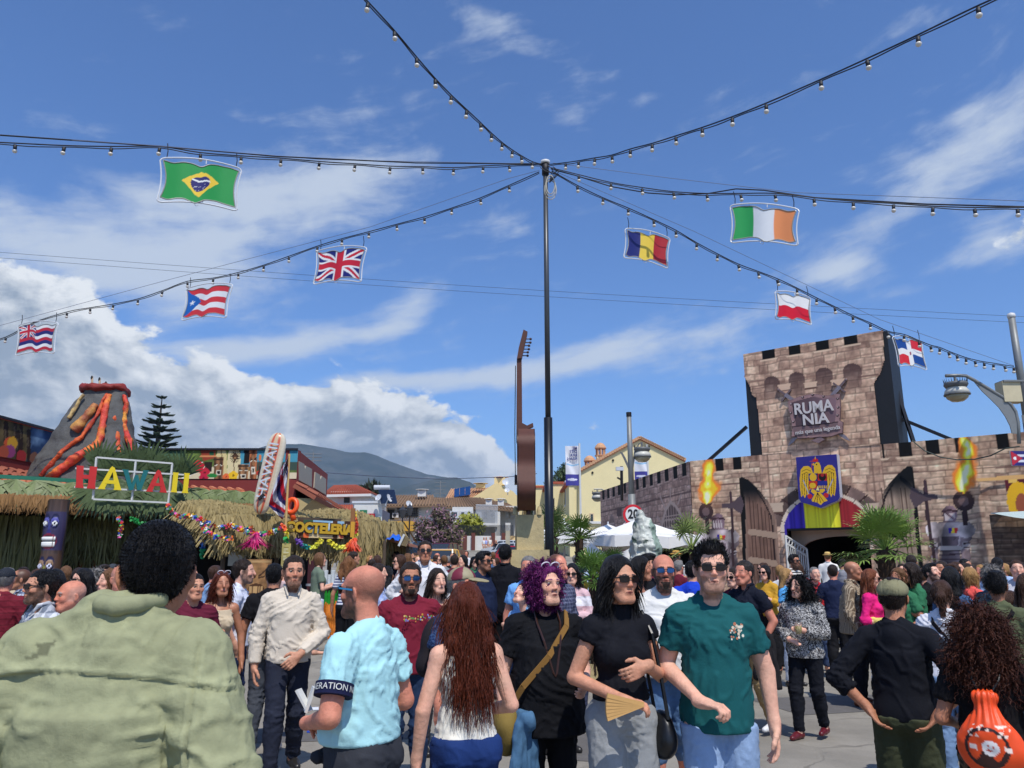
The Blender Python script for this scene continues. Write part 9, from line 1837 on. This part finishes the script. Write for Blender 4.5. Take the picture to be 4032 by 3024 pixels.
def x_necklace(col=(60,36,26),zl=1.25):
	def f(root,mk,d):
		m=B();nb=d['nb'];pts=[nb+np.array([.075*cos(t),-.02-.03*sin(t),.01])for t in(0,)];q=[(-.07,-.02,1.485),(-.072,-.085,1.42),(-.05,-.135-d['wb']*.5,1.32),(-.01,-.165-d['wb']*.9,zl-.1),(.0,-.165-d['wb'],zl-.12),(.01,-.165-d['wb']*.9,zl-.1),(.05,-.135-d['wb']*.5,1.32),(.072,-.085,1.42),(.07,-.02,1.485)]
		m.tube([Vector(p)for p in q],.006,5);mk('necklace',np.array(m.v),m.f,M8('bead',*col,rough=.3),False)
	return f
def x_drawbag(label):
	def f(root,mk,d):
		c=np.array([.01,.205,1.12]);t=thing('drawstring_bag',wpt(root,d,c),label,'bag');b=Body();b.ell(c+[0,0,-.10],(.165,.075,.15),k=.05);b.cap(c+[0,-.01,.0],c+[0,-.02,.15],.10,.035,k=.06);b.cap(c+[-.03,-.02,.16],c+[.03,-.02,.16],.034,k=.03);V,Q=skin_surface(b,.008);N=vnormals(V,Q);an_=np.arctan2(V[:,0]-c[0],V[:,1]-c[1]+.1);V=V+N*(np.sin(an_*26)*.006*np.clip((V[:,2]-c[2]+.02)/.12,0,1)+fbm(V,12,3,2)*.010)[:,None]
		x,z=(V[:,0]-c[0]),V[:,2]-c[2];fr_=V[:,1]>c[1]-.02;C=np.tile(np.array((232,76,20.)),(len(V),1));r=np.hypot(x-.015,z+.085);C[fr_&(np.abs(r-.098)<.008)]=(40,18,14);C[fr_&(r<.098)&(z<-.12+.03*np.sin(x*60))]=(54,22,16);n_=fbm(V,55,9,2);C[fr_&(z>-.03)&(z<.03)&(n_>.25)&(np.abs(x)<.10)]=(240,214,196)
		C[fr_&(r<.06)&(z>-.13)&(np.hypot(x+.0,z+.085)<.040)]=(244,238,232)
		for q in((-.012,.008),(.012,.012),(0,-.012),(.014,-.01)):C[fr_&(np.hypot(x-q[0],z+.085-q[1])<.006)]=(200,60,30)
		C[fr_&(np.abs(x)>.062)&(np.abs(x)<.10)&(np.abs(z+.085-.004*np.sin(x*90))<.012)]=(240,220,206)
		mkobj('bag_body',np.array([wpt(root,d,v)for v in V]),Q,mat('nylon',attr=True,rough=.5,var=.05),t,True,col=lin(C))
		for q in(-1,1):tubethrough(root,d,[c+[q*.02,-.02,.17],(q*.06,.16,1.36),(q*.10,.06,1.465),(q*.13,-.08,1.36),(q*.16,.02,1.12),(q*.13,.15,.95),c+[q*.12,0,-.2]],.005,'cord',M_blackcloth,t)
	return f
def x_fan(label):
	def f(root,mk,d):
		hp=d['hands'][-1];c=wpt(root,d,hp+np.array([.03,-.045,.0]));t=thing('folding_fan',c,label,'fan');a=root.rotation_euler[2];R3=rotz(a)
		for k in range(7):ang=-.28+.09*k;v=Vector(tuple(R3@np.array([cos(ang)*-.2,-.01-.002*k,sin(ang)*.2])));B().beam(c,c+v,.010,.02,up=(0,0,1)).build('slat',M8('fan_wood',206,160,96,rough=.5),t)
	return f
def x_paper(label,side=1):
	def f(root,mk,d):
		c=wpt(root,d,d['hands'][side]+np.array([0,-.04,.05]));t=thing('paper_napkin',c,label,'paper');m=B();m.beam(c,c+Vector((.03,.01,.10)),.07,.012);m.beam(c+Vector((.02,0,0)),c+Vector((-.04,.01,.09)),.05,.01);m.build('sheet',M_white,t)
	return f
def jacket_detail(root,mk,d):pass
# the crowd; nearest first
PP=person
BK=(16,17,22)
PP('large man seen from behind in a faded olive green jacket, nearest of all',640,2053,1.95,158,skin='tan',hair='short',hc='black',top=('jacket',(146,148,114)),bot=('slim',(40,40,44)),arms=(((.29,.05,1.13),(.28,-.05,.90),(0,-.1,-1),(-1,0,0),.5),((.30,.06,1.12),(.28,-.04,.9),(0,-.1,-1),(-1,0,0),.5)),build=.96,lean=.06,hd=.06,hx=-.05,head=(22,0),hs=.93,H=1.80,cat='man')
PP('bald bearded man in a pale aqua T-shirt with turquoise glasses arm, back turned',1430,2226,3.55,-125,skin='ruddy',hair='bald',hc='dark',top=('tee',(168,214,218),None,1.0),bot=('slim',(52,54,60)),arms=('waist','bag'),build=1.10,belly=.02,beard=('dark',.80),glasses='blue',extras=(x_waistcloth((44,46,52)),x_cuffband((24,28,60),1,'NERATION NE'),x_paper('crumpled white napkin held by the bald man',1)),cat='man')
PP('woman with long wavy auburn hair in a white sleeveless top and blue jeans',1832,2302,3.95,-158,'f',skin='fair',hair='wavy',hc='auburn',top=('tank',(224,220,208),None,.97),bot=('slim',(28,52,104)),arms=('down','bag'),build=1.08,extras=(x_cup('plastic cup of dark cola held by the auburn-haired woman',(40,16,14),-1),),cat='woman')
PP('young man in a dark teal T-shirt, light jeans and black sunglasses, walking',2795,2148,4.15,12,skin='fair',hair='quiff',hc='black',top=('tee',(22,84,86),None,.86),bot=('jeans',(140,164,196)),arms=('down','fist'),beard=('dark',.42),glasses='dark',step=.2,head=(-4,0),extras=(x_patch((.085,-.128,1.335),[(220,206,180),(190,120,90),(230,220,200)],seed=3),),cat='man')
PP('smiling woman with long black hair, black sleeveless top and grey jeans',2437,2196,4.2,22,'f',skin='mid',hair='long',hc='black',top=('slvl',(18,19,26)),bot=('wide',(148,150,150)),arms=('chest','waist'),glasses='dark',head=(12,0),step=.12,extras=(x_handbag('small black handbag hanging at the black-haired woman\'s side',(14,14,16),1),x_fan('tan folding fan in the black-haired woman\'s hand')),cat='woman')
PP('purple-haired woman in a loose black top with a long bead necklace',2148,2226,4.65,16,'f',skin='fair',hair='curls',hc='purple',top=('tee',(14,15,20),None,.80),bot=('slim',(22,22,26)),arms=('bag','down'),build=1.28,belly=.05,head=(18,4),extras=(x_glasses_up(),x_necklace(),x_crossbag('khaki canvas shoulder bag on a tan strap, carried by the purple-haired woman',(128,108,56),-1,.84,1.15,(140,104,54)),x_cloth('blue denim jacket hung over the purple-haired woman\'s arm',(74,110,142),-1,.62,'denim',(.10,-.10,-.06),.2)),cat='woman')
PP('man in a flat grey-green cap and black long-sleeved top, hands on hips, seen from behind',3511,2282,4.75,172,skin='tan',hair='fade',hc='dark',top=('rolled',(16,18,26)),bot=('cargo',(62,66,46)),arms=('hipback','hipback'),hat=('flat',(132,128,98)),build=1.04,cat='man')
PP('woman with a big head of curly brown hair in a black top, back turned',3846,2392,4.0,178,'f',skin='tan',hair='curly',hc=(70,34,20),top=('tee',(18,16,18)),bot=('slim',(88,72,56),'camo:40,34,26'),arms=('bag','bag'),build=1.12,extras=(x_drawbag('bright orange drawstring bag with a white moon print'),),cat='woman')
PP('man in an open-necked beige linen shirt and navy trousers, walking towards us',1160,2197,6.75,8,skin='mid',hair='short',hc='dark',top=('shirt',(206,194,176)),bot=('slim',(36,40,54)),arms=('front','down'),beard=('dark',.62),step=.30,build=1.03,hs=1.08,cat='man')
PP('bearded man in a maroon T-shirt and wraparound blue sunglasses',1618,2222,6.3,6,skin='tan',hair='short',hc='dark',top=('tee',(118,30,48)),bot=('slim',(34,52,80)),arms=('pocket','down'),beard=('dark',.92),glasses='mirror',build=1.10,hs=1.06,extras=(x_patch((.07,-.128,1.33),[(214,180,110),(120,130,200),(90,150,80),(210,150,60)],(.13,.03),7,blobs=46),),cat='man')
PP('man in a maroon and beige leather cap and patterned blue shirt',1826,2240,5.3,55,skin='ruddy',hair='short',hc='grey',top=('tee',(30,46,84),'leopard:60,84,120'),bot=('slim',(30,32,38)),arms=('cup','down'),hat=('cap',(112,28,48),(150,140,108)),extras=(x_backpack('dark grey backpack worn by the man in the leather cap',(34,30,34)),),cat='man')
PP('bald man with dark beard, white T-shirt, denim shorts and mirrored glasses',2611,2187,6.05,8,skin='ruddy',hair='bald',hc='dark',top=('tee',(214,212,206),None,.88),bot=('shorts',(84,112,146)),shoes=(196,84,50),arms=('down','down'),beard=('dark',.94),glasses='mirror',build=1.22,belly=.05,hs=1.06,step=.2,cat='man')
PP('woman with dark curly hair in a black and white animal print blouse and ankle boots',3142,2270,8.2,-22,'f',skin='fair',hair='curly',hc='black',top=('blouse',(60,58,60),'leopard:186,184,180',.86),bot=('slim',(20,22,30)),shoes=(92,22,30),arms=('cup','waist'),build=1.22,step=.25,head=(-18,0),extras=(x_cup('clear plastic cup held by the woman in animal print',(190,170,90),1),),cat='woman')
PP('dark-haired man in a navy polo shirt and khaki trousers looking left',2925,2213,8.4,-40,skin='ruddy',hair='short',hc=(52,46,42),top=('polo',(20,24,38)),bot=('slim',(150,126,88)),shoes=(220,220,220),arms=('pocket','down'),step=.25,hs=1.05,extras=(x_cloth('dark jacket over the navy polo man\'s arm',(34,32,34),1,.5,'cloth'),),cat='man')
PP('woman with dark hair in a bun, olive T-shirt and black bag strap, back turned',3918,2253,6.4,172,'f',skin='brown',hair='bun',hc='black',top=('tee',(86,92,66)),bot=('slim',(150,172,190)),shoes=(210,212,212),build=1.14,extras=(x_crossbag('black cross-body bag on the olive T-shirt woman',(16,16,18),1,.95,.7),),cat='woman')
PP('woman with a brown ponytail in a loose white top, back turned',3702,2290,6.3,176,'f',skin='fair',hair='pony',hc='brown',top=('blouse',(214,214,220)),bot=('jeans',(112,138,170)),shoes=(210,120,90),arms=('down','bag'),build=1.05,extras=(x_crossbag('black and white striped bag beside the ponytailed woman',(30,30,34),-1,.80,.9),),cat='woman')
# left side
PP('dark-haired man in sunglasses and an open grey plaid shirt, facing left',166,2248,5.5,-72,skin='mid',hair='short',hc='black',top=('shirt',(112,120,132),'plaid:206,208,212'),bot=('slim',(30,30,34)),arms=('down','chest'),beard=('dark',.8),glasses='dark',cat='man')
PP('frowning older man with cropped white hair and a pale grey T-shirt',284,2286,5.6,-70,skin='ruddy',hair='bald',hc='white',top=('tee',(186,188,190)),bot=('slim',(60,64,74)),build=1.1,extras=(x_backpack('blue-grey rucksack worn by the white-haired man',(72,82,110)),),cat='man')
PP('man in a plain navy T-shirt cut by the left picture edge',-62,2262,5.0,100,skin='mid',hair='short',hc='dark',top=('tee',(28,36,66)),bot=('slim',(30,30,36)),arms=('down','down'),build=1.15,cat='man')
PP('man in a dark cap and maroon quilted vest by the left edge',30,2240,8.0,165,skin='ruddy',hair='fade',hc='grey',top=('long',(112,30,44),'quilt:60,14,22'),bot=('slim',(40,40,46)),hat=('cap',(40,44,52)),cat='man')
PP('short-haired man in a blue checked shirt facing left beside the maroon vest',84,2241,8.6,-88,skin='tan',hair='buzz',hc='brown',top=('shirt',(60,76,110),'check:196,200,206'),bot=('slim',(40,40,46)),cat='man')
PP('woman with long black hair and dark glasses in a red dress',325,2243,8.2,-60,'f',skin='fair',hair='long',hc='black',top=('strap',(200,20,36)),bot=('long',(200,20,36)),arms=('down','cup'),glasses='dark',cat='woman')
PP('woman with curly grey hair in a white blouse before the dark bar',378,2245,9.2,-50,'f',skin='tan',hair='curls',hc='grey',top=('tee',(212,208,204)),bot=('slim',(60,50,60)),arms=('cup','down'),hs=.95,cat='woman')
PP('woman with long light brown hair in a white T-shirt, looking left',432,2244,7.7,-62,'f',skin='fair',hair='wavy',hc='lbrown',top=('tee',(210,210,220)),bot=('jeans',(90,110,140)),arms=('down','waist'),cat='woman')
PP('black-haired woman in black seen from behind near the totem',222,2246,7.2,175,'f',hair='long',hc='black',top=('tee',BK),bot=('slim',BK),cat='woman')
PP('man in a dark grey cap standing in the shade of the bar',446,2222,14.0,170,hair='fade',hc='dark',top=('tee',(70,76,84)),bot=('slim',BK),hat=('cap',(60,64,70)),cat='man')
PP('balding man whose pink ear shows beside the large man',486,2226,6.6,30,skin='ruddy',hair='bald',hc='grey',top=('tee',(216,216,218)),bot=('slim',(60,60,66)),cat='man')
PP('person in a maroon and grey sporty T-shirt just right of the large man',772,2262,6.9,20,skin='mid',hair='short',hc='black',top=('tee',(96,28,48)),bot=('slim',(40,44,60)),cat='man')
PP('woman with auburn hair, beige vest top and a cup of beer',878,2252,7.4,12,'f',skin='tan',hair='long',hc='auburn',top=('strap',(196,178,150)),bot=('slim',(60,56,60)),arms=('down','cup'),extras=(x_cup('cup of golden beer held by the auburn-haired woman in beige',(206,130,30),-1),x_glasses_up((40,60,160))),cat='woman')
PP('dark-haired bearded man in a white T-shirt, profile to the right',965,2206,8.1,82,skin='fair',hair='short',hc='dark',top=('tee',(206,210,226)),bot=('slim',(30,44,76)),beard=('dark',.7),arms=('down','pocket'),cat='man')
PP('man in a black T-shirt and grey trousers seen from behind',1084,2222,7.7,168,skin='tan',hair='short',hc='black',top=('tee',(18,18,22)),bot=('slim',(70,74,82)),shoes=(190,180,180),arms=('down','swing_f'),build=1.08,cat='man')
PP('fair-haired woman in a pink strappy top before the cocktail hut',1136,2212,15.5,160,'f',skin='fair',hair='bun',hc='lbrown',top=('strap',(214,186,186)),bot=('slim',(200,200,204)),arms=('cup','cup'),cat='woman')
PP('woman in a sage green T-shirt standing at the cocktail counter',1263,2178,15.4,112,'f',skin='fair',hair='bob',hc='lbrown',top=('tee',(108,122,104)),bot=('slim',(196,204,220)),arms=('cup','cup'),cat='woman')
PP('woman with long frizzy golden hair and a striped top, back turned',1374,2194,14.0,172,'f',skin='tan',hair='curly',hc=(120,78,44),top=('tee',(206,206,210),'stripes:60,70,110'),bot=('slim',BK),cat='woman')
PP('man in a navy T-shirt leaning at the hut, facing right',1396,2172,16.0,115,hair='short',hc='dark',top=('tee',(34,42,70)),bot=('slim',BK),arms=('cup','cup'),cat='man')
PP('man in a black wide-brimmed hat right of the hut',1489,2168,22,-60,hair='short',hc='black',top=('tee',BK),bot=('slim',BK),hat=('brim',(20,20,24)),cat='man')
PP('woman with long brown hair lifting her hand, back turned, right of the hut',1487,2188,17,168,'f',skin='tan',hair='long',hc='brown',top=('tee',(24,26,36)),bot=('slim',BK),arms=('up','down'),cat='woman')
PP('bald man in a black T-shirt facing right behind the bald bearded man',1531,2170,20,70,skin='ruddy',hair='bald',hc='dark',top=('tee',BK),bot=('slim',BK),cat='man')
PP('black-haired man in dark glasses facing the bald man in black',1556,2165,20,-60,skin='brown',hair='short',hc='black',top=('tee',(20,22,40)),bot=('slim',BK),glasses='dark',cat='man')
PP('woman in sunglasses and a bare-shouldered floral dress facing left',1572,2186,14.5,-70,'f',skin='fair',hair='bob',hc='brown',top=('strapless',(70,52,66),'floral:190,150,160'),bot=('long',(70,52,66),'floral:190,150,160'),glasses='dark',arms=('cross','cross'),cat='woman')
PP('woman in a white sleeveless top with black hair over one shoulder',1527,2232,11.0,140,'f',skin='tan',hair='long',hc='black',top=('tank',(212,208,204)),bot=('slim',(40,44,66)),cat='woman')
PP('dark-haired woman in a pale blue blouse right of the bald bearded man',1495,2222,10.2,70,'f',skin='fair',hair='pony',hc='dark',top=('blouse',(140,158,204),'marble:196,204,226'),bot=('slim',(40,44,66)),arms=('front','front'),cat='woman')
PP('woman with long sandy hair seen from behind in the middle crowd',1606,2180,18,176,'f',hair='wavy',hc='lbrown',top=('tee',(200,196,190)),bot=('slim',BK),cat='woman')
PP('man in a white T-shirt with brown hair and rucksack straps, facing left',1632,2158,23,-60,hair='short',hc='brown',top=('tee',(212,212,214)),bot=('slim',(60,70,90)),cat='man')
PP('man in dark glasses and a loose white shirt standing above the crowd',1674,2131,9.6,6,skin='tan',hair='short',hc='dark',top=('shirt',(214,212,212)),bot=('slim',(60,60,66)),glasses='dark',feetz=.17,arms=('hip','hip'),build=1.08,cat='man')
PP('bald man in a white T-shirt with a navy rucksack, back turned',1722,2164,24,170,skin='ruddy',hair='bald',hc='dark',top=('tee',(206,206,210)),bot=('slim',(60,60,70)),extras=(x_backpack('navy rucksack on the bald man in the middle crowd',(30,34,60)),),cat='man')
PP('young woman with dark brown hair and bare shoulders, chin turned right',1724,2242,7.6,25,'f',skin='fair',hair='long',hc='dark',top=('strap',(28,22,26)),bot=('slim',(60,60,66)),arms=('cross','cross'),cat='woman')
PP('dark-haired man in maroon seen from behind before the yellow car',1790,2186,16,178,hair='short',hc='dark',top=('tee',(84,30,44)),bot=('slim',BK),cat='man')
PP('woman with black hair and a pale scarf, profile left',1822,2188,18,-50,'f',skin='fair',hair='long',hc='black',top=('tee',(190,180,164)),bot=('slim',BK),cat='woman')
PP('man with slicked black hair, navy shirt and red-framed sunglasses',1906,2173,10.4,55,skin='tan',hair='fade',hc='black',top=('tee',(24,34,60)),bot=('slim',(26,30,44)),glasses='dark',beard=('dark',.4),build=1.12,belly=.03,cat='man')
PP('tall black-haired man all in black beside the pedestal, back turned',1990,2146,10.6,172,skin='tan',hair='fade',hc='black',top=('polo',(16,17,24)),bot=('slim',(12,12,16)),feetz=.10,build=1.12,cat='man')
PP('woman in a black jacket and pale jeans standing in the road',1953,2128,62,-30,'f',hair='long',hc='black',top=('long',BK),bot=('jeans',(120,150,180)),feetz=1.75,H=1.70,fine=False,cat='woman')
for i,(u,h_,s_,ar_,c_,lb)in enumerate(((1906,'red','f','hip',(226,222,220),'red-haired woman in white by the white garden wall'),(1915,'dark','f','down',(160,170,220),'woman in pale lilac between two people in white'),(1930,'grey','m','down',(220,218,210),'man in white at the right of the three by the wall'))):
	PP(lb,u,2112,76,10,s_,hair='long' if s_=='f' else 'short',hc=h_,top=('tee',c_),bot=('slim',(214,212,206)),arms=(ar_,'down'),feetz=2.45,H=1.68,fine=False,cat='woman' if s_=='f' else 'man')
	# middle
PP('grey-bearded man in a sky blue polo shirt left of the purple hair',2080,2192,8.7,-15,skin='ruddy',hair='short',hc='grey',top=('polo',(112,164,220)),bot=('jeans',(110,150,190)),beard=('grey',.75),cat='man')
PP('man with cropped brown hair and a dark checked shirt, facing right',2196,2181,7.6,48,skin='ruddy',hair='buzz',hc='brown',top=('shirt',(56,60,84),'check:110,114,136'),bot=('slim',(30,30,36)),cat='man')
PP('dark-haired woman in sunglasses and a pink and white striped jumper',2252,2223,9.2,-8,'f',skin='fair',hair='bob',hc='black',top=('long',(212,176,180),'bands:222,218,222'),bot=('slim',(60,66,90)),glasses='dark',arms=('cross','waist'),extras=(x_crossbag('brown strapped bag on the pink jumper woman',(110,50,36),1,.9,.6),),cat='woman')
PP('brown-haired girl looking down at a phone before the pedestal',2056,2297,7.6,-40,'f',skin='fair',hair='pony',hc='brown',top=('tee',(126,170,214)),bot=('slim',(60,70,100)),arms=('phone','down'),head=(0,25),cat='girl')
PP('woman with long straight black hair, profile right, before the sculpture',2527,2194,8.2,78,'f',skin='tan',hair='long',hc='black',top=('strap',(206,200,190)),bot=('slim',BK),arms=('phone','phone'),cat='woman')
PP('person in a black cap beside the sculpture',2553,2183,9.8,60,hair='fade',hc='black',top=('tee',BK),bot=('slim',BK),hat=('cap',(14,14,16)),cat='man')
PP('man in a golden straw hat and black waistcoat near the parasols',2662,2169,18.5,160,hair='short',hc='brown',top=('long',(212,210,206)),bot=('slim',BK),hat=('straw',(206,160,80)),cat='man')
PP('woman in a bright pink sleeveless top near the parasols',2668,2199,14,10,'f',skin='tan',hair='bun',hc='dark',top=('tank',(226,76,130)),bot=('slim',(220,220,220)),head=(0,15),cat='woman')
PP('dark-haired man in a royal blue T-shirt, back turned',2724,2211,9.3,170,hair='short',hc='black',top=('tee',(28,66,190)),bot=('slim',BK),cat='man')
PP('woman in sunglasses and a dark red top behind the teal T-shirt man',2883,2240,9.9,-30,'f',skin='fair',hair='pony',hc='dark',top=('tee',(96,24,50)),bot=('slim',BK),glasses='dark',cat='woman')
PP('person in bright green under the parasols',2268,2186,21,150,hair='short',hc='grey',top=('tee',(30,140,84)),bot=('slim',BK),cat='man')
PP('fair-haired person in white under the parasols',2300,2192,19,160,hair='short',hc='lbrown',top=('tee',(196,214,236)),bot=('slim',(90,100,120)),cat='man')
PP('woman in a black top with loose dark hair between sculpture and bald man',2480,2215,10.5,160,'f',hair='wavy',hc='dark',top=('tee',(36,30,34)),bot=('slim',BK),cat='woman')
# right side
PP('bearded man in dark glasses and a striped shirt by the white iron gate',3125,2184,15.5,55,skin='tan',hair='fade',hc='black',top=('tee',(206,202,196),'stripes:40,40,44'),bot=('slim',BK),beard=('dark',.9),glasses='dark',cat='man')
PP('woman with long blond hair and a sky blue top, facing right',3098,2241,11.5,70,'f',skin='fair',hair='long',hc='blond',top=('tee',(86,160,216)),bot=('jeans',(180,190,206)),glasses='dark',cat='woman')
PP('man in a straw hat, black waistcoat and white folk costume in the castle doorway',3257,2171,20.9,176,skin='ruddy',hair='short',hc='lbrown',top=('shirt',(222,220,216),None,.72),bot=('slim',(214,212,208)),shoes=(20,18,18),hat=('straw',(206,176,110)),feetz=.16,H=1.80,extras=(),cat='man')
PP('bald man in a brown striped shirt with round belly, facing right',3356,2211,10.0,82,skin='tan',hair='bald',hc='dark',top=('shirt',(118,102,84),'vstripes:176,160,136',.86),bot=('slim',(18,20,30)),shoes=(120,60,30),belly=.10,build=1.2,cat='man')
PP('woman in a shocking pink top and sunglasses, facing right',3430,2244,9.6,76,'f',skin='fair',hair='long',hc=(120,66,40),top=('rolled',(226,36,120)),bot=('slim',(214,214,214)),glasses='dark',arms=('bag','bag'),extras=(x_cloth('pale yellow cardigan over the pink-topped woman\'s arm',(222,206,110),-1,.32,'cloth'),),cat='woman')
PP('woman with pinned-up hair in a long black and white floral dress',3001,2218,16.0,-70,'f',skin='fair',hair='bun',hc='brown',top=('rolled',(60,60,66),'floral:206,206,206',.98),bot=('long',(60,60,66),'floral:206,206,206'),shoes=(220,216,206),glasses='dark',cat='woman')
PP('man in a navy jacket seen from behind beside the big palm',3586,2188,13.5,172,skin='tan',hair='fade',hc='dark',top=('long',(26,42,76)),bot=('slim',BK),build=1.1,cat='man')
PP('dark-bearded man in a black T-shirt looking down',3666,2221,10.2,58,skin='fair',hair='fade',hc='black',top=('tee',(16,16,18)),bot=('slim',(40,40,46)),beard=('dark',.85),head=(0,14),arms=('phone','down'),cat='man')
PP('woman with sleek long black hair in a blue denim jacket',3742,2236,8.4,150,'f',hair='long',hc='black',top=('long',(60,88,122)),bot=('slim',BK),cat='woman')
PP('brown-haired woman in a pale blue striped shirt looking down',3768,2214,11.4,60,'f',hair='bob',hc='brown',top=('shirt',(134,164,200),'stripes:206,212,222'),bot=('slim',BK),head=(0,15),cat='woman')
PP('man in dark glasses with a pink shirt at the castle wall',3800,2202,14,55,skin='tan',hair='short',hc='black',top=('tee',(212,96,110)),bot=('slim',BK),glasses='dark',cat='man')
PP('blond-haired woman in a coral blouse, back turned',3820,2237,10.4,140,'f',skin='fair',hair='bob',hc='blond',top=('rolled',(230,92,84)),bot=('slim',(80,100,110)),cat='woman')
PP('man in a light blue shirt with black hair seen from behind',3924,2197,12.4,176,hair='short',hc='black',top=('shirt',(160,182,214)),bot=('slim',BK),cat='man')
PP('smiling young man in a pale grey T-shirt with a fringe',4000,2207,10.6,8,skin='fair',hair='short',hc='brown',top=('tee',(184,184,190)),bot=('slim',BK),cat='man')
PP('grey curly-haired person behind the woman with the bun',3905,2231,9.0,170,'f',hair='curls',hc='grey',top=('tee',(60,72,84)),bot=('slim',BK),cat='woman')
PP('brown-haired girl beside the olive T-shirt woman',3974,2330,7.2,176,'f',hair='long',hc='brown',top=('tee',(60,60,66)),bot=('slim',BK),cat='girl')
PP('woman in a pale pink top at the right picture edge',4046,2262,6.8,150,'f',hair='long',hc='brown',top=('tee',(216,190,196)),bot=('slim',(200,200,204)),cat='woman')
PP('woman whose face shows left of the big palm trunk',3549,2222,15,5,'f',skin='fair',hair='pony',hc='dark',top=('tee',(60,24,40)),bot=('slim',BK),cat='woman')
PP('person with dark hair in the shade inside the castle doorway',3318,2200,18.5,150,hair='short',hc='black',top=('tee',(110,110,120),'check:180,180,186'),bot=('slim',BK),cat='man')
# the rest of the crowd further off: each one an individual
rc=random.Random(21);used=set()
TOPS={'white':(210,210,212),'black':(20,20,24),'navy':(30,38,66),'grey':(120,122,126),'beige':(190,172,144),'red':(176,36,44),'light blue':(130,164,204),'olive':(92,96,66),'pink':(214,130,150),'mustard':(196,150,50),'burgundy':(96,28,44),'denim blue':(70,96,134),'green':(50,110,76)}
def extra_person(u,v,D,where,feet=0.0):
	for _ in range(60):
		s_=rc.choice('mf');tc_=rc.choice(list(TOPS));hcn=rc.choice(['black','dark','brown','lbrown','grey','blond','dark']);hn={'black':'black','dark':'dark','brown':'brown','lbrown':'light brown','grey':'grey','blond':'blond'}[hcn];hr=rc.choice(['short','fade','crop']if s_=='m' else['long','bob','pony','bun','wavy']);yw=rc.choice([0,30,-30,70,-70,150,180,-150]);fc='facing us' if abs(yw)<40 else('facing right' if 0<yw<100 else 'facing left' if-100<yw<0 else 'back turned')
		lb='%s with %s %s hair in a %s top, %s, %s'%('man' if s_=='m' else 'woman',{'short':'short','fade':'clipped','crop':'cropped','long':'long','bob':'bobbed','pony':'ponytailed','bun':'pinned-up','wavy':'wavy'}[hr],hn,tc_,fc,where)
		if lb not in used and len(lb.split())<=16:used.add(lb);break
	z=P(u,v,D).z-feet
	PP(lb,u,v,D,yw,s_,skin=rc.choice(['fair','mid','tan','ruddy']),hair=hr,hc=hcn,top=(rc.choice(['tee','tee','rolled']),TOPS[tc_]),bot=(rc.choice(['slim','jeans']),rc.choice([(34,38,50),(60,76,110),(90,90,96),(26,26,30)])),arms=(rc.choice(['down','cup','front','phone']),rc.choice(['down','pocket','waist'])),feetz=feet,H=float(np.clip(z,1.52,1.86)),glasses=rc.choice([None,None,'dark']),fine=False,group='the crowd filling the far side of the square',cat='man' if s_=='m' else 'woman')
for i in range(30):
	u=1425+i*19+rc.uniform(-8,8);D=rc.uniform(15,34);extra_person(u,2195+rc.uniform(-26,16)-max(0,D-22)*.6,D,'before the white houses' if u>1650 else 'right of the hut',float(ghgt(0,D)))
for i in range(12):
	u=20+i*75+rc.uniform(-20,20);extra_person(u,2238+rc.uniform(-14,10),rc.uniform(9.5,13),'before the Hawaiian bar')
for i in range(10):
	u=3540+i*52+rc.uniform(-14,14);extra_person(u,2222+rc.uniform(-12,20),rc.uniform(9,14.5),'before the castle wall')
for i in range(7):
	u=2290+i*62+rc.uniform(-14,14);extra_person(u,2205+rc.uniform(-10,10),rc.uniform(11,17),'by the parasols')
for i in range(6):
	u=2940+i*66+rc.uniform(-10,10);extra_person(u,2222+rc.uniform(-8,14),rc.uniform(12,18),'before the castle door')
